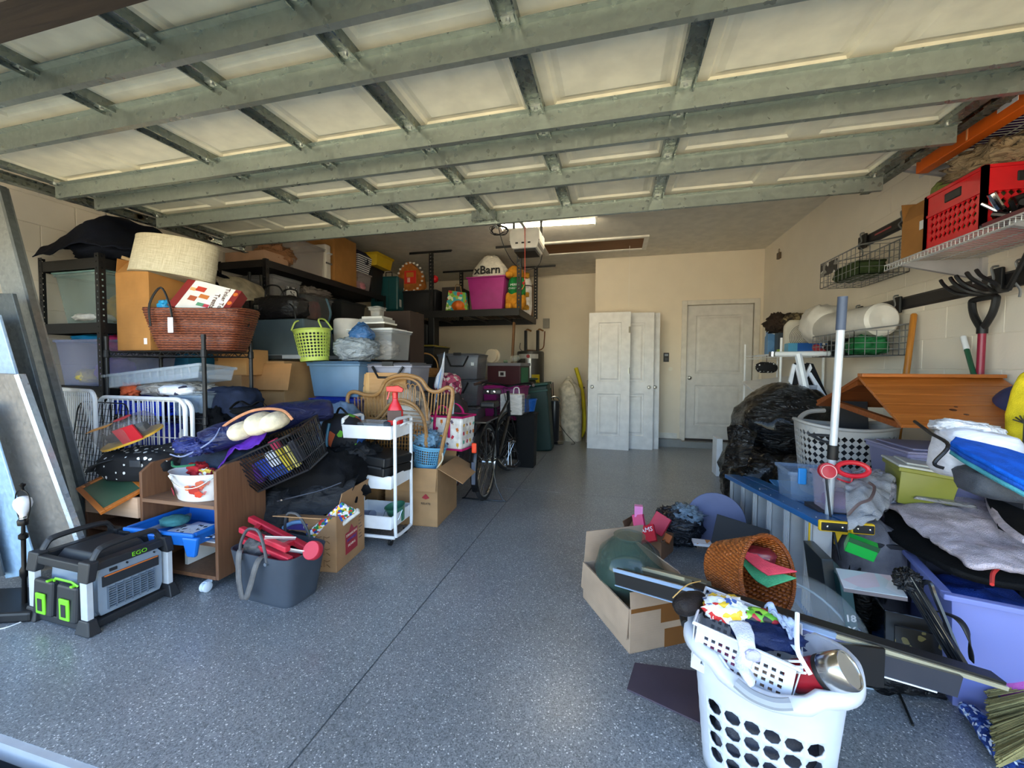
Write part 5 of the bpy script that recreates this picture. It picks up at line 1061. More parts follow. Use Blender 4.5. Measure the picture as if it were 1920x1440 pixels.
for k, (x, y, z, hx, w_, h_, l2) in enumerate(((-.13, -.06, .03, '5a2a8a', .04, .12, 'purple pouch inside the black basket, left end'), (-.06, -.07, .05, '2440b0', .08, .1, 'blue printed pack inside the black basket'), (-.0, -.07, .08, 'dfe3f0', .06, .09, 'white packet inside the black basket'), (.05, -.07, .03, 'd8c23a', .03, .14, 'yellow striped book in the black basket'), (.09, -.07, .03, 'e0d078', .03, .14, 'pale yellow book in the black basket'), (.13, -.07, .05, '2a2c36', .04, .13, 'dark book at the right of the black basket'), (-.02, -.06, .02, '2a4a9a', .14, .06, 'blue comic at the bottom of the black basket'), (.04, -.06, .15, 'b03050', .05, .06, 'dark pink packet near the black basket rim'))):
    o = M().box(-w_/2, w_/2, -.015, .015, 0, h_).build('packet', mat(hx), label=l2, cat='packet', bevel=.003); o.rotation_euler = (R(14), R(-24), R(8)); o.location = inb(x, y, z)
sheet('purple_cloth', mat('5b2ba0', 'fabric', .55), [[inb(-.22, -.14, .20), inb(-.1, -.13, .235), inb(.03, -.12, .23)], [inb(-.2, -.05, .235), inb(-.08, -.03, .27), inb(.05, -.02, .25)], [inb(-.18, .05, .22), inb(-.06, .07, .25), inb(.06, .08, .23)]], 'shiny purple cloth over the black basket rim', 'cloth', amp=.03, fr=9, seed=7)
e = T('cream_cushion', 'cream boucle cushion ring with pinkish edge on top of the black basket', 'cushion', inb(-.02, -.06, .255), rot=(R(10), R(-16), R(10)))
for i, x in enumerate((-.16, -.06, .05, .14)):
    mm = M(); blob_mesh(mm, (x, 0, 0), (.13, .17, .10+.02*(i == 2)), seed=130+i, amp=.05); mm.build('cushion_segment', mat('e8d8b8', 'fabric', .95), e, smooth=2)
M().tube(smooth_path([(-.23, -.05, .05), (-.1, -.03, .115), (.05, 0, .14), (.2, 0, .10), (.24, 0, .03)]), .008, 6).build('piping', mat('c98a64', 'fabric'), e)
q = PY(625, 830, 2.35); e = T('kids_backpack', 'black backpack with blue orange and green shapes behind the black basket', 'backpack', (q.x, 2.45, q.z-.17), R(-8))
mm = M(); blob_mesh(mm, (0, 0, 0), (.34, .2, .36), seed=140, amp=.05, pw=2.6); mm.build('pack_body', mat('0f1016', 'multi', .8, hex2='0f1016,0f1016,121420,1f4f9a,101016,b0502a,0f1016,5a9a2a', scale=.45), e, smooth=2)
M().tube(smooth_path([(-.02, -.1, .30), (-.03, -.115, .18), (-.02, -.11, .04)]), .01, 6).build('teal_zip', mat('1f5f7a'), e)
M().tube(smooth_path([(-.06, 0, .34), (0, -.02, .40), (.06, 0, .34)]), .008, 6).build('top_loop', BLACKP, e)
# black coats and bags slumped over the box
e = T('black_jacket', 'black jacket with zip pockets slumped over the cardboard box', 'jacket')
J = mat('0d0f15', 'crinkle', .7, bump=.5)
sheet('jacket_body', J, [[PY(495, 1000, 1.93), PY(560, 1010, 1.95), PY(585, 985, 1.98)], [PY(490, 940, 2.0), PY(565, 930, 2.02), PY(660, 925, 2.1)], [PY(510, 905, 2.12), PY(590, 890, 2.15), PY(670, 905, 2.2)], [PY(540, 880, 2.3), PY(620, 865, 2.35), PY(675, 890, 2.4)]], parent=e, amp=.045, fr=6, seed=9, nu=48, nv=48, solid=.012)
M().tube(smooth_path([PY(520, 940, 1.93), PY(560, 930, 1.94), PY(600, 920, 1.98), PY(640, 905, 2.03)]), .004, 5).build('zip', mat('34363e', 'plain', .4), e)
M(Matrix.Translation(PY(528, 937, 1.92))).lathe([(0, -.008), (.009, -.005), (.009, .005), (0, .008)], 10).build('zip_pull', STEEL, e)
blob('black_duffel', mat('0b0c10', 'fabric', .8), (-1.87, 2.25, .28), (.62, .42, .38), 'large black fabric bag under the jacket and black basket', 'bag', seed=143, amp=.1, pw=3, ridge=.2)
blob('black_pile_bag', mat('0a0b0f', 'fabric', .8), (-2.0, 2.2, .0), (.5, .4, .5), 'black bag at the bottom of the pile behind the cabinet', 'bag', seed=144, amp=.1, pw=3)
e = T('black_rucksack', 'black rucksack lying right of the black basket, behind the cart', 'backpack', (-1.72, 2.42, .40), R(10)); mm = M(); blob_mesh(mm, (0, 0, 0), (.32, .3, .28), seed=145, amp=.14, ridge=.4); mm.build('pack_body', J, e, smooth=2)
strap('strap', BLACKP, [(-.12, -.12, .24), (-.02, -.16, .18), (.06, -.13, .26), (.12, -.1, .2)], .025, e)
# floral ironing mitt / bag in box
p0 = PY(600, 960, 2.05)
e = T('floral_pad', 'white edged pad with bright flower print sticking out of the box', 'pad', PY(625, 978, 2.0), rot=(R(-50), R(-38), R(20)))
M().hexa([(-.16, -.04, 0), (.12, -.06, 0), (.12, .06, 0), (-.16, .03, 0), (-.16, -.04, .03), (.12, -.06, .03), (.12, .06, .03), (-.16, .03, .03)]).build('printed_cloth', mat('3a6ad8', 'multi', .8, hex2='ffffff,2f6fd0,d83a2a,f2c530,2f8a4a,ffffff,2a4fb8', scale=2.2), e, bevel=.01)
M().box(-.17, .13, .06, .085, -.004, .034).build('white_edge', mat('e9e2d4', 'fabric'), e, bevel=.01)
# moving box
e = carton('brown moving box with red house print and a raised back flap', (-1.72, 2.13, 0), R(97), .33, .30, .33, (('f', 15, .14), ('l', 75, .14)), mat('a98058', 'card', .85))
HD = e
def box_print(parent, c, dx, dy, w, h, m, eps=.002):       # flat print on a box side; dx: in-plane direction, dy: outward
    mm = M(); c, dx, n = Vector(c), Vector(dx).normalized(), Vector(dy).normalized(); u = Vector((0, 0, 1)); mm.add([c-dx*w/2-u*h/2+n*eps, c+dx*w/2-u*h/2+n*eps, c+dx*w/2+u*h/2+n*eps, c-dx*w/2+u*h/2+n*eps], [(0, 1, 2, 3)]); return mm.build('printed_mark', m, parent, solid=.0006)
RP = mat('a02a34', 'plain', .6); PP = mat('4a3a86', 'plain', .6)
o = M().prism([(-.07, -.08), (.07, -.08), (.07, .05), (.03, .05), (0, .085), (-.03, .05), (-.07, .05)], -.0008, .0008).build('house_print', RP, HD); o.location = (0, -.151, .14)
text('ARMABLE', .026, PP, HD, (0, -.1525, .14)); text('STRONG BOX', .02, mat('e6c8b0'), HD, (0, -.1525, .17)); text('MOVING', .022, mat('e6c8b0'), HD, (0, -.1525, .105))
for k in range(7): M().box(.09+.0, .13-(k % 3)*.01, -.1516, -.15, .1+k*.022, .105+k*.022).build('print_line', mat('5a3f28'), HD)
M(Matrix.Translation((-.0, -.151, .275)) @ Matrix.Rotation(PI/2, 4, 'X')).lathe([(0, -.001), (.032, -.001), (.032, .001), (0, .001)], 20, sy=.4).build('hand_hole', mat('1c130c'), HD)
o = M().box(-.1, .04, -.0006, .0006, -.02, .02).build('printed_band', PP, HD); o.location = (-.166, .07, .26); o.rotation_euler = (0, 0, -PI/2)
text('IES', .026, mat('d9c8d8'), HD, (-.168, .04, .26), (PI/2, 0, -PI/2))
for zz in (.05, .12, .19):
    for yy in (-.09, -.04): M().tube([(-.1665, yy-.018, zz-.02), (-.1665, yy, zz-.005), (-.1665, yy+.018, zz-.02), (-.1665, yy+.018, zz+.02), (-.1665, yy, zz+.012), (-.1665, yy-.018, zz+.02)], .0016, 4).build('hexagon_print', mat('6f4a26'), HD)
q = PY(545, 985, 1.95); M().tube(smooth_path([q+Vector((-.05, 0, -.02)), q+Vector((.02, -.01, .02)), q+Vector((.08, 0, .03))]), .012, 8).build('blue_water_bottle', mat('7aa8d8', 'plain', .3), label='pale blue bottle neck beside the floral pad', cat='bottle')

# box right of the cart with baskets and cooler bag
e = carton('open cardboard box with drooping right flap behind the cart', (-1.50, 2.97, 0), R(4), .42, .46, .44, (('r', 118, .22), ('f', 172, .17), ('b', 10, .15)), mat('b0895f', 'card', .85))
o = M().prism([(-.03, 0), (0, .03), (.03, 0), (0, -.012)], -.0008, .0008).build('printed_logo', RP, e); o.location = (.12, -.2375, .22); text('RELATE', .022, mat('5a4a3a'), e, (.12, -.2375, .175))
M().box(-.0, .05, -.2385, -.237, .36, .40).build('tape', TAPE, e)
carton('second brown cardboard box behind the cart lower trays', (-1.98, 2.95, 0), R(-3), .42, .36, .42, (), mat('9c7448', 'card', .85), closed=True)
q = PY(805, 870, 2.9); e = T('sky_blue_basket', 'sky blue perforated plastic basket in the open cardboard box', 'basket', (q.x-.02, 2.9, .42), rot=(0, R(8), 0))
round_basket(e, mat('6fb2d8', 'plain', .4), .10, .135, .17, 44, 9, lambda i, j: 2 <= j <= 7, .8, 6)
M().tube(smooth_path([(.13, -.06, .165), (.155, -.08, .1), (.12, -.09, .02), (.13, -.03, .0)]), .006, 6).build('carry_loop', mat('d9cdb4'), e)
blob('clear_wrap', mat('7fa8c8', 'crinkle', .1), (q.x-.03, 2.92, .56), (.2, .2, .14), 'crumpled clear film inside the sky blue basket', 'film', seed=150, ridge=.5)
q = PY(838, 830, 3.15)
e = T('cooler_bag', 'white insulated picnic bag with lolly print and magenta trim', 'bag', (q.x, 3.2, .52), R(-8)); MAG = mat('c21f6a', 'fabric', .7)
W_, D_, H_ = .19, .12, .27
M().hexa([(-W_*.92, -D_, 0), (W_*.92, -D_, 0), (W_*.92, D_, 0), (-W_*.92, D_, 0), (-W_, -D_, H_), (W_, -D_, H_), (W_, D_, H_), (-W_, D_, H_)]).build('bag_body', mat('efe8e2', 'fabric', .7), e, bevel=.02)
for z in (.004, H_): M().tube([(-W_, -D_, z), (W_, -D_, z), (W_, D_, z), (-W_, D_, z)], .009, 6, closed=True).build('magenta_piping', MAG, e)
for k in range(4):
    x, y = ((W_, D_), (-W_, D_), (W_, -D_), (-W_, -D_))[k]
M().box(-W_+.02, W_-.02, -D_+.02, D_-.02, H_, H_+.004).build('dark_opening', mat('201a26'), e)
for s_ in (-1, 1): strap('magenta_handle', MAG, [(-.07, s_*D_*1.03, .1), (-.06, s_*D_*1.05, H_), (-.02, s_*D_*.9, H_+.09), (.05, s_*D_*.9, H_+.06), (.07, s_*D_*1.05, H_-.02), (.07, s_*D_*1.03, .1)], .025, e, side=(1, 0, 0))
random.seed(5); lc_ = ['3f9a86', 'c2304a', 'e0a832', '6a5a6a', 'd8742a']
for i in range(7):
    for j in range(4):
        if (i+j) % 2: continue
        x = -.15+i*.05; z = .04+j*.062; a = random.uniform(-.7, .7)
        if abs(abs(x)-.07) < .018: continue
        T_ = Matrix.Translation((x, -D_-.0015, z)) @ Matrix.Rotation(a, 4, 'Y')
        M(T_).box(-.011, .011, -.001, .001, -.008, .02).build('lolly_print', mat(lc_[(i*2+j) % 5]), e, bevel=.004); M(T_).box(-.003, .003, -.0008, .0008, -.022, -.008).build('lolly_stick', mat('c9a070'), e)
for i in range(4):
    for j in range(3):
        T_ = Matrix.Translation((W_*.965+.0025, -.08+i*.055, .06+j*.07)) @ Matrix.Rotation(random.uniform(-.6, .6), 4, 'X')
        M(T_).box(-.001, .001, -.01, .01, -.008, .02).build('lolly_print', mat(lc_[(i+j) % 5]), e)
# white flag on stick & pole
f0_ = PY(832, 668, 3.3); f1_ = PY(812, 775, 3.15); e = T('white_flag', 'white cloth flag on a thin blue stick stuck in the picnic bag', 'flag')
M().tube([PY(833, 662, 3.32), PY(812, 780, 3.18)], .004, 6).build('stick', mat('7fa6d8'), e)
sheet('flag_cloth', mat('dfe2ec', 'fabric'), [[PY(834, 662, 3.31), PY(832, 700, 3.31), PY(826, 728, 3.3)], [PY(826, 690, 3.28), PY(822, 705, 3.26), PY(820, 728, 3.27)], [PY(818, 708, 3.3), PY(814, 722, 3.28), PY(815, 727, 3.28)]], parent=e, amp=.015, fr=12, nu=12, nv=12)
M(Matrix.Translation(PY(818, 752, 3.24))).lathe([(0, -.01), (.008, 0), (0, .012)], 8).build('clip', WHITEP, e)
M().tube([PY(850, 742, 3.3), PY(848, 790, 3.25)], .012, 8).build('white_pole', mat('cfe0e4'), label='short white pole standing in the picnic bag', cat='pole')
# black umbrella-patterned stroller bits behind: luggage with wheels
q = PZ(870, 920, 0)
e = T('wheeled_trolley', 'dark patterned wheeled bag standing behind the cardboard box', 'trolley', (q.x-.12, 3.42, 0))
M().box(-.17, .12, -.08, .14, .08, .55).build('bag_body', mat('22232a', 'multi', .8, hex2='1c1c22,1c1c22,3a3a44,c8c8d0,1c1c22,8a3a3a', scale=.8), e, bevel=.03)
for x in (-.02, .06, .13):
    for y in (-.1,): M(Matrix.Translation((x, y, .035+.008*(x > .1))) @ Matrix.Rotation(PI/2-.3, 4, 'Y')).lathe([(0, -.012), (.035, -.012), (.035, .012), (0, .012)], 16).lathe([(0, .013), (.02, .013), (0, .016)], 12).build('wheel', BLACKP, e); M(Matrix.Translation((x, y, .035)) @ Matrix.Rotation(PI/2-.3, 4, 'Y')).lathe([(0, .012), (.02, .0135), (0, .018)], 12).build('wheel_hub', mat('b8b8bc'), e)
# grey sacks behind bag
q = PY(880, 740, 3.75); e = T('grey_duffel', 'big grey brown soft bag behind the picnic bag and bicycle saddle', 'bag', (-1.78, 3.85, 0)); mm = M(); blob_mesh(mm, (0, 0, 0), (.62, .5, .92), seed=160, amp=.07, pw=3.4, ridge=.12); mm.build('bag_body', mat('4a4448', 'fabric', .9), e, smooth=2)
strap('rope_handle', mat('8a8078', 'fabric'), [(-.2, -.1, .92), (.0, -.2, .95), (.15, -.22, .93), (.3, -.2, .96)], .05, e)
for k in range(3): M().tube(smooth_path([(.16+.02*k, -.27, .78), (.17+.02*k, -.29, .66), (.2+.015*k, -.27, .55)]), .006, 5).build('green_cord', mat('3f8a4a'), e)

# ------------------------------------------------------------------ bicycle
RW = PZ(907, 938, 0); FW_ = PZ(952, 888, 0)
d_ = (FW_-RW); d_.z = 0; L_b = 1.04; ang = math.atan2(d_.y, d_.x)+R(0)
mid = (RW+FW_)/2
e = T('bicycle', 'black city bicycle with two baskets and a rear stand', 'bicycle', (RW.x, RW.y+.06, 0), ang, sc=1.04)
BK = mat('141416', 'plain', .3, .2); TYR = mat('242426', 'plain', .8)
def wheel(x, turn=0, nm='wheel'):
    r_ = .325; T_ = Matrix.Translation((x, 0, r_)) @ Matrix.Rotation(turn, 4, 'Z')
    w_ = M(T_); w_.tube([Vector((r_*math.cos(a), 0, r_*math.sin(a)))*.965 for a in [2*PI*i/40 for i in range(40)]], .019, 8, closed=True); o = w_.build('tyre', TYR, e, smooth=1)
    M(T_).tube([Vector((math.cos(a), 0, math.sin(a)))*.292 for a in [2*PI*i/40 for i in range(40)]], .012, 6, closed=True).build('rim', CHROME, o, smooth=1)
    sp_ = M(T_)
    for i in range(28):
        a = 2*PI*i/28; a2_ = a+(.5 if i % 2 else -.5); sp_.tube([(math.cos(a)*.29, 0, math.sin(a)*.29), (math.cos(a2_)*.02, (.03 if i % 4 < 2 else -.03), math.sin(a2_)*.02)], .0019, 3)
    sp_.build('spokes', STEEL, o, kind='stuff')
    M(T_ @ Matrix.Rotation(PI/2, 4, 'X')).lathe([(0, -.05), (.012, -.05), (.022, -.03), (.016, 0), (.022, .03), (.012, .05), (0, .05)], 12).build('hub', STEEL, o)
    return o
wheel(0); fx = L_b; wheel(fx, R(-26))
seatc = Vector((.30, 0, .93)); bb_ = Vector((.44, 0, .28)); hd = Vector((.86, 0, .80)); hd0 = Vector((.90, 0, .62))
fr = M()
for a, b_, r_ in ((bb_, seatc+Vector((0, 0, -.12)), .016), (bb_, hd0, .018), (Vector((.36, 0, .62)), hd, .015), (hd0, hd+Vector((-.02, 0, .1)), .018)): fr.tube([a, b_], r_, 8)
for s_ in (-1, 1): fr.tube([bb_+Vector((0, s_*.02, 0)), (0, s_*.055, .325)], .009, 6).tube([Vector((.35, s_*.02, .70)), (0, s_*.055, .325)], .008, 6).tube([hd0+Vector((0, s_*.03, -.02)), Vector((.97, s_*.05, .45)), Vector((fx, s_*.055, .325))], .01, 6)
fr.build('frame', BK, e, smooth=1)
def fender(cx_, a0, a1, turn=0):
    T_ = Matrix.Translation((cx_, 0, .325)) @ Matrix.Rotation(turn, 4, 'Z'); n = 18; vs = []
    for i in range(n+1):
        a = R(a0+(a1-a0)*i/n)
        for y in (-.03, -.018, .018, .03): k = .355-(abs(y) > .02)*.01; vs.append((k*math.cos(a), y, k*math.sin(a)))
    return M(T_).add(vs, [(4*i+j, 4*i+j+1, 4*i+j+5, 4*i+j+4) for i in range(n) for j in range(3)]).build('mudguard', BK, e, solid=.002, smooth=2)
fender(0, 40, 210); fender(fx, 60, 170, R(-26))
M().box(-.345, -.325, -.02, .02, .47, .55).build('rear_reflector', mat('ff4a22', 'plain', .3, emit=0), e, bevel=.008)
M().box(-.358, -.353, -.016, .016, .22, .40).build('rear_flap', mat('4f5666'), e, bevel=.006)
M().prism([(-.14, 0), (-.1, .09), (.0, .055), (.13, .018), (.14, 0), (.13, -.018), (.0, -.055), (-.1, -.09)], -.025, .02, 'z').build('saddle', mat('2a2426', 'plain', .5), e, bevel=.015).location = seatc
for s_ in (-1, 1): M(Matrix.Translation(seatc+Vector((-.14, s_*.03, .0))) @ Matrix.Rotation(-PI/2, 4, 'Y')).lathe([(0, 0), (.012, 0), (.01, .006), (0, .007)], 10).build('saddle_rivet', CHROME, e)
M().box(-.2, .2, -.06, .06, .0, .012).box(-.02, .0, -.008, .008, -.36, 0).build('rear_carrier', BK, e).location = (.0, 0, .69)
M().box(-.1, .1, -.07, .07, .0, .06).build('carrier_bag', BLACKP, e, bevel=.02).location = (.12, 0, .79)
hb = hd+Vector((-.02, 0, .12)); M().tube(smooth_path([hb+Vector((-.14, -.30, .06)), hb+Vector((-.06, -.26, .07)), hb+Vector((.04, -.1, .05)), hb+Vector((.02, 0, .03)), hb+Vector((.04, .1, .05)), hb+Vector((-.06, .26, .07)), hb+Vector((-.14, .30, .06))], 4), .011, 8).build('handlebar', BK, e, smooth=1)
for s_ in (-1, 1): M().tube([hb+Vector((-.2, s_*.31, .055)), hb+Vector((-.1, s_*.28, .065))], .016, 8).build('grip', mat('3a2a26'), e); M().tube([hb+Vector((-.02, s_*.24, .07)), hb+Vector((-.12, s_*.26, .045))], .006, 6).build('brake_lever', STEEL, e)
wb_ = M(); x0_, x1_, y0_, y1_, z0_, z1_ = 1.0, 1.24, -.17, .17, .64, .84
for (O_, U_, V_, a_, b2) in (((x0_, y0_, z0_), (x1_-x0_, 0, 0), (0, 0, z1_-z0_), 8, 5), ((x0_, y1_, z0_), (x1_-x0_, 0, 0), (0, 0, z1_-z0_), 8, 5), ((x0_, y0_, z0_), (0, y1_-y0_, 0), (0, 0, z1_-z0_), 10, 5), ((x1_, y0_, z0_), (0, y1_-y0_, 0), (0, 0, z1_-z0_), 10, 5), ((x0_, y0_, z0_), (x1_-x0_, 0, 0), (0, y1_-y0_, 0), 6, 8)): wire_grid(wb_, O_, U_, V_, a_, b2, .0022, 4)
wb_.build('front_wire_basket', BK, e, kind='stuff')
M().tube(smooth_path([hb, hb+Vector((.12, .08, .0)), hb+Vector((.14, .05, -.16)), hb+Vector((.03, .02, -.25))]), .004, 5).build('brake_cable', BLACKP, e)
M(Matrix.Translation(bb_) @ Matrix.Rotation(PI/2, 4, 'X')).lathe([(0, -.05), (.09, -.05), (.09, -.045), (0, -.045)], 24).build('chainring', STEEL, e)
M().beam(bb_+Vector((0, -.06, 0)), bb_+Vector((.1, -.07, -.13)), .02, .014).build('crank', STEEL, e); M().beam(bb_+Vector((0, .06, 0)), bb_+Vector((-.1, .07, .13)), .02, .014).build('crank', STEEL, e)
for s_ in (-1, 1): M().cbox(bb_+Vector((-s_*.1, s_*.11, s_*.13)), (.09, .08, .02)).build('pedal', BLACKP, e)
M().tube(smooth_path([(-.02, -.07, .325), (-.03, -.10, .14), (-.06, -.17, .02), (-.06, -.17, .008), (-.06, .17, .008), (-.06, .17, .02), (-.03, .10, .14), (-.02, .07, .325)], 3), .006, 6).build('rear_stand', BK, e)
M(Matrix.Translation((fx, 0, .325))).box(-.002, .002, -.06, .06, -.12, -.11).build('wheel_reflector', CHROME, e)
BM = Matrix.Translation(e.location) @ Matrix.Rotation(ang, 4, 'Z')
q = BM @ Vector((1.12, 0, .65)); e = T('white_gift_bag', 'white paper bag with handle in the bicycle front basket', 'bag', q, ang)
M().box(-.09, .09, -.13, .13, 0, .24).build('bag_body', mat('d8d4d0', 'crinkle', .7, bump=.2), e, bevel=.01); M().tube(smooth_path([(-.05, -.09, .24), (-.05, -.08, .31), (-.05, -.03, .31), (-.05, -.02, .24)]), .006, 6).build('handle', WHITEP, e)
q = PY(990, 757, 4.85); e = T('small_blue_basket', 'small bright blue plastic basket beside the bicycle handlebar', 'basket', (q.x, 4.80, .67), rot=(0, R(-4), 0))
round_basket(e, mat('1558a8', 'plain', .4), .08, .115, .14, 28, 8, lambda i, j: 1 <= j <= 6, .5, 6, sx=1.1, sy=.8)
tote('black bin behind the bicycle front wheel', (q.x, 4.80, 0), 0, .22, .2, .64, mat('08090a', 'plain', .9), mat('08090a', 'plain', .9))

# ------------------------------------------------------------------ bins and boxes along the back left
for k, (z, l2) in enumerate(((1.03, 'grey clear bin with black swing handle, topmost of its stack'), (.70, 'grey clear bin with black handle, directly under the topmost'), (.36, 'grey clear bin, third from the top of its stack'), (.0, 'grey clear bin on the floor under its stack'))):
    q = PY(868, 700, 4.75); latch_bin(l2, (-1.92, 4.95, z+.02), R(3), .52, .44, .30, clear('77777f', .85, .25), 'grey latch bins stacked by the back')
blob('pink_contents', mat('b88a80', 'fabric'), (-1.92, 4.9, .74), (.36, .3, .12), 'pale pink cloth in the second grey bin', 'cloth', seed=170)
M().box(-1.73, -1.69, 4.715, 4.718, 1.22, 1.26).build('bin_sticker', WHITEP, label='small white sticker on the topmost grey bin', cat='sticker')
for k, (x, y, z, w, d, h, c_, lc2, l2) in enumerate(((-2.55, 5.0, 0, .6, .5, .55, '1c1d20', '232428', 'black storage bin on the floor in the back left stack'), (-2.55, 5.0, .6, .6, .5, .42, '5a2226', '1a1a1c', 'dark red lidded bin in the back left stack'), (-2.55, 5.0, 1.06, .6, .5, .4, '17181a', '8a7a2a', 'black bin with yellow edge near the top of back left stack'), (-3.46, 5.9, 0, .56, .6, .8, '1a1b1e', '222428', 'large black bin under the ceiling rack'), (-3.46, 5.9, .84, .56, .6, .7, '1e1f24', '2a2a30', 'black bin on top of the large black bin under the ceiling rack'))):
    tote(l2, (x, y, z), R(2*k-3), w, d, h, mat(c_, 'plain', .45), mat(lc2, 'plain', .45))
q = PY(790, 615, 5.6); e = T('black_speaker', 'small black box with upright panel under the ceiling rack', 'box', (q.x, 5.7, 1.5)); M().box(-.18, .1, -.1, .1, 0, .34).box(.1, .2, -.08, .1, 0, .46).build('case', BLACKP, e, bevel=.01); M().box(-.03, -.025, -.104, -.1, .02, .32).build('seam', mat('4a4a4e'), e)
tote('black bin supporting the small black box', (q.x, 5.75, .0), 0, .45, .4, 1.46, mat('1b1c20'), mat('1b1c20'))
tote('magenta storage tote with lid behind the bicycle', (-1.42, 5.25, .52), R(-4), .50, .42, .42, mat('8a1a68', 'plain', .4), mat('a0207a', 'plain', .4))
tote('black storage tote on the floor under the magenta tote', (-1.42, 5.25, .04), R(2), .50, .42, .42, mat('0b0b0d', 'plain', .8), mat('0b0b0d', 'plain', .8))
e = T('dark_red_file_box', 'dark red decorated file box on the magenta tote', 'box', (-1.39, 5.25, .98), R(-12)); M().box(-.24, .24, -.15, .15, 0, .24).build('box_body', mat('3c1216', 'plain', .5), e, bevel=.004); M().box(-.25, .25, -.16, .16, .24, .28).build('box_lid', mat('6f6a6c', 'plain', .5), e, bevel=.004); M().box(-.07, .03, -.154, -.15, .1, .17).build('label_holder', mat('b8b0a8', 'plain', .4), e); M().box(-.045, .005, -.156, -.153, .115, .155).build('label_card', mat('2b1a18'), e); M().box(.241, .246, -.12, .1, .02, .22).build('green_side', mat('145a34'), e)
q = PY(924, 650, 5.2); e = T('tape_reel', 'round cream wreath reel lying upright on the dark red box', 'reel', (q.x, 5.2, 1.265), rot=(0, 0, R(-20)))
M(Matrix.Translation((0, 0, .09)) @ Matrix.Rotation(PI/2, 4, 'X')).lathe([(.015, -.04), (.09, -.04), (.09, -.034), (.07, -.03), (.07, .03), (.09, .034), (.09, .04), (.015, .04)], 24).build('spool', mat('c9b79c', 'plain', .5), e, smooth=1)
e = T('glass_jar', 'small glass jar lying on the dark red box', 'jar', (q.x+.26, 5.2, 1.265), rot=(0, R(80), 0)); M().lathe([(0, 0), (.04, 0), (.045, .02), (.045, .09), (.03, .11), (.03, .12), (0, .12)], 16, (-.045, 0, 0)).build('jar_body', clear('a8a89a', .5, .1), e, smooth=1)
M().tube([(q.x+.15, 5.2, 1.28), (q.x+.2, 5.22, 1.28)], .02, 8).build('green_roll', mat('5a6a52'), label='small greenish roll between the reel and jar', cat='roll')
# wooden bat like post
p0, p1 = PY(955, 760, 5.7), PY(964, 604, 5.7); p0.z = .3; p0.x = p1.x-.08
e = T('wooden_post', 'brown wooden stave standing left of the water heater', 'stick', (p0.x, 5.7, 0)); M().beam((0, 0, 0), (p1.x-p0.x, 0, p1.z), .075, .03).build('stave', mat('7a5228', 'wood', .6, hex2='5f3d1b', bump=1), e, bevel=.012)
# water heater
hx = (PY(970, 660, 7.2).x+PY(1020, 660, 7.2).x)/2; hr = .245
e = T('water_heater', 'grey cylindrical water heater with yellow energy label', 'water heater', (hx, 7.2, 0))
M().lathe([(0, .02), (hr-.02, .02), (hr-.02, .06), (hr, .06), (hr, 1.46), (hr-.01, 1.49), (hr-.06, 1.5), (0, 1.51)], 40).build('tank', mat('4a4844', 'plain', .4, .3), e, smooth=1)
ax_ = Matrix.Rotation(R(-80), 4, 'Z')
def onc(a, z0, z1, w, m, nm, r_=.0):
    n = 6; mm = M(); vs = []
    for i in range(n+1):
        t_ = R(a)+(-.5+i/n)*w/hr
        for z in (z0, z1): vs.append(((hr+.003+r_)*math.cos(t_), (hr+.003+r_)*math.sin(t_), z))
    return mm.add(vs, [(2*i, 2*i+2, 2*i+3, 2*i+1) for i in range(n)]).build(nm, m, e, solid=.003)
onc(-88, .1, 1.44, .10, mat('a09c96', 'plain', .3, .6), 'front_strip'); onc(-90, 1.36, 1.44, .38, mat('bdb8b0', 'plain', .4), 'brand_band', .002); onc(-56, .8, 1.08, .15, mat('c8b41c', 'plain', .5), 'energy_label', .002); onc(-100, .72, 1.05, .05, BLACKP, 'access_panel', .01)
M(Matrix.Translation((hr*math.cos(R(-88)), hr*math.sin(R(-88))-.006, 1.4)) @ Matrix.Rotation(PI/2, 4, 'X')).lathe([(0, 0), (.032, 0), (.03, .004), (0, .005)], 16).build('round_badge', mat('a83232'), e)
for z_ in (1.0, .94, .88): onc(-56, z_, z_+.012, .11, mat('4a4414'), 'printed_line', .0045)
for x in (-.09, .13): M().tube([(x, 0, 1.5), (x, 0, 1.86), (x+.0, 0, 1.87)], .028, 8).build('pipe_insulation', BLACKP, e); M().tube(smooth_path([(x, 0, 1.86), (x+.03, 0, 1.89), (x+.1, .02, 1.86)], 4), .015, 8).build('valve', mat('a87a4a', 'plain', .3, .8), e)
M().tube(smooth_path([(-.15, 0, 1.5), (-.2, 0, 1.55), (-.19, 0, 1.65)]), .006, 6).build('probe', BLACKP, e); M().tube(smooth_path([(.24, .1, 1.86), (.24, .05, 1.7), (.22, .05, 1.56), (.12, .0, 1.51), (-.1, 0, 1.52)]), .011, 6).build('copper_pipe', mat('8a5a3a', 'plain', .4, .6), e)
M().box(hx+.15, hx+.27, YB2-.05, YB2-.005, 1.95, 2.13).build('wall_box', mat('8f8a80', 'plain', .5), label='grey metal box on the wall above the water heater', cat='box', bevel=.004)
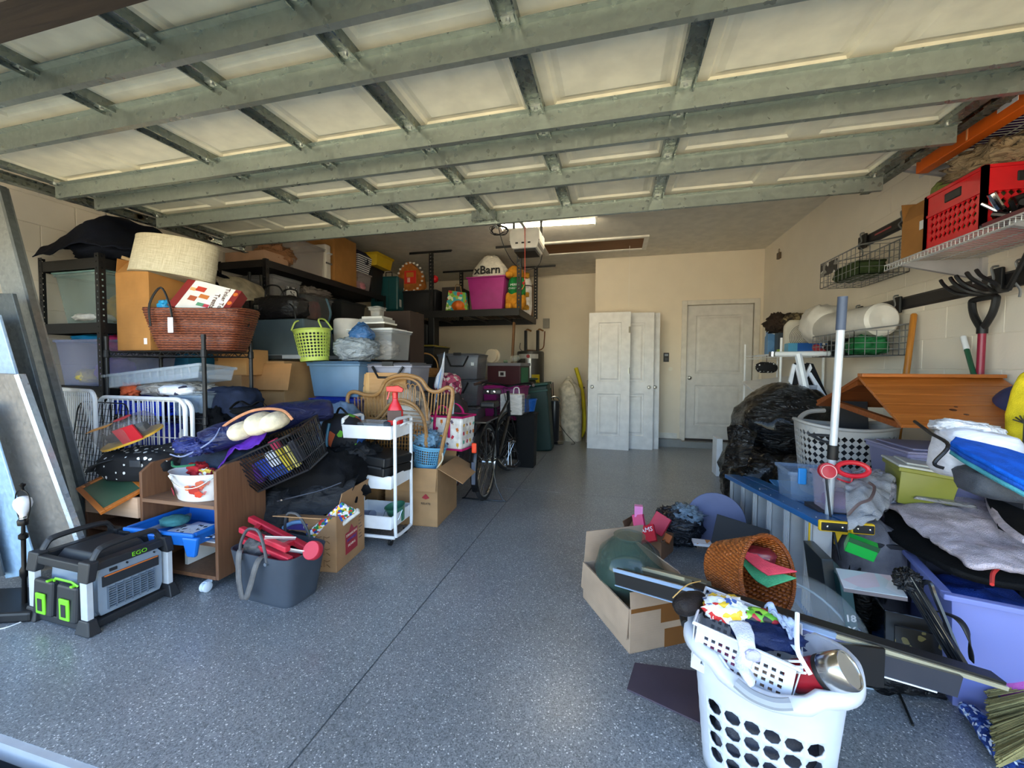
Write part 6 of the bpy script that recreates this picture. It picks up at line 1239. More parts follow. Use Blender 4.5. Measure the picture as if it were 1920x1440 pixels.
# green wheelie-style bin pair
for k, (x0b, l2) in enumerate(((-1.40, 'tall dark green plastic bin, left of the pair by the water heater'), (-1.03, 'dark green plastic bin leaning, right of the pair by the water heater'))):
    e = T('green_bin', l2, 'bin', (x0b, 6.1-.25*k, 0), R(-8+10*k), rot=(0, R(-5*k-2), R(-8+10*k)))
    h_ = 1.0-.06*k; M().hexa([(-.16, -.16, 0), (.16, -.16, 0), (.16, .16, 0), (-.16, .16, 0), (-.2, -.2, h_), (.2, -.2, h_), (.2, .2, h_), (-.2, .2, h_)]).build('bin_body', mat('072c26', 'plain', .5), e, bevel=.02)
    M().box(-.22, .22, -.22, .22, h_, h_+.035).build('bin_lid', mat('0d4036', 'plain', .5), e, bevel=.01); M().box(-.205, .205, -.205, .205, h_-.09, h_-.06).build('rib', mat('0d4036'), e, bevel=.004)
q = PY(1040, 760, 6.35)
e = T('upright_vacuum', 'black and silver upright vacuum cleaner on a round base', 'vacuum', (-.93, 6.35, 0), R(10))
M().lathe([(0, 0), (.15, 0), (.155, .015), (.05, .03), (0, .03)], 24).build('base', STEEL, e, smooth=1); M().lathe([(.05, .03), (.075, .06), (.08, .62), (.07, .68), (.0, .70)], 24).build('body', mat('202226', 'plain', .3), e, smooth=1)
M().tube(arc((0, 0, .66), .085, 0, 180, 12), .012, 8).build('silver_arch', STEEL, e, smooth=1); M().tube(smooth_path([(.08, -.03, .3), (.2, -.06, .15), (.32, -.05, .02), (.26, -.05, .005)]), .005, 5).build('power_cord', BLACKP, e)
e = T('folding_chairs', 'dark folded chair frames standing behind the upright vacuum', 'chair', (-1.12, 6.9, 0))
for k in range(5): M().tube([(k*.03, 0, 0), (k*.03-.05, .05, .95)], .009, 6).build('frame_bar', (STEEL if k % 2 else mat('3a2622')), e)
M().box(-.18, -.02, 0, .04, .0, .78).build('seat_board', mat('2a2022'), e)
q = PZ(1066, 838, 0); e = T('canvas_duffel', 'tall cream canvas duffel bag standing against the back wall', 'bag', (q.x+.0, 6.75, 0)); 
mm = M()
def duf(u, v):
    a = 2*PI*u; r_ = (.155+.03*math.sin(v*PI))*(1 if v < .82 else max(.12, 1-(v-.82)*4.6)); k = 1+.10*noise.fractal(Vector((math.cos(a)*1.5, math.sin(a)*1.5, v*3)), .8, 2, 4); return Vector((r_*k*math.cos(a)-.08*v, r_*k*math.sin(a), v*1.06))
mm.grid(duf, 40, 30, wrap=True).build('bag_body', mat('c9bda6', 'fabric', .95), e, smooth=2)
M().tube(smooth_path([(-.06, -.1, 1.0), (.02, -.14, .9), (.06, -.15, .75)]), .008, 6).build('drawstring', mat('a09070'), e)
M(Matrix.Translation((.18, -.1, .88))).lathe([(0, -.02), (.02, 0), (0, .02)], 8).build('metal_ring', CHROME, e)
p0, p1 = PY(1080, 690, 7.2), PY(1093, 798, 7.0)
M().tube(smooth_path([p0, p0.lerp(p1, .45)+Vector((.06, 0, 0)), p1+Vector((.02, 0, 0)), Vector((p1.x-.03, 7.0, .02))]), .034, 10).build('pool_noodle', mat('d8c41e', 'plain', .7), label='yellow foam pool noodle leaning on the back wall', cat='foam tube', smooth=1)
for k, px in enumerate((1098, 1101)): M().box(-.42-.03*k, -.405-.03*k, 6.5+.1*k, 6.9, 0, (1.45, 1.0)[k]).build('thin_board', mat(('5a3a28', '9a8a78')[k]), label=('thin dark brown board edge behind the leaning doors', 'thin grey board edge behind the leaning doors')[k], cat='board')

# ------------------------------------------------------------------ three spare doors leaning on the back wall
LD = mat('e3e2e0', 'plain', .45)
def spare(label, px, py, w, yb, x, rz, knobx, tilt, hinges=None):
    e = T('spare_door', label, 'door', (x, yb, 0), rot=(R(-tilt), 0, rz)); door_face(M(), w, 2.03, .035, [(.14, w-.13, 1.0, 1.88), (.14, w-.13, .2, .82)]).build('slab', LD, e)
    knob('door_knob', e, knobx, 0, .92, NICK, .9)
    if hinges:
        for z in (1.72, 1.12): M().box(hinges-.012, hinges+.012, -.012, .0, z, z+.09).tube([(hinges+.006, -.012, z), (hinges+.006, -.012, z+.09)], .006, 6).build('hinge', mat('8a8478', 'plain', .3, .9), e)
    return e
p = PZ(1100, 842, 0); p2_ = PZ(1181, 846, 0)
spare('white panelled spare door, frontmost of the three leaning', 0, 0, .60, 6.12, -.402, R(-2), .06, 3.2, .585)
spare('white panelled spare door, middle one of the three leaning', 0, 0, .76, 6.24, -.22, R(0), .70, 3.2)
spare('white panelled spare door, rearmost of the three leaning', 0, 0, .76, 6.33, -.13, R(0), .70, 3.0)
e = T('door_opener_button', 'small black wall control beside the interior door', 'switch', PY(1249, 670, YB)); e.location.y = YB
M().box(-.04, .04, -.02, 0, -.07, .07).build('housing', BLACKP, e, bevel=.004); M().box(-.025, .025, -.023, -.02, .02, .05).build('display', mat('9aa0a8'), e); M().box(-.02, .02, -.024, -.02, -.05, -.01).build('button', mat('3a3c40'), e)
e = T('wall_plate', 'small white round plate low beside the wall control', 'plate', PY(1257, 692, YB)); M(Matrix.Translation((0, 0, 0)) @ Matrix.Rotation(PI/2, 4, 'X')).lathe([(0, 0), (.03, 0), (.028, .006), (0, .007)], 16).build('plate', mat('e8e0cc', 'plain', .4), e)
q = PX(1463, 478, XR); e = T('wall_sensor', 'small brown metal bracket high on the right wall', 'sensor', q); M().box(-.03, 0, -.04, .04, -.05, .03).tube(arc((-.015, .0, .06), .02, 0, 360, 12, 'yz'), .004, 5).build('bracket', mat('6a5a48', 'plain', .5, .5), e, bevel=.003)

# ------------------------------------------------------------------ ceiling rack at the back
kx0, kx1, ky0, ky1, kz = -3.36, -1.335, 5.62, 6.84, 2.03
e = T('overhead_rack', 'black steel overhead storage rack hanging from the ceiling', 'rack', ((kx0+kx1)/2, (ky0+ky1)/2, kz)); kw = (kx1-kx0)/2; kd = (ky1-ky0)/2
def post_strip(x, y, z0, z1):
    n = int((z1-z0)/.05); mm = M(); mm.grid(lambda u, v: (x+(u-.5)*.06, y, z0+(z1-z0)*v), 1, n, hole=lambda i, j: True, hs=.4); mm.grid(lambda u, v: (x+.03, y+u*.04, z0+(z1-z0)*v), 1, n, hole=lambda i, j: True, hs=.4); mm.build('drop_post', BLACKM, e, solid=.003)
for (x, y) in ((-2.70, 5.62), (-1.345, 5.62), (-2.70, 6.84), (-1.345, 6.84)):
    post_strip(x-e.location.x, y-e.location.y, 0, ZC-kz-.02); M().box(-.34, .34, -.02, .02, -.022, -.016).box(-.34, .34, -.02, -.016, -.05, -.022).build('ceiling_bar', BLACKM, e).location = (x-e.location.x, y-e.location.y, ZC-kz)
bm_ = M()
for y in (-kd, kd): bm_.box(-kw, kw, y-.015, y+.015, -.09, .01)
bm_.box(-kw, -kw+.03, -kd, kd, -.09, .01).box(kw-.03, kw, -kd, kd, -.09, .01); bm_.build('rack_frame', BLACKM, e)
for x in (-.5, .15, .6): M().box(x-.012, x+.012, -kd, kd, -.05, -.02).build('cross_bar', mat('2a2a2c'), e)
g_ = M(); wire_grid(g_, (-kw, -kd, 0), (2*kw, 0, 0), (0, 2*kd, 0), 26, 16, .003, 4); g_.build('wire_deck', BLACKM, e, kind='stuff')
zr = kz+.006
tote('magenta plastic tote on the ceiling rack, centre', (-1.86, 5.95, zr), R(-3), .58, .44, .50, mat('9c2a78', 'plain', .4), None, .80, rim=.02)
e = T('drawstring_sack', 'off white cloth sack with large black letters standing in the magenta tote', 'sack', (-1.86, 5.95, zr+.40)); mm = M(); blob_mesh(mm, (0, 0, 0), (.52, .34, .46), seed=180, amp=.08, pw=3, top=.5, ridge=.15); mm.build('sack_body', mat('d8d2c4', 'crinkle', .8, bump=.3), e, smooth=2)
text('xBarn', .17, mat('1a1a1a'), e, (.0, -.185, .20), (R(86), 0, R(0)), sx=1.0, ext=.004, bold=.003)
e = T('plush_dog', 'golden plush dog lawn figure in a green jumper on the ceiling rack', 'plush', (-1.45, 5.85, zr)); PL = mat('c98a2a', 'fabric', .95)
mm = M(); blob_mesh(mm, (0, .02, 0), (.30, .28, .30), seed=181, amp=.08); mm.build('haunches', PL, e, smooth=2); mm = M(); blob_mesh(mm, (.02, 0, .16), (.25, .22, .34), seed=182, amp=.04, pw=3); mm.build('green_jumper', mat('1f7a3a', 'fabric', .8), e, smooth=2)
mm = M(); blob_mesh(mm, (0, 0, .46), (.22, .2, .2), seed=183, amp=.08); mm.build('head', PL, e, smooth=2); mm = M(); blob_mesh(mm, (-.07, -.09, .47), (.12, .12, .09), seed=184, amp=.05); mm.build('muzzle', PL, e, smooth=2)
for s_ in (-1, 1): mm = M(); blob_mesh(mm, (s_*.09, -.02, .47), (.05, .08, .15), seed=185+s_, amp=.05); mm.build('ear', mat('b8781c', 'fabric'), e, smooth=2); mm = M(); blob_mesh(mm, (s_*.07, -.12, 0), (.1, .14, .1), seed=187+s_, amp=.05); mm.build('paw', PL, e, smooth=2)
text('MERRY', .045, WHITEP, e, (.02, -.122, .36), ext=.002); text('CHRISTMAS', .036, WHITEP, e, (.02, -.122, .31), ext=.002)
e = T('white_plush_figure', 'white plush figure with gold details at the rack right end', 'plush', (-1.42, 6.35, zr)); M().lathe([(0, 0), (.1, 0), (.12, .1), (.11, .5), (.06, .62), (0, .64)], 20).build('body', mat('dcd8d4', 'fabric'), e, smooth=2)
for z in (.06, .26, .56): mm = M(); blob_mesh(mm, (.03, -.08, z), (.12, .1, .09), seed=190, amp=.2); mm.build('gold_tuft', mat('b8862a', 'fabric'), e, smooth=2)
M().tube([Vector((.115*math.cos(a), .115*math.sin(a), .45)) for a in [2*PI*i/16 for i in range(16)]], .008, 5, closed=True).build('dark_band', mat('3a2a3a'), e)
q = PY(770, 520, 5.75); e = T('gingerbread_house', 'gingerbread house balloon decoration with white dots and red window', 'decoration', (q.x, 5.8, q.z-.26))
M().prism([(-.24, .12), (-.1, .0), (.12, .02), (.24, .1), (.2, .3), (.0, .50), (-.08, .52), (-.22, .36)], -.06, .06).build('house_body', mat('a8652c', 'fabric', .6), e, bevel=.04)
for k in range(20):
    a = 2*PI*k/20; M(Matrix.Translation((.21*math.cos(a), -.065, .26+.22*math.sin(a)))).cbox((0, 0, 0), (.035, .012, .028)).build('icing_dot', mat('efe6dc', 'fabric'), e, bevel=.005)
M().box(-.1, .1, -.07, -.058, .16, .36).build('red_window', mat('d02a1e'), e, bevel=.01); M().box(-.06, .06, -.074, -.07, .26, .33).build('window_pane', mat('c07828'), e); M().box(-.045, .0, -.074, -.07, .18, .25).build('window_pane', mat('e0b0a0'), e)
for x in (-.13, .02, .16): M().tube(smooth_path([(x, -.03, .04), (x+.02, -.04, -.06), (x, -.03, -.14), (x+.015, -.04, -.24)]), .006, 5).build('red_ribbon', mat('b8222a'), e)
q = PY(812, 522, 5.7); M().lathe([(.06*math.sin(PI*i/12), .06-.06*math.cos(PI*i/12)) for i in range(13)], 20, (q.x, 5.75, q.z-.06)).build('red_bauble', mat('c01a22', 'plain', .1), label='shiny red bauble beside the rack post', cat='bauble', smooth=1)
tote('black bin on the ceiling rack behind the gingerbread house', (-2.95, 6.0, zr), 0, .6, .6, .32, mat('18181c'), mat('202024'))
carton('dark box on the ceiling rack holding up the red bauble', (-2.45, 6.0, zr), 0, .30, .4, .38, (), mat('2a2422'), closed=True)
e = T('gift_bag', 'green and turquoise patterned gift bag on the ceiling rack', 'bag', (-2.34, 5.78, zr), R(6)); mm = M().hexa([(-.17, -.06, 0), (.17, -.06, 0), (.17, .06, 0), (-.17, .06, 0), (-.12, -.05, .32), (.14, -.05, .28), (.14, .05, .28), (-.12, .05, .32)]); mm.build('bag_body', mat('8ac03a', 'multi', .6, hex2='9ac04a,3aa8b0,dfe8c0,3aa8b0,c0442a,7ab03a', scale=.8), e)
M().tube(smooth_path([(-.02, -.05, .3), (.0, -.06, .4), (.06, -.06, .38), (.08, -.05, .29)]), .004, 5).build('string_handle', mat('a8783a'), e)
q = PY(862, 562, 5.75); e = T('pumpkin', 'orange toy pumpkin beside the magenta tote', 'pumpkin', (q.x-.02, 5.76, zr)); mm = M()
mm.grid(lambda u, v: Vector((.1*math.sin(PI*v)*(1+.1*abs(math.cos(u*PI*8)))*math.cos(2*PI*u), .1*math.sin(PI*v)*(1+.1*abs(math.cos(u*PI*8)))*math.sin(2*PI*u), .085-.085*math.cos(PI*v))), 48, 12, wrap=True); mm.build('fruit', mat('d86a1a', 'plain', .5), e, smooth=2); M().tube([(0, 0, .16), (.02, 0, .21)], .012, 6).build('stem', mat('3a5a2a'), e)
carton('brown cardboard box at the rear of the ceiling rack', (-1.85, 6.5, zr), 0, .55, .4, .5, (), mat('8a6236', 'card'), closed=True)
carton('second brown box at the rear right of the ceiling rack', (-1.52, 6.6, zr), 0, .3, .35, .55, (), mat('7c5630', 'card'), closed=True)
e = T('teal_suitcase', 'dark teal upright suitcase with tag on the second shelving unit end', 'suitcase', (-3.45, 5.62, 2.05), R(6)); M().box(-.2, .25, -.12, .12, 0, .52).build('shell', mat('0f4a50', 'plain', .35), e, bevel=.03)
for k in range(3): M().box(-.1+k*.1, -.09+k*.1, -.126, -.12, .04, .48).build('ridge', mat('0c3c42'), e)
M().tube([(.0, 0, .52), (.0, 0, .6), (.1, 0, .6), (.1, 0, .52)], .008, 6).build('handle', BLACKP, e); M().box(.26, .263, -.1, -.03, .06, .17).build('luggage_tag', mat('cfcac4'), e)
# ------------------------------------------------------------------ right: rails, wire shelves, hanging baskets on the block wall
RX = XR-.03
RAILM = mat('232225', 'plain', .45, .2); WIREG = mat('8d8f90', 'plain', .35, .6); WIREW = mat('cfcfd0', 'plain', .35, .3)
def rail(label, z, y0, y1):
    e = T('wall_rail', label, 'rail', (RX, (y0+y1)/2, z)); L_ = (y1-y0)/2
    M().prism([(0, -.045), (-.012, -.045), (-.028, -.03), (-.028, .03), (-.012, .045), (0, .045)], -L_, L_).build('rail_bar', RAILM, e)
    M().box(-.034, 0, L_-.03, L_+.01, -.05, .05).build('end_cap', BLACKP, e, bevel=.006)
    M().box(-.0305, -.0285, L_-.42, L_-.22, -.004, .008).build('printed_logo', mat('a8484a'), e)
    return e
rail('upper black slotted storage rail on the right wall', 2.28, .9, 4.16)
rail('lower black slotted storage rail on the right wall', 1.68, .9, 4.16)
def hook(label, y, z, m=WIREG, grp=None):
    e = T('rail_hook', label, 'hook', (RX-.03, y, z))
    M().box(-.02, 0, -.03, .03, -.07, .05).build('clip', BLACKP, e, bevel=.006)
    M().tube(smooth_path([(-.012, 0, .06), (-.04, 0, .05), (-.03, 0, -.01), (-.05, 0, -.04), (-.02, 0, -.09), (-.02, 0, -.13)], 4), .006, 6).build('bent_wire', m, e, smooth=1); return e
hook('wire hook at the far end of the upper rail', 4.06, 2.28); hook('wire hook on the upper rail holding the near end of the basket', 3.56, 2.28)
hook('wire hook at the far end of the lower rail', 4.08, 1.68); hook('wire hook on the lower rail, second from the far end', 3.60, 1.68)
for k, (y, l2) in enumerate(((2.80, 'wire hook on the lower rail just above the rake head'), (2.66, 'wire hook on the lower rail between rake and frame edge'), (2.55, 'nearest wire hook on the lower rail at the frame edge'))): hook(l2, y, 1.70)
def wbasket(label, corners, zt, depth, h, m, name='wire_basket'):
    (y0, y1, x_) = corners; e = T(name, label, 'basket', (x_, (y0+y1)/2, zt-h)); w = (y1-y0)/2; b_ = M()
    X0, X1 = -depth, 0
    wire_grid(b_, (X0, -w, 0), (0, 2*w, 0), (0, 0, h*.8), 10, 4, .0024); wire_grid(b_, (X1, -w, 0), (0, 2*w, 0), (0, 0, h), 10, 5, .0024)
    wire_grid(b_, (X0, -w, 0), (X1-X0, 0, 0), (0, 0, h*.8), 5, 4, .0024); wire_grid(b_, (X0, w, 0), (X1-X0, 0, 0), (0, 0, h*.8), 5, 4, .0024)
    wire_grid(b_, (X0, -w, 0), (X1-X0, 0, 0), (0, 2*w, 0), 5, 10, .0024); b_.build('wire_mesh', m, e, kind='stuff')
    M().tube([(X0, -w, h*.8), (X0, w, h*.8), (X1, w, h), (X1, -w, h)], .005, 6, closed=True).build('rim_wire', m, e)
    return e
e = wbasket('grey wire basket with green cloth hanging from the upper rail', (3.5, 4.08, RX-.04), 2.15, .30, .26, WIREG)
blob('green_mesh_cloth', mat('3b4a2c', 'fabric', .9), (RX-.20, 3.80, 1.90), (.24, .46, .13), 'dark olive cloth lying in the upper wire basket', 'cloth', seed=201, amp=.15)
M().box(-.004, 0, -.13, .13, 0, .1).build('photo_card', mat('2a2a2c', 'multi', .5, hex2='1a1a1c,2a2a2e,d8d8d4,1c1c1e,8a8a86', scale=.8), label='black and white card on the upper wire basket front', cat='card').location = (RX-.35, 3.92, 1.98)
e = wbasket('grey wire basket with green items hanging from the lower rail', (3.45, 4.08, RX-.04), 1.52, .34, .22, WIREG)
blob('green_cloth_bundle', mat('1f6a3a', 'fabric'), (RX-.22, 3.62, 1.305), (.22, .26, .14), 'bright green cloth in the lower wire basket', 'cloth', seed=203, amp=.2, ridge=.3)
blob('dark_cables', mat('1c1c1e', 'crinkle', .5), (RX-.22, 3.92, 1.305), (.24, .26, .13), 'dark tangle of straps in the lower wire basket', 'cable', seed=204, amp=.3, ridge=.5)
blob('red_clip', mat('b02a38', 'plain'), (RX-.33, 4.02, 1.305), (.06, .1, .07), 'small red plastic item at the lower basket end', 'clip', seed=205, amp=.3)
pw0 = Vector((RX-.22, 4.36, 1.44))
e = T('wrapped_roll', 'white wrapped foam roll lying across the lower wire basket', 'roll', (RX-.22, 3.86, 1.46), rot=(0, 0, R(8)))
M(Matrix.Rotation(PI/2, 4, 'X')).lathe([(0, -.33), (.1, -.325), (.12, -.3), (.115, .28), (.12, .33), (.1, .35), (.04, .345), (0, .33)], 24).build('roll_body', mat('ddd8cf', 'plain', .35, bump=.3), e, smooth=1)
o = e; o.location.z = 1.56
e = T('white_pillow_bag', 'crumpled white plastic wrapped pillow behind the foam roll', 'pillow', (RX-.26, 4.22, 1.43)); mm = M(); blob_mesh(mm, (0, 0, 0), (.30, .32, .34), seed=207, amp=.10, pw=2.4, ridge=.08); mm.build('pillow_body', mat('d4cec4', 'plain', .4, bump=.3), e, smooth=2)
# lower and upper wire shelves
def wshelf(label, x0, y0, y1, z, m=WIREW):
    e = T('wire_wall_shelf', label, 'shelf', ((x0+RX)/2, (y0+y1)/2, z)); w = (RX-x0)/2; L_ = (y1-y0)/2; b_ = M()
    n = int(2*L_/.026)
    for i in range(n+1): y = -L_+2*L_*i/n; b_.tube([(w, y, 0), (-w, y, 0), (-w, y, -.032)], .0022, 4)
    b_.build('cross_wires', m, e, kind='stuff')
    for (x, zz) in ((w, 0), (-w, 0), (-w, -.032), (0, -.004), (.12, -.004), (-.12, -.004)): M().tube([(x, -L_, zz), (x, L_, zz)], .0038, 5).build('long_wire', m, e)
    return e
wshelf('lower white wire shelf on the right wall with a red crate', 1.62, .9, 3.06, 1.845)
wshelf('upper white wire shelf on the right wall near the door track', 1.78, .9, 3.06, 2.40)
def bracket(label, y, z):
    e = T('shelf_bracket', label, 'bracket', (RX, y, z)); M().prism([(0, 0), (-.40, 0), (-.40, -.02), (0, -.125)], -.0125, .0125).build('bracket_plate', mat('a7a5a8', 'plain', .5, .2), e); M().box(-.03, 0, -.03, .03, -.14, .0).build('wall_plate', mat('b3b1b4', 'plain', .5, .2), e); return e
bracket('grey metal bracket under the far end of the lower wire shelf', 2.95, 1.838); bracket('grey metal bracket under the upper wire shelf', 2.95, 2.393); bracket('grey metal bracket under the near part of the lower wire shelf', 2.25, 1.838)
zs = 1.851
e = carton('brown cardboard box with slanted open top on the lower wire shelf', (1.84, 2.93, zs), 0, .30, .22, .24, (('b', 10, .12), ('l', -20, .10)), CARD_D); M().box(-.1555, -.1525, -.09, -.05, .15, .2).build('label_sticker', WHITEP, e)
crate('bright red plastic milk crate on the lower wire shelf', (1.83, 2.60, zs), 0, .34, .36, .30, mat('d31420', 'plain', .4))
blob('poinsettia', mat('4a6a2a', 'multi', .7, hex2='3a5a2a,5a7a34,b02a2a,3a5a2a,2a3a1c,6a4a2a', scale=1.3), (1.83, 2.60, 1.86), (.28, .30, .22), 'green and red artificial foliage inside the red crate', 'decoration', seed=210, amp=.4, ridge=.5)
blob('straw_bundle', mat('a08868', 'crinkle', .7), (1.80, 2.55, 2.14), (.30, .40, .15), 'bundle of dried straw coloured ribbon on the red crate', 'decoration', seed=211, ridge=.6, amp=.2)
blob('green_pouch', mat('7f8a4a', 'fabric'), (1.78, 2.80, 2.06), (.16, .14, .20), 'olive green pouch above the cardboard box on the shelf', 'pouch', seed=212)
e = T('chrome_fittings', 'heap of chrome and black metal fittings at the shelf near end', 'hardware', (1.77, 2.22, zs)); random.seed(12)
for k in range(22):
    a, b_, c_ = random.uniform(-.13, .13), random.uniform(-.16, .16), random.uniform(.02, .14); d_ = Vector((random.uniform(-1, 1), random.uniform(-1, 1), random.uniform(-.3, .5))).normalized()*.07
    M().tube([Vector((a, b_, c_))-d_, Vector((a, b_, c_))+d_*.3, Vector((a, b_, c_))+d_+Vector((0, 0, .02))], random.uniform(.008, .02), 8).build('fitting', (CHROME, BLACKP, mat('2a2426', 'plain', .2, .5))[k % 3], e, smooth=1)
M().box(-.14, .14, -.16, .16, 0, .02).build('tray', mat('5a1c28'), e)
for k, (y, hx) in enumerate(((2.7, '4a2a6a'), (2.4, 'c04a2a'), (2.1, '3a3440'))): blob('holiday_fabric', mat(hx, 'fabric', .8), (1.9, y, 2.407), (.22, .34, .10), ('purple fabric on the upper wire shelf far end', 'orange red fabric on the upper wire shelf', 'dark fabric on the upper wire shelf near end')[k], 'fabric', seed=220+k, amp=.2)
# orange beams beside the track
ORG = mat('e8681a', 'plain', .4)
a_, b_ = PX(1729, 311, 1.70), PX(1920, 187, 1.70)
e = T('orange_beam', 'long bright orange steel beam beside the right door track', 'beam', a_); d_ = b_-a_; d_.x = 0
M().beam((0, 0, 0), (d_.x, d_.y*2, d_.z*2), .06, .09).build('beam_body', ORG, e, bevel=.004)
M().box(-.0315, -.03, -.36, -.35, -.04, .045).build('beam_seam', mat('ffb37a'), e); M().box(-.0315, -.03, -.62, -.52, -.01, .03).build('beam_label', WHITEP, e)
a_, b_ = PX(1698, 289, 1.555), PX(1859, 169, 1.555)
e = T('orange_bar', 'thinner orange bar between the door panel and the track', 'bar', a_); d_ = b_-a_; M().beam((0, 0, 0), (0, d_.y*1.4, d_.z*1.4), .03, .035).build('bar_body', ORG, e)
# ------------------------------------------------------------------ far right corner shelf
fx0 = RX-.36
e = T('white_wire_rack', 'white wire rack in the corner right of the interior door', 'shelving', (1.84, 5.35, 0))
for sx in (-.19, .19):
    for sy in (-.6, .6): M().tube([(sx, sy, 0), (sx, sy, 1.52)], .012, 8).build('post', WHITEM, e)
for z in (.5, 1.36):
    b_ = M(); wire_grid(b_, (-.19, -.6, z), (.38, 0, 0), (0, 1.2, 0), 40 if 0 else 8, 30, .002); b_.build('wire_deck', WHITEM, e, kind='stuff'); M().tube([(-.19, -.6, z), (.19, -.6, z), (.19, .6, z), (-.19, .6, z)], .005, 6, closed=True).tube([(-.19, -.6, z-.035), (.19, -.6, z-.035), (.19, .6, z-.035), (-.19, .6, z-.035)], .004, 6, closed=True).build('deck_frame', WHITEM, e)
zt = 1.366
def sh_at(px, y): return PY(px, 650, y).x
q = sh_at(1447, 5.6); M().box(q-.06, q+.06, 5.55, 5.66, zt, zt+.30).build('blue_carton', mat('5f8fc0', 'multi', .5, hex2='6a9ac8,5f8fc0,6a9ac8,e0e4e8', scale=.4), label='pale blue printed packet at the left end of the white rack', cat='packet', bevel=.002)
q = sh_at(1462, 5.5); M().box(q-.04, q+.05, 5.45, 5.55, zt, zt+.26).build('grey_box', mat('4a5560'), label='slate grey box beside the pale blue packet', cat='box', bevel=.002)
q = sh_at(1472, 5.3); M().lathe([(0, 0), (.04, 0), (.04, .14), (.042, .15), (.042, .18), (0, .185)], 16, (q, 5.3, zt)).build('white_tin', mat('c8c4cc', 'plain', .3), label='white cylinder tin on the white corner rack', cat='tin', smooth=1)
blob('brown_wreath', mat('3d2c20', 'crinkle', .8), (sh_at(1474, 5.4)-.03, 5.45, zt+.26), (.34, .3, .22), 'dark brown bundle on top of the corner rack boxes', 'bundle', seed=230, amp=.3, ridge=.5)
blob('camo_cloth', mat('6a5a40', 'multi', .9, hex2='5a4a34,8a7a5a,3a3024,6a5a40', scale=1), (sh_at(1500, 5.2), 5.3, zt+.30), (.3, .3, .16), 'brown speckled cloth heaped beside the fan', 'cloth', seed=231, ridge=.4)
e = T('box_fan', 'cream desk fan with curved dark slats on the corner rack', 'fan', (sh_at(1502, 5.0), 4.98, zt), R(-20)); FANM = mat('cfc6b4', 'plain', .45)
M().prism([(-.17, 0), (.17, 0), (.19, .1), (.15, .34), (-.12, .36), (-.17, .3)], -.05, .08).build('fan_housing', FANM, e, bevel=.02)
for k in range(9): r_ = .03+.014*k; M().tube(arc((.03, -.052, .17), r_, 30, 300, 16), .0028, 4).build('grille_slat', mat('2f2b28'), e)
M(Matrix.Translation((.03, -.055, .17)) @ Matrix.Rotation(PI/2, 4, 'X')).lathe([(0, 0), (.028, 0), (.022, .008), (0, .01)], 16).build('fan_hub', FANM, e)
e = T('blue_soap_box', 'blue box with red round emblem lying on the corner rack', 'box', (sh_at(1520, 4.8), 4.84, zt), R(-5)); M().box(-.2, .2, -.07, .07, 0, .10).build('carton', mat('1f62b8', 'plain', .4), e, bevel=.003); M().box(-.2005, -.12, -.0705, .0705, .001, .0995).build('pale_end', mat('58a8d0', 'plain', .4), e); M(Matrix.Translation((.04, -.071, .05)) @ Matrix.Rotation(PI/2, 4, 'X')).lathe([(0, 0), (.035, 0), (.035, .001), (0, .001)], 20).build('round_emblem', mat('b83a4a'), e)
M().box(sh_at(1440, 5.75)-.03, sh_at(1440, 5.75)+.03, 5.72, 5.78, zt, zt+.08).build('red_packet', mat('c04a3a'), label='tiny red packet at the far left of the white rack', cat='packet')
M().box(sh_at(1470, 5.1)-.06, sh_at(1470, 5.1)+.06, 5.06, 5.14, zt, zt+.05).build('green_sponge', mat('9ab83a'), label='yellow green sponge packet on the corner rack', cat='sponge', bevel=.004)
e = T('white_board', 'white board lying slanted under the corner rack', 'board', (1.72, 5.0, 1.02), rot=(R(14), R(-8), 0)); M().box(-.3, .3, -.2, .2, 0, .03).build('board', mat('dcdad6', 'plain', .4), e, bevel=.004)
e = T('dotted_hat', 'small black cloth with white dots hanging from the corner rack', 'cloth', (sh_at(1440, 5.5)-.01, 5.5, 1.15)); mm = M(); blob_mesh(mm, (0, 0, 0), (.22, .1, .13), seed=240, amp=.15); mm.build('cloth_body', mat('17171a', 'dots', .8, hex2='f0f0f0', scale=1.5), e, smooth=2); M().tube([(0, 0, .12), (0, 0, .22)], .003, 4).build('hanging_loop', BLACKP, e)
# white T bar and folded stroller / umbrella thing
p0, p1 = PY(1448, 664, 3.9), PY(1555, 663, 3.9)
e = T('tubular_handle', 'white tubular t-bar handle standing in the trash bag pile', 'handle', (0, 0, 0)); tm = p0.lerp(p1, .46)
M().tube([p0, p1], .022, 10).build('cross_bar', mat('e4e6e6', 'plain', .3), e, smooth=1); M().lathe([(0, -.02), (.026, -.02), (.026, .02), (0, .02)], 12, p0).build('end_cap', STEEL, e); M().tube([tm, PY(1512, 735, 3.88)], .028, 8).build('stem', mat('dfe4ea', 'plain', .3), e, smooth=1)
e = T('folded_frame', 'folded black and white striped canvas on a white frame above the black bags', 'folding frame', (0, 0, 0))
def q4(a, b, c, d, y, nm, m, th=.012):
    P_ = [PY(*t_, y) for t_ in (a, b, c, d)]; n = (P_[1]-P_[0]).cross(P_[3]-P_[0]).normalized()*th; M().hexa([p-n for p in P_]+[p+n for p in P_]).build(nm, m, e, bevel=.003)
q4((1480, 720), (1490, 680), (1512, 682), (1508, 722), 3.96, 'black_panel', mat('16161a', 'fabric')); q4((1512, 680), (1524, 682), (1552, 745), (1510, 735), 3.97, 'black_panel', mat('16161a', 'fabric'))
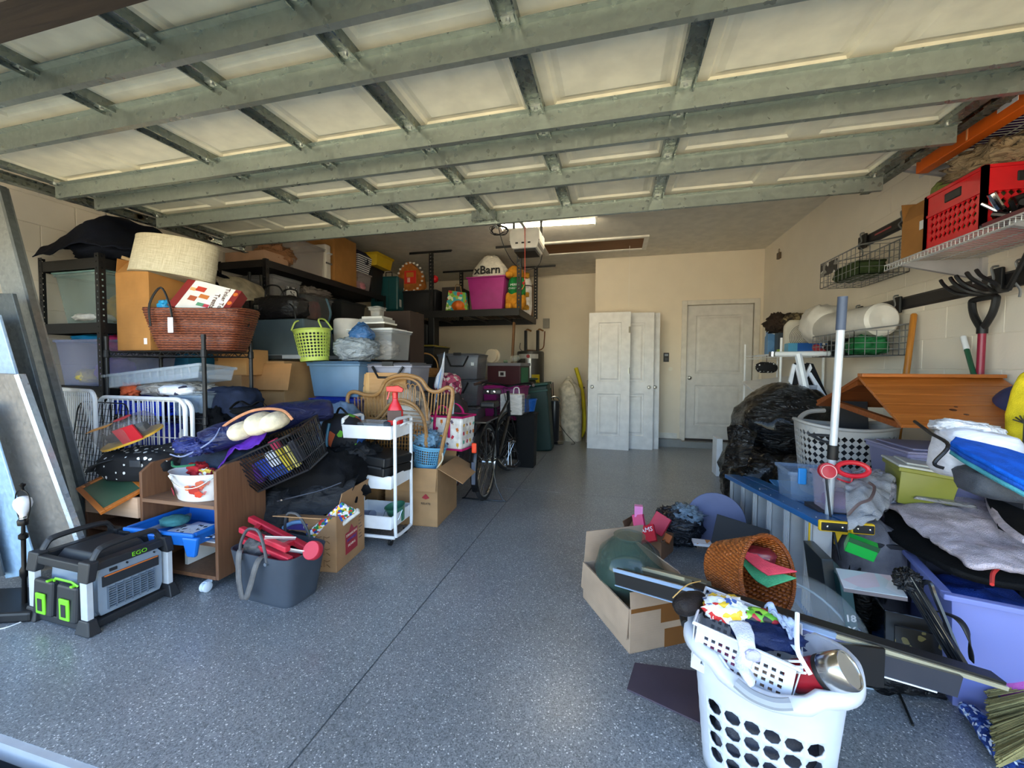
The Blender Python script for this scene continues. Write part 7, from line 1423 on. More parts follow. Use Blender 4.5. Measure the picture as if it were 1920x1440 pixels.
q4((1478, 715), (1486, 682), (1492, 684), (1484, 722), 3.93, 'white_strip', mat('e6e8ee', 'plain')); q4((1490, 685), (1497, 683), (1512, 728), (1500, 728), 3.93, 'white_strip', mat('e6e8ee', 'plain')); q4((1510, 700), (1519, 682), (1522, 690), (1511, 712), 3.93, 'white_strip', mat('e6e8ee', 'plain')); q4((1514, 700), (1520, 698), (1548, 742), (1540, 746), 3.92, 'white_strip', mat('dfe4f0', 'plain'))
q4((1500, 722), (1532, 722), (1530, 735), (1502, 733), 3.91, 'striped_hem', mat('c8ccd8', 'stripes', .6, hex2='5a5f70', scale=6))
# black trash bags
TB = mat('060709', 'film', .25)
tbs = [((1.50, 4.48, 0), (.9, .8, .62), 250, 'large black rubbish bag on the floor at the back of the pile'), ((1.22, 3.78, 0), (.68, .66, .60), 251, 'glossy black rubbish bag bulging at the left of the pile'), ((1.42, 3.95, .5), (.80, .70, .60), 252, 'black rubbish bag on top of the pile beside the corner rack'), ((1.36, 3.42, 0), (.5, .36, .62), 253, 'black rubbish bag nearest the grey laundry hamper')]
for c_, d_, sd, l2 in tbs:
    e = T('rubbish_bag', l2, 'bag', c_); mm = M(); blob_mesh(mm, (0, 0, 0), d_, seed=sd, amp=.10, ridge=.06, n=72, fr=1.3, top=.75, flat=.12); mm.build('bag_film', TB, e, smooth=2)
e = T('bag_tail', 'torn black film corner trailing from the left rubbish bag', 'bag'); sheet('film', TB, [[PY(1350, 900, 3.45), PY(1375, 880, 3.4), PY(1400, 875, 3.35)], [PY(1360, 860, 3.5), PY(1385, 850, 3.42), PY(1410, 845, 3.4)], [PY(1366, 800, 3.6), PY(1390, 800, 3.5), PY(1420, 800, 3.5)]], parent=e, amp=.04, fr=8)
q = PZ(1359, 858, 0); M().box(1.10, 1.16, 4.9, 5.1, 0, .42).build('white_box_edge', mat('e6e8ec', 'plain', .4), label='narrow white box edge left of the rubbish bags', cat='box', bevel=.003)
# wooden stick, green stick, shovel on the wall
p0 = PX(1714, 588, RX-.05); p1 = PX(1698, 710, RX-.10)
e = T('broom_stick', 'varnished wooden broom handle leaning on the right wall', 'stick'); dd = (p1-p0).normalized(); M().tube([p0, p0+dd*.01, p1, p1+dd*.9], [.012, .0185, .0185, .0185], 12).build('handle', mat('bd7a2a', 'wood', .4, hex2='a3651c', bump=1), e, smooth=1)
p0 = PX(1806, 632, RX-.04); p1 = PX(1828, 710, RX-.10); dd = (p1-p0).normalized()
e = T('green_tool_stick', 'green tool handle with white cap leaning beside the rake', 'stick'); M().tube([p0, p0+dd*.1], .014, 10).build('white_cap', WHITEP, e, smooth=1); M().tube([p0+dd*.1, p1, p1+dd*.9], .0125, 10).build('pole', mat('1c5238', 'plain', .4), e, smooth=1)
p0 = PX(1842, 612, RX-.07); p1 = PX(1842, 710, RX-.07)
e = T('garden_spade', 'black D-grip tool with dark red shaft hanging beside the rail', 'tool', (p0.x, p0.y, 0))
M().tube([(0, 0, p0.z), (0, 0, .35)], .017, 12).build('red_shaft', mat('8f1f38', 'plain', .35), e, smooth=1)
M().tube(smooth_path([(0, 0, p0.z-.02), (0, .055, p0.z+.06), (0, .075, p0.z+.13), (0, .06, p0.z+.155), (0, -.06, p0.z+.155), (0, -.075, p0.z+.13), (0, -.055, p0.z+.06), (0, 0, p0.z-.02)], 5), .017, 8).tube([(0, 0, p0.z-.04), (0, 0, p0.z+.0)], .023, 10).build('d_grip', BLACKP, e, smooth=1)
e = T('cultivator_fork', 'black curved tine cultivator head hanging on the lower rail', 'tool', (p0.x-.02, p0.y-.12, p0.z+.17))
for k, (dy, s_) in enumerate(((.14, 1), (.07, 1), (.02, 1.05), (-.06, 1.1), (-.12, 1.1))): M().tube(smooth_path([(0, -.05, .0), (-.04*s_, dy*.5, .0), (-.09*s_, dy+.0, .02), (-.12*s_, dy+.04, .07), (-.13*s_, dy+.06, .11)], 5), [.010]*20+[.008], 6).build('tine', BLACKP, e, smooth=1)
M().tube([(0, -.05, 0), (0, -.12, .12), (0, -.16, .2)], .012, 8).build('head_stem', BLACKP, e, smooth=1)
# ------------------------------------------------------------------ right foreground pile
# wooden roof
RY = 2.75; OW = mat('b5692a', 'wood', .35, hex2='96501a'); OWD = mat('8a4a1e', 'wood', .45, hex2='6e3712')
rl, rr = PY(1610, 705, RY), PY(1880, 702, RY); fl_, fr_ = PY(1692, 797, RY-.42), PY(1897, 783, RY-.42); bl2 = PY(1530, 757, RY+.36)
fr_.z = fl_.z
e = T('wooden_roof', 'orange pine gabled lid with knots lying on a lilac bin lid', 'wooden lid')
def slab(P_, nm, m, th=.016):
    P_ = [Vector(p) for p in P_]; n = (P_[1]-P_[0]).cross(P_[3]-P_[0]).normalized()*th; return M().hexa([p for p in P_]+[p-n for p in P_])
rr = Vector((2.0, RY, rl.z)); fr_ = Vector((1.97, fl_.y, fl_.z))
g0, g1 = Vector(rl), Vector(rr)
n_ = 5
for k in range(n_):
    a_, b_ = k/n_, (k+1)/n_-.006; slab([fl_.lerp(g0, a_), fr_.lerp(g1, a_), fr_.lerp(g1, b_), fl_.lerp(g0, b_)], '', OW).build('roof_board', OW, e, bevel=.002)
bk0, bk1 = Vector(bl2), Vector((2.0, bl2.y, bl2.z))
slab([g0, g1, bk1, bk0], '', OWD, .016).build('rear_slope', OWD, e)
M().beam(g0+Vector((0, -.01, .005)), g1+Vector((0, -.01, .005)), .05, .02).build('ridge_strip', OW, e, bevel=.003)
M().beam(g0.lerp(bk0, .05)+Vector((.02, 0, -.03)), bk0+Vector((.02, 0, .01)), .03, .03).build('inner_batten', OWD, e); M().beam(fl_.lerp(g0, .1)+Vector((.03, .03, -.03)), fl_.lerp(bk0, .8)+Vector((.03, 0, .03)), .03, .03).build('inner_batten', OWD, e)
nrm_ = (fr_-fl_).cross(g0-fl_).normalized(); 
for (u_, v_, r_) in ((.42, .30, .011), (.47, .22, .008), (.46, .36, .006), (.78, .12, .006), (.95, .14, .007)):
    p = fl_.lerp(fr_, u_)+(g0-fl_)*v_; M(Matrix.Translation(p) @ nrm_.to_track_quat('Z', 'Y').to_matrix().to_4x4()).lathe([(0, -.0005), (r_, -.0005), (r_, .0008), (0, .001)], 10, sx=1.4).build('knot', mat('4a1f0a', 'plain', .4), e)
# lilac lid and big bin under roof
LIL = clear('9a98c0', .75, .3); LILS = mat('8583a0', 'plain', .4)
e = tote('large lilac clear bin with grey lid under the wooden roof', (1.70, 2.58, .42), R(-2), .56, .36, .36, LIL, LILS)
tote('lilac clear bin on the floor under the wooden roof stack', (1.70, 2.58, 0), R(-2), .56, .36, .40, LIL, LILS)
tote('clear blue bin under the grey hamper', (1.32, 3.06, 0), R(-6), .46, .40, .38, clear('5a7fb0', .55, .25), mat('3f86c8', 'plain', .4))
for k, (dx, hx) in enumerate(((-.1, '3a8ad0'), (.08, '3a8ad0'))):
    pass
e = tote('clear tub with blue latches in front of the grey hamper', (PY(1528, 900, 2.66).x, 2.68, .36), R(-4), .30, .24, .26, clear('8fa8c8', .45, .2), None); M().box(-.12, -.08, -.15, -.136, .2, .29).box(-.03, .02, -.15, -.136, .06, .12).build('blue_latch', mat('2a8ad8', 'plain', .4), e, bevel=.006)
M().box(1.0, 1.28, 2.57, 2.80, 0, .355).build('dark_box', mat('1c1d22'), label='dark box under the blue latch tub', cat='box')
# grey laundry hamper
hq = PY(1580, 830, 3.02); GH = mat('a3a19e', 'plain', .45)
e = T('grey_hamper', 'grey oval laundry hamper with diamond lattice holes', 'hamper', (PY(1584, 830, 2.98).x, 3.0, .40), R(-6), sc=1.08)
def hfn(u, v):
    a = 2*PI*u; c_, s_ = math.cos(a), math.sin(a); q_ = (abs(c_)**2.6+abs(s_)**2.6)**(-1/2.6); k = .82+.18*v; return Vector((c_*q_*.24*k, s_*q_*.17*k, v*(.40+.035*abs(c_)**2)))
M().grid(hfn, 44, 11, wrap=True, hole=lambda i, j: 1 <= j <= 9, hs=.92, hn=4).build('lattice_wall', GH, e, solid=.005)
M().tube([hfn(i/44, 1) for i in range(44)], .011, 6, closed=True).build('hamper_rim', GH, e, smooth=1); M().add([hfn(i/44, .0) for i in range(44)], [list(range(44))]).build('hamper_base', GH, e, solid=.004)
M().tube(smooth_path([(-.17, -.125, .40), (-.2, -.08, .385), (-.22, -.0, .43), (-.15, .1, .47), (-.05, .15, .48)], 5), .014, 8).build('handle', GH, e, smooth=1)
M().tube(smooth_path([(-.2, -.13, .36), (-.12, -.165, .365), (-.08, -.17, .34), (-.14, -.16, .33), (-.2, -.13, .36)], 5), .008, 6).build('dark_handle', mat('2c2d32'), e)
o = M().hexa([(0, 0, 0), (.2, 0, 0), (.2, .03, 0), (0, .03, 0), (.04, 0, .34), (.20, 0, .30), (.20, .03, .30), (.04, .03, .34)]).build('black_folder', mat('1d1e22', 'plain', .7), label='black folder sticking up out of the grey hamper', cat='folder', bevel=.004); o.location = (hq.x+.03, 3.0, .70); o.rotation_euler = (R(-8), 0, 0)
blob('grey_cloth', mat('3a3c42', 'fabric'), (hq.x, 3.04, .47), (.34, .22, .34), 'dark clothes inside the grey hamper', 'cloth', seed=260)
# aluminium pole with grip
pb, pt = PZ(1548, 1130, .02), PY(1580, 556, 2.20); pb = Vector((PY(1540, 960, 2.28).x+.03, 2.30, 0)); 
e = T('extension_pole', 'silver extension pole with grey grip standing behind the step ladder', 'pole', pb); v_ = pt-pb; M().tube([(0, 0, 0), v_*.92], .016, 14).build('lower_tube', ALU, e, smooth=1); M().tube([v_*.90, v_], .0195, 14).build('grey_grip', mat('4a5468', 'plain', .5), e, smooth=1); M().tube([v_*.50, v_*.545], .022, 12).build('black_collar', BLACKP, e, smooth=1)
M().tube([pb+Vector((.08, .02, 0)), PY(1545, 880, 2.3)], .008, 8).build('thin_pole', ALU, label='thin silver pole beside the extension pole', cat='pole')
M().tube(smooth_path([PY(1548, 880, 2.25), PY(1556, 960, 2.2), PY(1566, 1010, 2.15), PY(1575, 1050, 2.1)]), .005, 6).build('black_hose', BLACKP, label='black cord running down beside the silver poles', cat='cord')
q = PY(1580, 882, 2.2); e = T('red_steering_toy', 'red plastic ring toy with round badge hooked on the pole', 'toy', q)
M().tube([Vector((.035+.062*math.cos(a), -.01+.01*math.sin(a), .01+.030*math.sin(a))) for a in [2*PI*i/28 for i in range(28)]], .011, 8, closed=True).build('red_ring', mat('c61f2e', 'plain', .35), e, smooth=1)
M(Matrix.Translation((-.075, -.03, -.0)) @ Matrix.Rotation(PI/2-.2, 4, 'X')).lathe([(0, -.012), (.036, -.012), (.038, 0), (.036, .012), (0, .014)], 24).build('red_badge', mat('b01a2a', 'plain', .4), e, smooth=1)
M(Matrix.Translation((-.075, -.047, -.0)) @ Matrix.Rotation(PI/2-.2, 4, 'X')).tube([Vector((.03*math.cos(a), .03*math.sin(a), 0)) for a in [2*PI*i/24 for i in range(24)]], .0015, 4, closed=True).build('badge_ring', mat('f0d0c8'), e)
M().tube(smooth_path([(-.03, -.02, -.035), (.02, -.02, -.05), (.03, -.02, -.03)]), .004, 5).build('red_clip', mat('c61f2e'), e)
q = PY(1578, 915, 2.3); e = tote('small clear cup with purple yellow contents beside the pole', (q.x, 2.34, .50), 0, .16, .14, .18, clear('b8b0c8', .5, .2), None, cat='container', name='small_container'); 
blob('purple_contents', mat('5a3a8a', 'fabric'), (q.x, 2.34, .505), (.12, .1, .08), 'purple things inside the small clear cup', 'craft', seed=262); blob('yellow_contents', mat('c8a83a', 'multi', hex2='c8a83a,e8e0d0,8a6a4a'), (q.x, 2.34, .61), (.12, .1, .07), 'yellow things on top in the small clear cup', 'craft', seed=263)
M().box(q.x-.1, q.x+.1, 2.28, 2.44, .30, .498).build('support_box', mat('23242a'), label='dark box under the small clear cup', cat='box')
# grey knitted sweatshirt
e = T('grey_sweatshirt', 'pale grey and taupe sweatshirt spilling over the bin edge', 'clothing'); SW = mat('8f9196', 'fabric', .95)
sheet('garment', SW, [[PY(1590, 985, 1.9), PY(1615, 990, 1.92), PY(1645, 985, 1.95)], [PY(1588, 950, 2.0), PY(1625, 940, 2.0), PY(1660, 950, 2.05)], [PY(1585, 915, 2.15), PY(1620, 905, 2.15), PY(1665, 925, 2.15)], [PY(1600, 900, 2.3), PY(1635, 895, 2.3), PY(1680, 905, 2.3)]], parent=e, amp=.035, fr=9, seed=13, nu=36, nv=36, solid=.012)
M().tube(smooth_path([PY(1590, 965, 1.93), PY(1610, 945, 1.93), PY(1632, 935, 1.95), PY(1640, 915, 2.05), PY(1630, 905, 2.1)]), .006, 5).build('brown_seam', mat('5a4a48'), e)
blob('grey_cloth_heap', mat('6c6a70', 'fabric'), (PY(1630, 960, 2.2).x, 2.2, .0), (.24, .3, .50), 'grey cloth heap standing behind the big lilac bin', 'cloth', seed=266)
# big lilac tote in the foreground with sherpa pad
tz = .42; c_nl = PZ(1785, 1112, tz); c_fl = PZ(1640, 962, tz); cnr = PZ(1925, 1122, tz)
ax = (c_nl-c_fl).normalized(); fwd = Vector((-ax.y, ax.x, 0)); ln = (c_nl-c_fl).length
# local x along right, y along depth
dxv = Vector((-ax.y, ax.x, 0)); 
if dxv.x < 0: dxv = -dxv
W_t = .50; L_t = min(ln, .68); cen = c_nl-ax*L_t/2+dxv*W_t/2
e = tote('huge translucent lilac storage bin in the right foreground', (cen.x, cen.y, 0), math.atan2(dxv.y, dxv.x), W_t, L_t, tz, clear('8f9ae0', 1.15, .35), None, .88, rim=.03)
TM = Matrix.Translation(e.location) @ Matrix.Rotation(math.atan2(dxv.y, dxv.x), 4, 'Z')
blob('pink_fabric', mat('b85aa8', 'fabric'), TM @ Vector((.02, -L_t*.28, .012)), (.36, .26, .2), 'magenta pink fabric inside the huge lilac bin', 'fabric', seed=270)
blob('blue_fabric', mat('3f62c8', 'fabric'), TM @ Vector((-.02, .05, .012)), (.36, .4, .3), 'blue fabric inside the huge lilac bin', 'fabric', seed=271)
e = T('sherpa_blanket', 'black quilted mat with pale lilac fleece lining heaped on the huge bin', 'blanket'); 
def tp_(x, y, z): return TM @ Vector((x, y, z))
FL = mat('cfc3cc', 'fabric', .98, scale=1.2, bump=.9); BQ = mat('0a0b0d', 'fabric', .8)
sheet('black_side', BQ, [[PZ(1660, 1000, .46), PZ(1760, 1060, .47), PZ(1850, 1090, .46), tp_(.24, -.22, .46)], [PZ(1655, 950, .50), PZ(1780, 1020, .50), PZ(1880, 1060, .49), tp_(.24, -.08, .49)], [PZ(1650, 930, .49), PZ(1790, 990, .49), PZ(1890, 1030, .49), tp_(.24, .02, .49)]], parent=e, amp=.01, fr=6, solid=.025)
sheet('fleece_side', FL, [[PZ(1722, 992, .53), PZ(1780, 1035, .53), PZ(1855, 1066, .53), tp_(.24, -.1, .51)], [PZ(1668, 950, .55), PZ(1762, 980, .56), PZ(1860, 1000, .55), tp_(.24, .0, .54)], [PZ(1640, 912, .54), PZ(1740, 925, .57), PZ(1830, 950, .57), tp_(.24, .14, .56)], [PZ(1660, 905, .54), PZ(1750, 905, .56), PZ(1840, 915, .56), tp_(.24, .26, .55)]], parent=e, amp=.018, fr=7, seed=3, nu=60, nv=60, solid=.02)
M().tube(smooth_path([PZ(1860, 1096, .50), PZ(1862, 1075, .515), PZ(1875, 1062, .525)]), .006, 6).build('red_band', mat('c8302c'), e)
sheet('second_layer', BQ, [[PZ(1870, 985, .58), PZ(1925, 1010, .58)], [PZ(1850, 940, .60), PZ(1925, 950, .60)], [PZ(1850, 915, .60), PZ(1925, 920, .60)]], parent=e, amp=.01, solid=.02)
M().tube(smooth_path([PZ(1850, 915, .60), PZ(1856, 945, .595), PZ(1872, 975, .59), PZ(1900, 1000, .585), PZ(1925, 1015, .58)]), .013, 6).build('fleece_edge', FL, e)
e = T('clear_packet', 'flat clear cellophane packet lying on the lilac fleece', 'packet', PZ(1770, 942, .60), R(-30)); M().hexa([(-.1, -.03, 0), (.1, -.03, 0), (.1, .03, 0), (-.1, .03, 0), (-.09, -.025, .012), (.09, -.025, .012), (.09, .025, .012), (-.09, .025, .012)]).build('film', mat('8f8c8c', 'crinkle', .15), e, bevel=.004)
# support pile behind the lilac bin on the right
e = tote('olive green tub with pale lid among the bags behind the fleece', (PY(1736, 850, 2.30).x, 2.36, .56), R(-14), .20, .22, .17, mat('7d7f2a', 'plain', .4), mat('bfc2c0', 'plain', .4)); e.rotation_euler.y = R(6)
tote('grey bin holding up the olive green tub', (1.42, 2.33, .0), R(-10), .20, .10, .55, mat('4a4a58'), None)
e = T('white_wrapped_pillow', 'white plastic wrapped bedding pack tilted behind the fleece blanket', 'bedding', PY(1815, 900, 1.92), rot=(R(-8), R(8), R(-14))); 
mm = M(); blob_mesh(mm, (0, 0, 0), (.21, .20, .19), seed=281, amp=.05, pw=5); mm.build('pack_body', mat('dfe0ea', 'crinkle', .4, bump=.25), e, smooth=2)
mm = M(); blob_mesh(mm, (-.02, .03, .165), (.2, .16, .06), seed=282, amp=.15, ridge=.15); mm.build('torn_top', mat('e8e8ec', 'crinkle', .3), e, smooth=2)
e = T('blue_fleece_throw', 'folded vivid blue fleece throw on the bedding pack', 'blanket'); BF = mat('0f5fd2', 'fabric', .9)
for k, (dz, hx) in enumerate(((0, '0f5fd2'), (-.016, '1a52b0'), (-.032, '4a9aa8'))):
    sheet('fold', mat(hx, 'fabric', .9), [[PY(1782, 832, 1.80)+Vector((0, 0, dz)), PY(1850, 870, 1.62)+Vector((0, 0, dz)), PY(1960, 930, 1.5)+Vector((0, 0, dz))], [PY(1800, 815, 1.95)+Vector((0, 0, dz)), PY(1870, 840, 1.85)+Vector((0, 0, dz)), PY(1960, 870, 1.75)+Vector((0, 0, dz))]], parent=e, amp=.008, solid=.014)
M().tube(smooth_path([PY(1715, 790, 2.0), PY(1745, 812, 1.85), PY(1778, 835, 1.72), PY(1752, 868, 1.7), PY(1770, 878, 1.68)], 5), .006, 6).build('black_wire_hanger', BLACKP, label='bent black metal rod in front of the bedding pack', cat='rod')
e = T('grey_zip_case', 'dark grey soft zip case at the right edge on the blankets', 'case', PY(1900, 935, 1.72), R(-10)); mm = M(); blob_mesh(mm, (0, 0, 0), (.26, .2, .1), seed=285, amp=.05, pw=4); mm.build('case_body', mat('4a4f58', 'fabric'), e, smooth=2)
q = PX(1930, 800, 1.74); e = T('yellow_bag', 'tall yellow bag with black palm print at the right edge', 'bag', (q.x+.03, q.y, .80), R(-50)); 
mm = M(); blob_mesh(mm, (0, 0, 0), (.18, .12, .40), seed=290, amp=.05, pw=3.4, top=.8); mm.build('bag_body', mat('d8c024', 'fabric', .7), e, smooth=2)
for k in range(7): a = -1.2+k*.4; M().tube([(-.02, -.085, .17), (-.02+.035*math.sin(a), -.085, .17+.035*math.cos(a))], .003, 4).build('palm_print', mat('1c1c14'), e)
M().tube([(-.02, -.085, .05), (-.02, -.085, .17)], .003, 4).build('palm_trunk', mat('1c1c14'), e)
tote('dark bin under the yellow bag at the right edge', (q.x+.06, q.y+.02, 0), R(-2), .24, .2, .78, mat('2a2b33'), mat('2a2b33'))
blob('navy_ball', mat('26305a', 'plain', .5), (1.92, 2.5, .87), (.24, .24, .26), 'navy blue round cushion behind the yellow bag', 'cushion', seed=291, amp=.02, pw=2)
q = PY(1690, 885, 2.15); blob('grey_plastic_bag', mat('9f9daa', 'crinkle', .3), (q.x, 2.36, .50), (.18, .16, .20), 'pale crumpled plastic bag right of the grey hamper', 'bag', seed=292, ridge=.2, amp=.15)
tote('dark bin under the pale crumpled plastic bag', (q.x-.03, 2.24, 0), 0, .20, .3, .435, mat('22232a'), None)
# green box, cards, black folded things in front of ladder's right
q = PY(1610, 1010, 1.95); e = T('green_grass_box', 'bright green plastic box among black bags right of the ladder', 'box', q+Vector((0, 0, -.06)), rot=(R(10), R(14), R(-20)), sc=.6); M().box(-.08, .08, -.05, .05, 0, .10).build('box_body', mat('12a03a', 'plain', .35), e, bevel=.006); M().box(-.081, .081, -.052, -.049, .08, .115).build('dark_band', mat('1a4a28'), e)
blob('black_bag_heap', mat('07080a', 'crinkle', .4), (1.12, 2.14, 0), (.18, .18, .36), 'black bag heap between ladder and lilac bin', 'bag', seed=295, ridge=.3)
e = T('magazine', 'glossy pale magazine lying on the dark box right of the ladder', 'magazine', PX(1630, 1098, .93), rot=(R(8), R(-4), R(-14)), sc=.8); M().box(-.11, .11, -.08, .08, 0, .02).build('cover', mat('b8bec4', 'multi', .3, hex2='c8ccd0,b8c4c8,c8b8c0,d0d4d4', scale=.25), e); M().box(-.11, .11, -.081, -.079, .0, .018).build('pages', mat('6a6264'), e)
e = T('black_gloss_box', 'black glossy flat box with gold specks standing right of the ladder', 'box', (PZ(1660, 1150, .12).x, 1.87, 0), rot=(R(-6), 0, R(-14))); M().box(-.13, .14, -.06, .10, 0, .25).build('box_body', mat('0d0d0f', 'plain', .12), e, bevel=.004); M().box(-.10, .11, -.066, -.06, .02, .2).build('inner_panel', mat('1a1814', 'multi', .2, hex2='0d0d0f,0d0d0f,100f0c,0d0d0f,5a5230,0d0d0f', scale=2), e)
e = T('black_sheet_frames', 'black glossy folded frames leaning against the huge lilac bin', 'frame', (0, 0, 0))
for k in range(3): a_, b_ = PX(1690+9*k, 1080, 1.0), PX(1796+8*k, 1252, 1.08); M().beam(a_, b_, .022, .012).build('glossy_bar', mat('16181c', 'plain', .1), e, bevel=.003)
M().tube(smooth_path([PX(1722, 1096, 1.03), PX(1742, 1092, 1.04), PX(1752, 1115, 1.05), PX(1775, 1170, 1.07), PX(1805, 1245, 1.09)]), .008, 6).build('bent_tube', mat('1b1d22', 'plain', .2), e, smooth=1)
strap('black_webbing', BLACKP, [PX(1760, 1146, 1.09), PX(1795, 1160, 1.10), PX(1815, 1190, 1.11), PX(1822, 1240, 1.12)], .022, e)
blob('black_wrap', mat('0e0f12', 'crinkle', .15), PX(1700, 1090, 1.0)+Vector((0, 0, -.03)), (.07, .07, .07), 'black crumpled film at the top of the glossy frames', 'film', seed=297, ridge=.6)
# ------------------------------------------------------------------ blue stepladder lying on its side
A0, A1 = Vector((.965, 2.12, .50)), Vector((1.07, 3.55, .30))
A0 = PZ(1560, 985, .50); A1 = PZ(1372, 893, .33)
e = T('step_ladder', 'blue fibreglass step ladder lying on its side with yellow clips', 'ladder', (A0.x, A0.y, 0)); LB = mat('1f66a8', 'plain', .35); AL = mat('c6c9cc', 'plain', .35, .45); YL = mat('e0b41a', 'plain', .4)
B1 = A1-Vector((A0.x, A0.y, 0)); B0 = Vector((0, 0, A0.z)); dr_ = (B1-B0); sd_ = Vector((dr_.y, -dr_.x, 0)).normalized()
M().beam(B0, B1, .105, .03).build('front_rail', LB, e, bevel=.004); M().beam(B0+sd_*.11+Vector((0, 0, -.0)), B1+sd_*.11, .08, .028).build('rear_rail', LB, e, bevel=.004)
lowr0, lowr1 = Vector((0, 0, .03)), Vector((B1.x, B1.y, .03)); M().beam(lowr0, lowr1, .085, .028).build('front_rail', LB, e, bevel=.004); M().beam(lowr0+sd_*.095, lowr1+sd_*.095, .065, .026).build('rear_rail', LB, e, bevel=.004)
nst = 6
for k in range(nst):
    t_ = (.06, .22, .38, .54, .70, .88)[k]; top_ = B0.lerp(B1, t_); bot = lowr0.lerp(lowr1, t_); du = dr_.normalized()
    P_ = [bot-sd_*.04-du*.01, bot+sd_*.04-du*.01, bot+sd_*.04+du*.075, bot-sd_*.04+du*.075]; top4 = [Vector((p.x, p.y, top_.z-.014)) for p in P_]
    stp = M(); stp.hexa([P_[0], P_[1], P_[1]+du*.006, P_[0]+du*.006, top4[0], top4[1], top4[1]+du*.006, top4[0]+du*.006]); stp.hexa([P_[0], P_[0]+sd_*.006, P_[3]+sd_*.006, P_[3], top4[0], top4[0]+sd_*.006, top4[3]+sd_*.006, top4[3]]); stp.build('step', AL, e)
    for r__ in range(4): o_ = du*(.012+.018*r__)-sd_*.001; M().beam(P_[0]+o_, top4[0]+o_, .004, .004, (1, 0, 0)).build('tread_ridge', AL, e)
for off in (Vector((0, 0, 0)), sd_*.11):
    c_ = B0-dr_.normalized()*.008+off; w_ = .057 if off.length == 0 else .045
    T_ = Matrix.Translation(c_) @ Matrix.Rotation(math.atan2(dr_.y, dr_.x)-PI/2, 4, 'Z')
    M(T_).box(-w_, w_, -.012, .01, -.026, .024).build('yellow_boot', YL, e, bevel=.008); M(T_).box(-w_+.006, w_-.006, -.016, -.01, -.019, .017).build('black_pad', BLACKP, e, bevel=.004)
    for s_ in (-.5, .5): M(T_ @ Matrix.Translation((s_*w_, -.016, 0)) @ Matrix.Rotation(PI/2, 4, 'X')).lathe([(0, 0), (.006, 0), (.005, .003), (0, .004)], 10).build('rivet', CHROME, e)
T_ = Matrix.Translation(B0+dr_.normalized()*.12) @ Matrix.Rotation(math.atan2(dr_.y, dr_.x)-PI/2, 4, 'Z')
for (x, s_) in ((-.045, 1), (.06, 1)):
    M(T_).prism([(x-.0, -.01), (x+.09, -.01), (x+.085, -.05), (x+.07, -.12), (x+.06, -.12), (x+.055, -.06), (x+.03, -.06), (x+.01, -.11), (x-.0, -.11)], -.02, -.008).build('yellow_clip', YL, e, bevel=.003)
for k in range(8): p = B0.lerp(B1, .05+k*.12)+Vector((0, 0, .015))-sd_*.03; M(Matrix.Translation(p)).lathe([(0, 0), (.004, 0), (.003, .002), (0, .003)], 8).build('rivet', STEEL, e)
lg = B0.lerp(B1, .55)+Vector((0, 0, .015)); M(Matrix.Translation(lg) @ Matrix.Rotation(math.atan2(dr_.y, dr_.x), 4, 'Z')).lathe([(0, 0), (.028, 0), (.028, .0015), (0, .0016)], 20, sy=.8).build('oval_badge', mat('cfd6dc'), e); M(Matrix.Translation(lg+Vector((0, 0, .0015))) @ Matrix.Rotation(math.atan2(dr_.y, dr_.x), 4, 'Z')).lathe([(0, 0), (.022, 0), (.022, .0008), (0, .0009)], 20, sy=.75).build('badge_centre', mat('2a5a94'), e)
# teal game boxes standing beside the ladder
for k, (px, h_, hx, l2) in enumerate(((1588, .36, '1f4a4c', 'teal flat game box standing edge-on by the ladder foot'), (1572, .40, '202a2e', 'dark flat game box standing between ladder and teal box'))):
    p = PY(px, 1140, 1.96); e = T('flat_box', l2, 'box', (p.x, 1.96+.06*k, 0), rot=(R(-4), R(-7), R(-6))); M().box(-.02, .02, -.12, .12, 0, h_).build('carton', mat(hx, 'plain', .35), e, bevel=.002)
    if k == 0:
        for ci, ch in enumerate('18X18'.replace('X', ' X ').split()): text(ch, .036, WHITEP, e, (0, -.1215, .20-.045*ci), bold=.001)
        M().box(-.0195, .0195, -.1212, -.1202, .0, .05).build('teal_patch', mat('2f7a78'), e)
# clear dome
q = PY(1535, 1150, 1.72); e = T('clear_dome', 'large clear plastic dome cover leaning against the ladder', 'dome', (q.x-.02, 1.78, .18), rot=(R(30), R(18), 0))
M().lathe([(.20, 0), (.205, .004), (.195, .05), (.165, .11), (.11, .155), (.05, .175), (0, .18)], 36).build('dome_shell', mat('c8d2d6', 'clear', .05, alpha=.22), e, smooth=1); M().tube([Vector((.203*math.cos(a), .203*math.sin(a), 0)) for a in [2*PI*i/36 for i in range(36)]], .005, 6, closed=True).build('dome_rim', mat('b8ccd8', 'clear', .1, alpha=.7), e, smooth=1)
M().box(PZ(1470, 1100, .1).x-.1, .98, 1.75, 1.95, 0, .14).build('white_tray', mat('b9cbdc', 'plain', .4), label='pale blue white tray under the clear dome', cat='tray', bevel=.01)
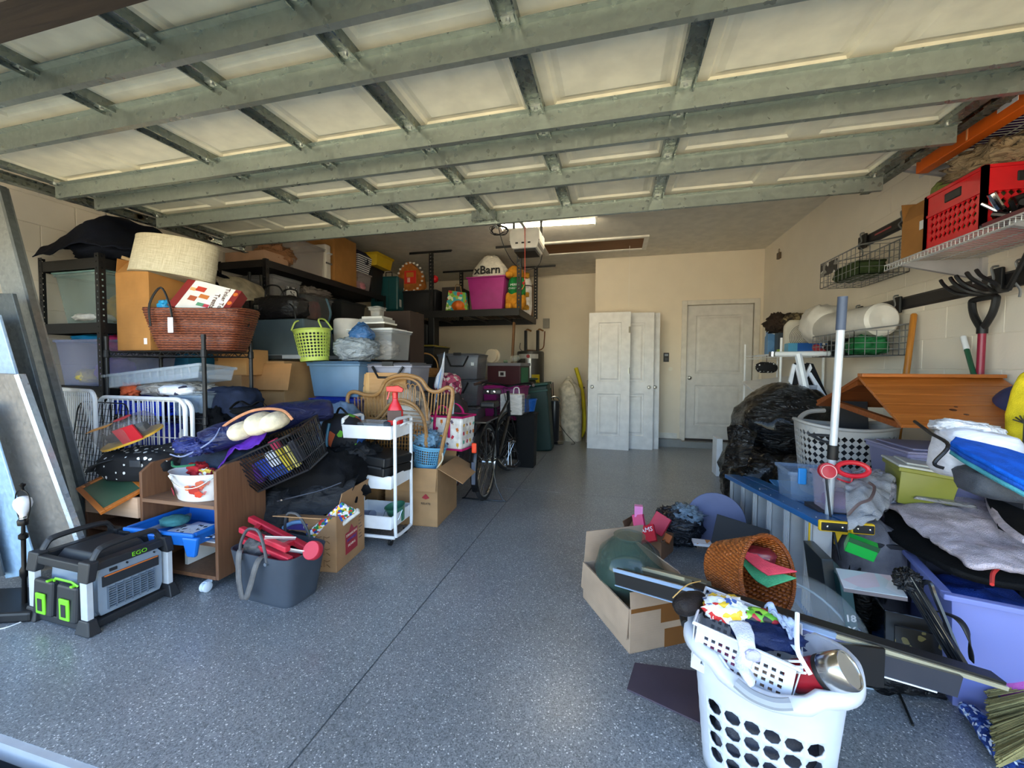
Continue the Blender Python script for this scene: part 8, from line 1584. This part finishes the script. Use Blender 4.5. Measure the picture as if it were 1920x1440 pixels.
# ------------------------------------------------------------------ centre right: cardboard box with glass, small box, wicker basket
bf, bl_, br2 = PZ(1180, 1227, 0), PZ(1103, 1120, 0), PZ(1292, 1203, 0)
ux_ = (br2-bf).normalized(); uy_ = Vector((-ux_.y, ux_.x, 0)); BW, BD, BH = .34, .44, .19
angb = math.atan2(ux_.y, ux_.x); cB = bf+ux_*BW/2+uy_*BD/2
e = carton('open cardboard box with brown tape holding a big glass vase', (cB.x, cB.y, 0), angb, BW, BD, BH, (('b', -8, .17), ('r', -38, .17), ('f', -6, .07), ('l', 176, .13)), mat('b2987f', 'card', .85))
BXM = Matrix.Translation(e.location) @ Matrix.Rotation(angb, 4, 'Z')
M().box(-.02, .13, -BD/2-.0015, -BD/2, .11, BH).box(.0, .14, -BD/2-.0018, -BD/2, .0, .08).box(-.165, .16, -BD/2-.0012, -BD/2, .172, BH+.0).build('brown_tape', mat('7d5128', 'plain', .2), e)
e = T('glass_vase', 'large round green tinted glass bowl lying in the cardboard box', 'vase', BXM @ Vector((-.02, .03, .075)))
M().lathe([(0, 0), (.08, .01), (.14, .06), (.165, .15), (.14, .24), (.09, .285), (.07, .30), (.075, .315)], 36).build('glass_bowl', mat('3f5a50', 'clear', .04, alpha=.5), e, smooth=1)
M().lathe([(.0, .30), (.06, .306), (.06, .31), (0, .312)], 24).build('base_disc', mat('7a9088', 'clear', .1, alpha=.5), e, smooth=1)
# dark purple mat
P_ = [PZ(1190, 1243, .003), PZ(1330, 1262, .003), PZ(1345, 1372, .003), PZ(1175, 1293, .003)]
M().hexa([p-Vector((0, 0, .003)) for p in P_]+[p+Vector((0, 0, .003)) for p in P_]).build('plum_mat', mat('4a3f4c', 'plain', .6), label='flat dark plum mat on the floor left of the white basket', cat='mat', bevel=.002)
# small box behind with red packets
sb = PZ(1170, 1015, 0); e = carton('small brown box of red packets behind the glass vase box', (.23, 2.76, 0), R(-28), .24, .20, .12, (('l', 20, .07), ('f', -60, .1)), mat('7a5a42', 'card', .85))
SM = Matrix.Translation((.25, 2.72, 0)) @ Matrix.Rotation(R(-28), 4, 'Z')
for k, (px, py, hx, w_, h_, rot_, l2) in enumerate(((1203, 985, 'd83a70', .07, .14, (R(-10), R(-14), R(-20)), 'magenta pink packet standing in the small box'), (1228, 975, 'c01f3a', .10, .12, (R(-25), R(20), R(-30)), 'crimson packet behind the books in the small box'), (1232, 985, 'c86a2a', .16, .05, (R(-40), R(16), R(-24)), 'orange spined book in the small box'), (1222, 992, 'e8e4ea', .14, .06, (R(-50), R(14), R(-24)), 'white booklet under the orange book in the small box'))):
    p = PY(px, py+8, 2.66+.02*k); o = M().box(-w_/2, w_/2, -.015, .015, 0, h_).build('packet', mat(hx), label=l2, cat='packet', bevel=.002); o.location = p+Vector((0, 0, -.05)); o.rotation_euler = rot_
e = T('red_carton', 'red snack carton with white lettering leaning out of the small box', 'carton', PY(1202, 1014, 2.52)+Vector((0, 0, -.02)), rot=(R(-38), R(-24), R(-16))); M().box(-.10, .10, -.012, .012, 0, .10).build('carton', mat('c2182c', 'plain', .35), e, bevel=.002); text('GRAHAMS', .04, WHITEP, e, (0, -.013, .07)); M().lathe([(0, -.0005), (.022, -.0005), (.022, .0005), (0, .0005)], 12, (0, 0, 0)).build('gold_dot', mat('e0a81c'), e).location = (.0, -.0125, .03)
e.children[-1].rotation_euler = (PI/2, 0, 0)
M().box(-.025, .025, -.02, .02, 0, .07).build('pink_note', mat('f08ac0'), label='pink sticky note block on the magenta packet', cat='paper').location = PY(1197, 968, 2.7)
e = T('black_plastic_bag', 'black and white crumpled plastic bag beside the small box', 'bag', PZ(1270, 1010, .03)); e.location.z = 0; mm = M(); blob_mesh(mm, (0, 0, 0), (.30, .26, .24), seed=310, amp=.15, ridge=.25, n=64); mm.build('film', mat('22252a', 'film', .15), e, smooth=2); mm = M(); blob_mesh(mm, (.05, .0, .14), (.2, .2, .12), seed=311, amp=.2, ridge=.6); mm.build('pale_film', mat('7f92a0', 'crinkle', .1), e, smooth=2)
e = T('lilac_round_board', 'blue grey round board standing behind the black folder', 'board', (.66, 2.92, 0), rot=(R(-12), 0, R(-12))); M(Matrix.Translation((0, 0, .18)) @ Matrix.Rotation(PI/2, 4, 'X')).lathe([(0, 0), (.18, 0), (.18, .03), (0, .03)], 36).build('disc', mat('5d6384', 'plain', .6), e, bevel=.004)
e = T('black_board', 'black rectangular board leaning in front of the round board', 'board', (.68, 2.62, 0), rot=(R(-14), R(10), R(-14))); M().box(-.13, .15, -.008, .008, 0, .29).build('board', mat('1e1e20', 'plain', .7), e, bevel=.002)
M().box(-.05, .05, -.035, .035, 0, .015).build('brown_packet', mat('b8b4b8', 'multi', hex2='c8c8cc,b8742a,d0d0d4', scale=.4), label='small white and orange packet left of the wicker basket', cat='packet').location = PZ(1316, 1020, .16)
# wicker basket
wc_ = PZ(1392, 1050, .46)
e = T('wicker_cone_basket', 'orange brown wicker basket tipped on its side above the box', 'basket', (0, 0, 0)); WKR = mat('b5652a', 'wicker', .4, hex2='7a3a12', scale=2.2)
rimc = PY(1432, 1044, 1.66); basec = PY(1352, 1062, 1.80); axd = Vector((.60, -.74, .24)).normalized()
Mw = Matrix.Translation(basec) @ axd.to_track_quat('Z', 'Y').to_matrix().to_4x4()
def wk(u, v): a = 2*PI*u; r_ = .095+.05*v; r_ += .0025*math.sin(v*PI*2*13+ (PI if int(u*40) % 2 else 0)); return Mw @ Vector((r_*math.cos(a), r_*math.sin(a), v*.20))
mm = M().grid(wk, 80, 52, wrap=True); mm.add([wk(i/40, 0) for i in range(40)], [list(range(40))]); mm.build('woven_wall', WKR, e, smooth=2, solid=.005)
M().tube([wk(i/40, 1) for i in range(40)], .008, 8, closed=True).build('rim_braid', mat('a8571f', 'wicker', .4, hex2='6a3210', scale=4), e, smooth=1)
for k, (hx, dz, l2) in enumerate((('d84a58', .012, 'coral red folded felt slice in the wicker basket'), ('4a9a6a', -.012, 'green felt slice under the red one in the wicker basket'))):
    c_ = Mw @ Vector((-.0, -.0, .15)); p0, p1, p2, p3 = PY(1385, 1042, rimc.y+.03), PY(1440, 1040, rimc.y+.05), PY(1494, 1078, rimc.y-.03), PY(1440, 1085, rimc.y-.06)
    sheet('felt_slice', mat(hx, 'fabric', .8), [[p0+Vector((0, 0, dz)), (p0+p3)/2+Vector((0, -.01, dz-.022*k-.004)), p3+Vector((0, 0, dz-.02*k))], [(p0+p1)/2+Vector((0, 0, dz)), (p0+p2)/2+Vector((0, 0, dz)), p2+Vector((0, 0, dz))]], l2, 'felt', amp=.002, solid=.006)
blob('maroon_item', mat('6a1a24', 'plain', .3), PY(1420, 1055, rimc.y+.06), (.12, .08, .06), 'dark maroon item behind the felt slices', 'item', seed=320)
# long metal bars
def bar(label, a, b, w, h, m, trims, name='metal_rail'):
    a, b = Vector(a), Vector(b); e = T(name, label, 'rail', a); v_ = b-a; d_ = v_.normalized(); s_ = d_.cross(Vector((0, 0, 1))).normalized(); u_ = s_.cross(d_)
    M().beam((0, 0, 0), v_, w, h).build('bar', m, e, bevel=.002)
    for (off, hh, mm_, t0_, t1_, nm) in trims: M().beam(v_*t0_+s_*(w/2+.002)+u_*off, v_*t1_+s_*(w/2+.002)+u_*off, .006, hh).build(nm, mm_, e)
    return e, v_, s_, u_
DKB = mat('171514', 'plain', .5); CHR = mat('b8d0ec', 'plain', .18, .6); CRM = mat('d8cfae', 'plain', .25, .5)
a_ = PZ(1158, 1068, .40); b_ = PZ(1330, 1118, .42)
bar('dark short metal rail with bright trims resting on the cardboard box', PZ(1156, 1080, .30), PZ(1330, 1128, .36), .03, .065, DKB, ((.032, .014, CHR, 0, 1, 'bright_trim'), (-.032, .004, CHR, 0, .9, 'bright_trim')))
bar('cream topped metal rail lying behind the short dark rail', PZ(1210, 1070, .33), PZ(1330, 1100, .40), .03, .03, mat('5a5646', 'plain', .5), ((.012, .012, CRM, 0, .7, 'cream_trim'),))
e, v_, s_, u_ = bar('long dark metal rail with silver edge over the white laundry basket', PZ(1300, 1098, .46), PZ(1872, 1272, .27), .05, .012, DKB, ())
M().beam(s_*.028+u_*-.008, v_*.48+s_*.028+u_*-.008, .012, .018).build('silver_edge', CHR, e); M().beam(v_*.48+s_*.028+u_*-.008, v_+s_*.028+u_*-.008, .012, .012).build('cream_edge', CRM, e)
M().beam(s_*.036+u_*-.03, v_*.52+s_*.036+u_*-.03, .006, .028).build('lilac_face', mat('8f92b8', 'plain', .3, .5), e)
M().beam(v_*.52+s_*.04+u_*-.05, v_*.86+s_*.04+u_*-.04, .012, .065).build('dark_lower_face', mat('34363f', 'plain', .4), e); M().beam(v_*.52+s_*.047+u_*-.082, v_*.80+s_*.047+u_*-.075, .004, .004).build('white_line', WHITEP, e)
M().beam(v_*.30+s_*.044+u_*-.075, v_*.52+s_*.044+u_*-.075, .006, .062).build('olive_plate', mat('6a6552', 'plain', .4, .3), e); M().cbox(v_*.335+s_*.049+u_*-.062, (.018, .004, .03), (0, 0, math.atan2(v_.y, v_.x))).build('white_bracket', WHITEP, e)
M().cbox(v_*.06+s_*.045+u_*-.03, (.045, .02, .07), (0, R(0), math.atan2(v_.y, v_.x))).build('olive_clamp', mat('57544a', 'plain', .4, .4), e)
e = T('black_panel_board', 'black board with white printed notice under the long rail', 'board', PZ(1560, 1210, .34)+Vector((0, 0, -.11)), rot=(0, 0, math.atan2(v_.y, v_.x))); M().box(-.16, .14, -.005, .005, 0, .12).build('board', mat('1a1816', 'plain', .3), e); M().box(-.1, .0, -.0068, -.005, .03, .10).build('notice', mat('d8dade'), e)
for z in (.085, .073, .061, .049, .038): M().box(-.095, -.006, -.0076, -.0066, z, z+.004).build('printed_line', mat('6a6c74'), e)
blob('black_tape_bundle', mat('101114', 'crinkle', .2), PZ(1805, 1300, .0), (.13, .11, .16), 'black plastic film wrapped around the rail far end', 'film', seed=330, ridge=.6, amp=.25)
blob('black_floor_bag', mat('0e0f12', 'crinkle', .4), (1.02, 1.80, .0), (.34, .16, .12), 'black plastic lying on the floor under the rails', 'bag', seed=331, ridge=.4)
M().tube([PZ(1682, 1290, .006), PZ(1712, 1360, .006)], .004, 6).build('dark_twig', mat('1c1c16'), label='thin dark stick on the floor right of the white basket', cat='stick')
# ------------------------------------------------------------------ white laundry basket in front
e = T('laundry_basket', 'white oval laundry basket with round holes full of odds and ends', 'basket', (.44, 1.31, 0), R(-20)); WB = mat('d3d9e4', 'plain', .35)
BHh = .385
def lbf(u, v):
    a = 2*PI*u; c_, s_ = math.cos(a), math.sin(a); q_ = (abs(c_)**3+abs(s_)**3)**(-1/3); k = .78+.17*v; dip = -.045*abs(s_)**6*max(0, v-.6)/.4*(abs(c_) < .5)
    return Vector((c_*q_*.20*k, s_*q_*.145*k, v*BHh+ .02*v*abs(c_)**3 + dip))
mm = M(); mm.grid(lbf, 24, 8, wrap=True, hole=lambda i, j: 1 <= j <= 4 and i in (3, 4, 5, 6, 7, 8, 15, 16, 17, 18, 19, 20), hs=.86)
mm.build('basket_wall', WB, e, solid=.005, smooth=1)
M().add([lbf(i/24, 0) for i in range(24)], [list(range(24))]).build('basket_base', WB, e, solid=.005)
rim_ = [lbf(i/56, 1) for i in range(56)]; vs = []
for p in rim_:
    o_ = Vector((p.x, p.y, 0)).normalized(); vs += [p, p+o_*.014+Vector((0, 0, .003)), p+o_*.027+Vector((0, 0, -.010)), p+o_*.029+Vector((0, 0, -.028))]
M().add(vs, [(4*i+j, 4*((i+1) % 56)+j, 4*((i+1) % 56)+j+1, 4*i+j+1) for i in range(56) for j in range(3)]).build('wide_rim', WB, e, solid=.004, smooth=2)
M().tube(smooth_path([lbf(.70, 1)+Vector((-.0, -.03, -.0)), lbf(.73, 1)+Vector((0, -.038, .0)), lbf(.77, 1)+Vector((0, -.038, 0)), lbf(.80, 1)+Vector((0, -.03, -.0))]), .014, 8).build('grey_grip', mat('9aa0a8', 'plain', .5), e, smooth=1)
M().tube(smooth_path([lbf(.47, 1)+Vector((-.01, -.02, .0)), lbf(.5, 1)+Vector((-.02, 0, .0)), lbf(.53, 1)+Vector((-.01, .02, 0))]), .012, 8).build('grey_grip', mat('9aa0a8', 'plain', .5), e, smooth=1)
LM = Matrix.Translation((.43, 1.31, 0)) @ Matrix.Rotation(R(-20), 4, 'Z')
def lp(x, y, z): return LM @ Vector((x, y, z))
q = lp(-.055, -.01, .295); e = T('small_white_basket', 'small white plastic lattice basket inside the laundry basket', 'basket', q, rot=(R(4), R(7), R(-20)))
WP2 = mat('dcdfe4', 'plain', .3)
for (o_, U_, V_, nu_, nv_) in (((-.12, -.09, 0), (.24, 0, 0), (0, -.01, .15), 13, 7), ((-.12, .09, 0), (.24, 0, 0), (0, .01, .15), 13, 7), ((-.12, -.09, 0), (0, .18, 0), (-.01, 0, .15), 9, 7), ((.12, -.09, 0), (0, .18, 0), (.01, 0, .15), 9, 7)):
    o_, U_, V_ = Vector(o_), Vector(U_), Vector(V_); M().grid(lambda u, v: o_+U_*u+V_*v, nu_, nv_, hole=lambda i, j: 1 <= j <= nv_-2 and 0 < i < nu_-1, hs=.6, hn=0).build('lattice_side', WP2, e, solid=.003)
M().tube([(-.13, -.1, .15), (.13, -.1, .15), (.13, .1, .15), (-.13, .1, .15)], .006, 6, closed=True).build('rim', WP2, e); M().box(-.12, .12, -.09, .09, 0, .004).build('base', WP2, e)
SMM = Matrix.Translation(q) @ Euler((R(4), R(7), R(-20))).to_matrix().to_4x4()
def sm(x, y, z): return SMM @ Vector((x, y, z))
blob('pink_sponge', mat('e07ab8', 'fabric'), sm(-.06, -.03, .006), (.11, .09, .04), 'pink pack at the bottom of the small white basket', 'pack', seed=340)
blob('beige_sponge', mat('d8b8a0', 'fabric'), sm(.06, -.05, .006), (.1, .06, .06), 'beige pad in a clear bag in the small white basket', 'pad', seed=341)
blob('navy_shirt', mat('1c2a52', 'fabric'), sm(.05, .0, .12), (.18, .14, .06), 'navy cloth crumpled on the small white basket', 'cloth', seed=342, ridge=.3, amp=.2)
e = T('dark_pouch', 'black and tan shoe shaped pouch at the left end of the small basket', 'pouch', sm(-.14, -.02, .12), rot=(R(-10), R(-30), R(-35))); mm = M(); blob_mesh(mm, (0, 0, 0), (.07, .14, .065), seed=343, amp=.06); mm.build('pouch_body', mat('241f1e', 'fabric'), e, smooth=2); M().tube(smooth_path([(.0, -.08, .06), (.03, -.03, .085), (.03, .05, .085)]), .002, 4).build('tan_piping', mat('b08a4a'), e)
blob('printed_bag', mat('c8d0e0', 'multi', .4, hex2='e8ecf4,4a6ab0,e8ecf4,d83a3a,f0c83a,ffffff', scale=1.5), sm(-.06, .0, .14), (.12, .1, .06), 'colourful printed packet lying on the small white basket', 'packet', seed=344, ridge=.3)
blob('green_toy', mat('7ac03a', 'multi', .5, hex2='6ab83a,9ad84a,2a2a2a,b02a3a', scale=2), sm(.03, .02, .16), (.12, .06, .035), 'green and red patterned item on the navy cloth', 'item', seed=345)
sheet('pale_blue_cloth', mat('b4c6e8', 'fabric'), [[sm(.03, .05, .19), sm(.07, .03, .2), sm(.1, .02, .18)], [sm(.06, .0, .21), sm(.09, -.01, .2), sm(.12, -.02, .17)], [sm(.1, -.03, .18), sm(.12, -.04, .17), sm(.14, -.05, .14)]], 'pale blue crumpled cloth on the small basket', 'cloth', amp=.03, fr=20)
e = T('white_sock', 'white and grey sock hanging over the laundry basket rim', 'sock'); 
SKp = [PY(1388, 1170, 1.20), PY(1398, 1200, 1.15), PY(1400, 1225, 1.13), PY(1393, 1250, 1.12), PY(1408, 1275, 1.115)]; SKp = smooth_path(SKp, 5); mm = M(); oval_tube(mm, SKp, [.027-.007*math.sin(PI*i/(len(SKp)-1)) for i in range(len(SKp))], [.012]*len(SKp), 16); mm.build('sock_body', mat('d6dbe8', 'fabric'), e, smooth=2)
mm = M(); blob_mesh(mm, PY(1412, 1226, 1.115)-Vector((0, 0, .02)), (.035, .015, .03), seed=350); mm.build('lilac_heel', mat('a8a8cc', 'fabric'), e, smooth=2)
e = T('white_hanger_rack', 'white plastic coated wire rack inside the laundry basket', 'rack'); 
M().tube(smooth_path([PY(1495, 1150, 1.25), PY(1495, 1215, 1.17), PY(1505, 1240, 1.15), PY(1520, 1265, 1.13)]), .006, 6).build('side_wire', WHITEM, e, smooth=1)
for k in range(3): M().tube([PY(1500+5*k, 1240+11*k, 1.15), PY(1420+12*k, 1238+8*k, 1.30)], .0032, 5).build('cross_wire', WHITEM, e)
e = T('steel_flask', 'red and steel insulated food flask lying in the laundry basket', 'flask', PY(1543, 1262, 1.19), rot=(R(52), 0, R(50)), sc=.84)
M().lathe([(0, -.10), (.046, -.10), (.048, -.02), (.048, .0)], 28).build('red_body', mat('8f1522', 'plain', .3), e, smooth=1); M().lathe([(.05, 0), (.051, .012), (.05, .014)], 28).build('black_ring', BLACKP, e, smooth=1)
M().lathe([(.0, .014), (.050, .014), (.053, .02), (.053, .075), (.049, .083), (.046, .082), (.045, .079), (0, .079)], 32).build('steel_cup', mat('c4c2bd', 'plain', .22, 1), e, smooth=1)
blob('grey_clothes', mat('4a4c55', 'fabric'), lp(.0, .0, .012), (.27, .18, .22), 'grey clothes at the bottom of the laundry basket', 'cloth', seed=351)
e = T('round_tripod_end', 'black round knob of a tripod at the left basket rim', 'knob', lp(-.21, -.02, .39)); M(Matrix.Rotation(PI/2, 4, 'X')).lathe([(0, -.02), (.014, -.02), (.014, .02), (0, .02)], 14).build('knob', BLACKP, e)
# ------------------------------------------------------------------ bottom right: rope and broom
e = T('braided_rope', 'thick blue and white braided rope toy on the floor at the bottom right', 'rope')
rp = [PZ(1812, 1328, .03), PZ(1838, 1352, .03), PZ(1858, 1385, .03), PZ(1885, 1420, .03), PZ(1925, 1455, .03)]; cp = smooth_path(rp, 10)
for k in range(3):
    P_ = []
    for i, p in enumerate(cp):
        a = i*.62+k*2*PI/3; d_ = (cp[min(i+1, len(cp)-1)]-cp[max(i-1, 0)]).normalized(); s_ = d_.cross(Vector((0, 0, 1))).normalized(); P_.append(p+s_*.016*math.sin(a)+Vector((0, 0, .009*math.sin(2*a))))
    M().tube(P_, .0135, 8).build('strand', mat('24418a', 'multi', .9, hex2='24418a,2a4a9a,dfe4f0,1c3578,8aa0d0', scale=3), e, smooth=1)
e = T('bristle_broom', 'tan bristle broom head lying at the bottom right corner', 'broom', (0, 0, 0)); random.seed(9)
bc_ = PZ(1925, 1330, .12); mm = M()
for k in range(420):
    u_ = random.uniform(0, 1); v_ = random.uniform(0, 1); a_ = PZ(1990, 1285+u_*100, .15).lerp(PZ(1990, 1330+u_*90, .02), v_); t_ = PZ(1850+u_*25+random.uniform(-8, 8), 1296+u_*140+random.uniform(-6, 6), .10*(1-v_)+.01)
    mm.tube([a_, a_.lerp(t_, .5)+Vector((0, 0, .015)), t_], .0022, 3, caps=False)
mm.build('bristles', mat('a39866', 'fabric', .9), e, kind='stuff')
M().hexa([PZ(1975, 1270, .16), PZ(2010, 1270, .16), PZ(2010, 1400, .02), PZ(1975, 1400, .02), PZ(1975, 1260, .2), PZ(2010, 1260, .2), PZ(2010, 1390, .1), PZ(1975, 1390, .1)]).build('broom_block', mat('7a5a34', 'wood'), e)
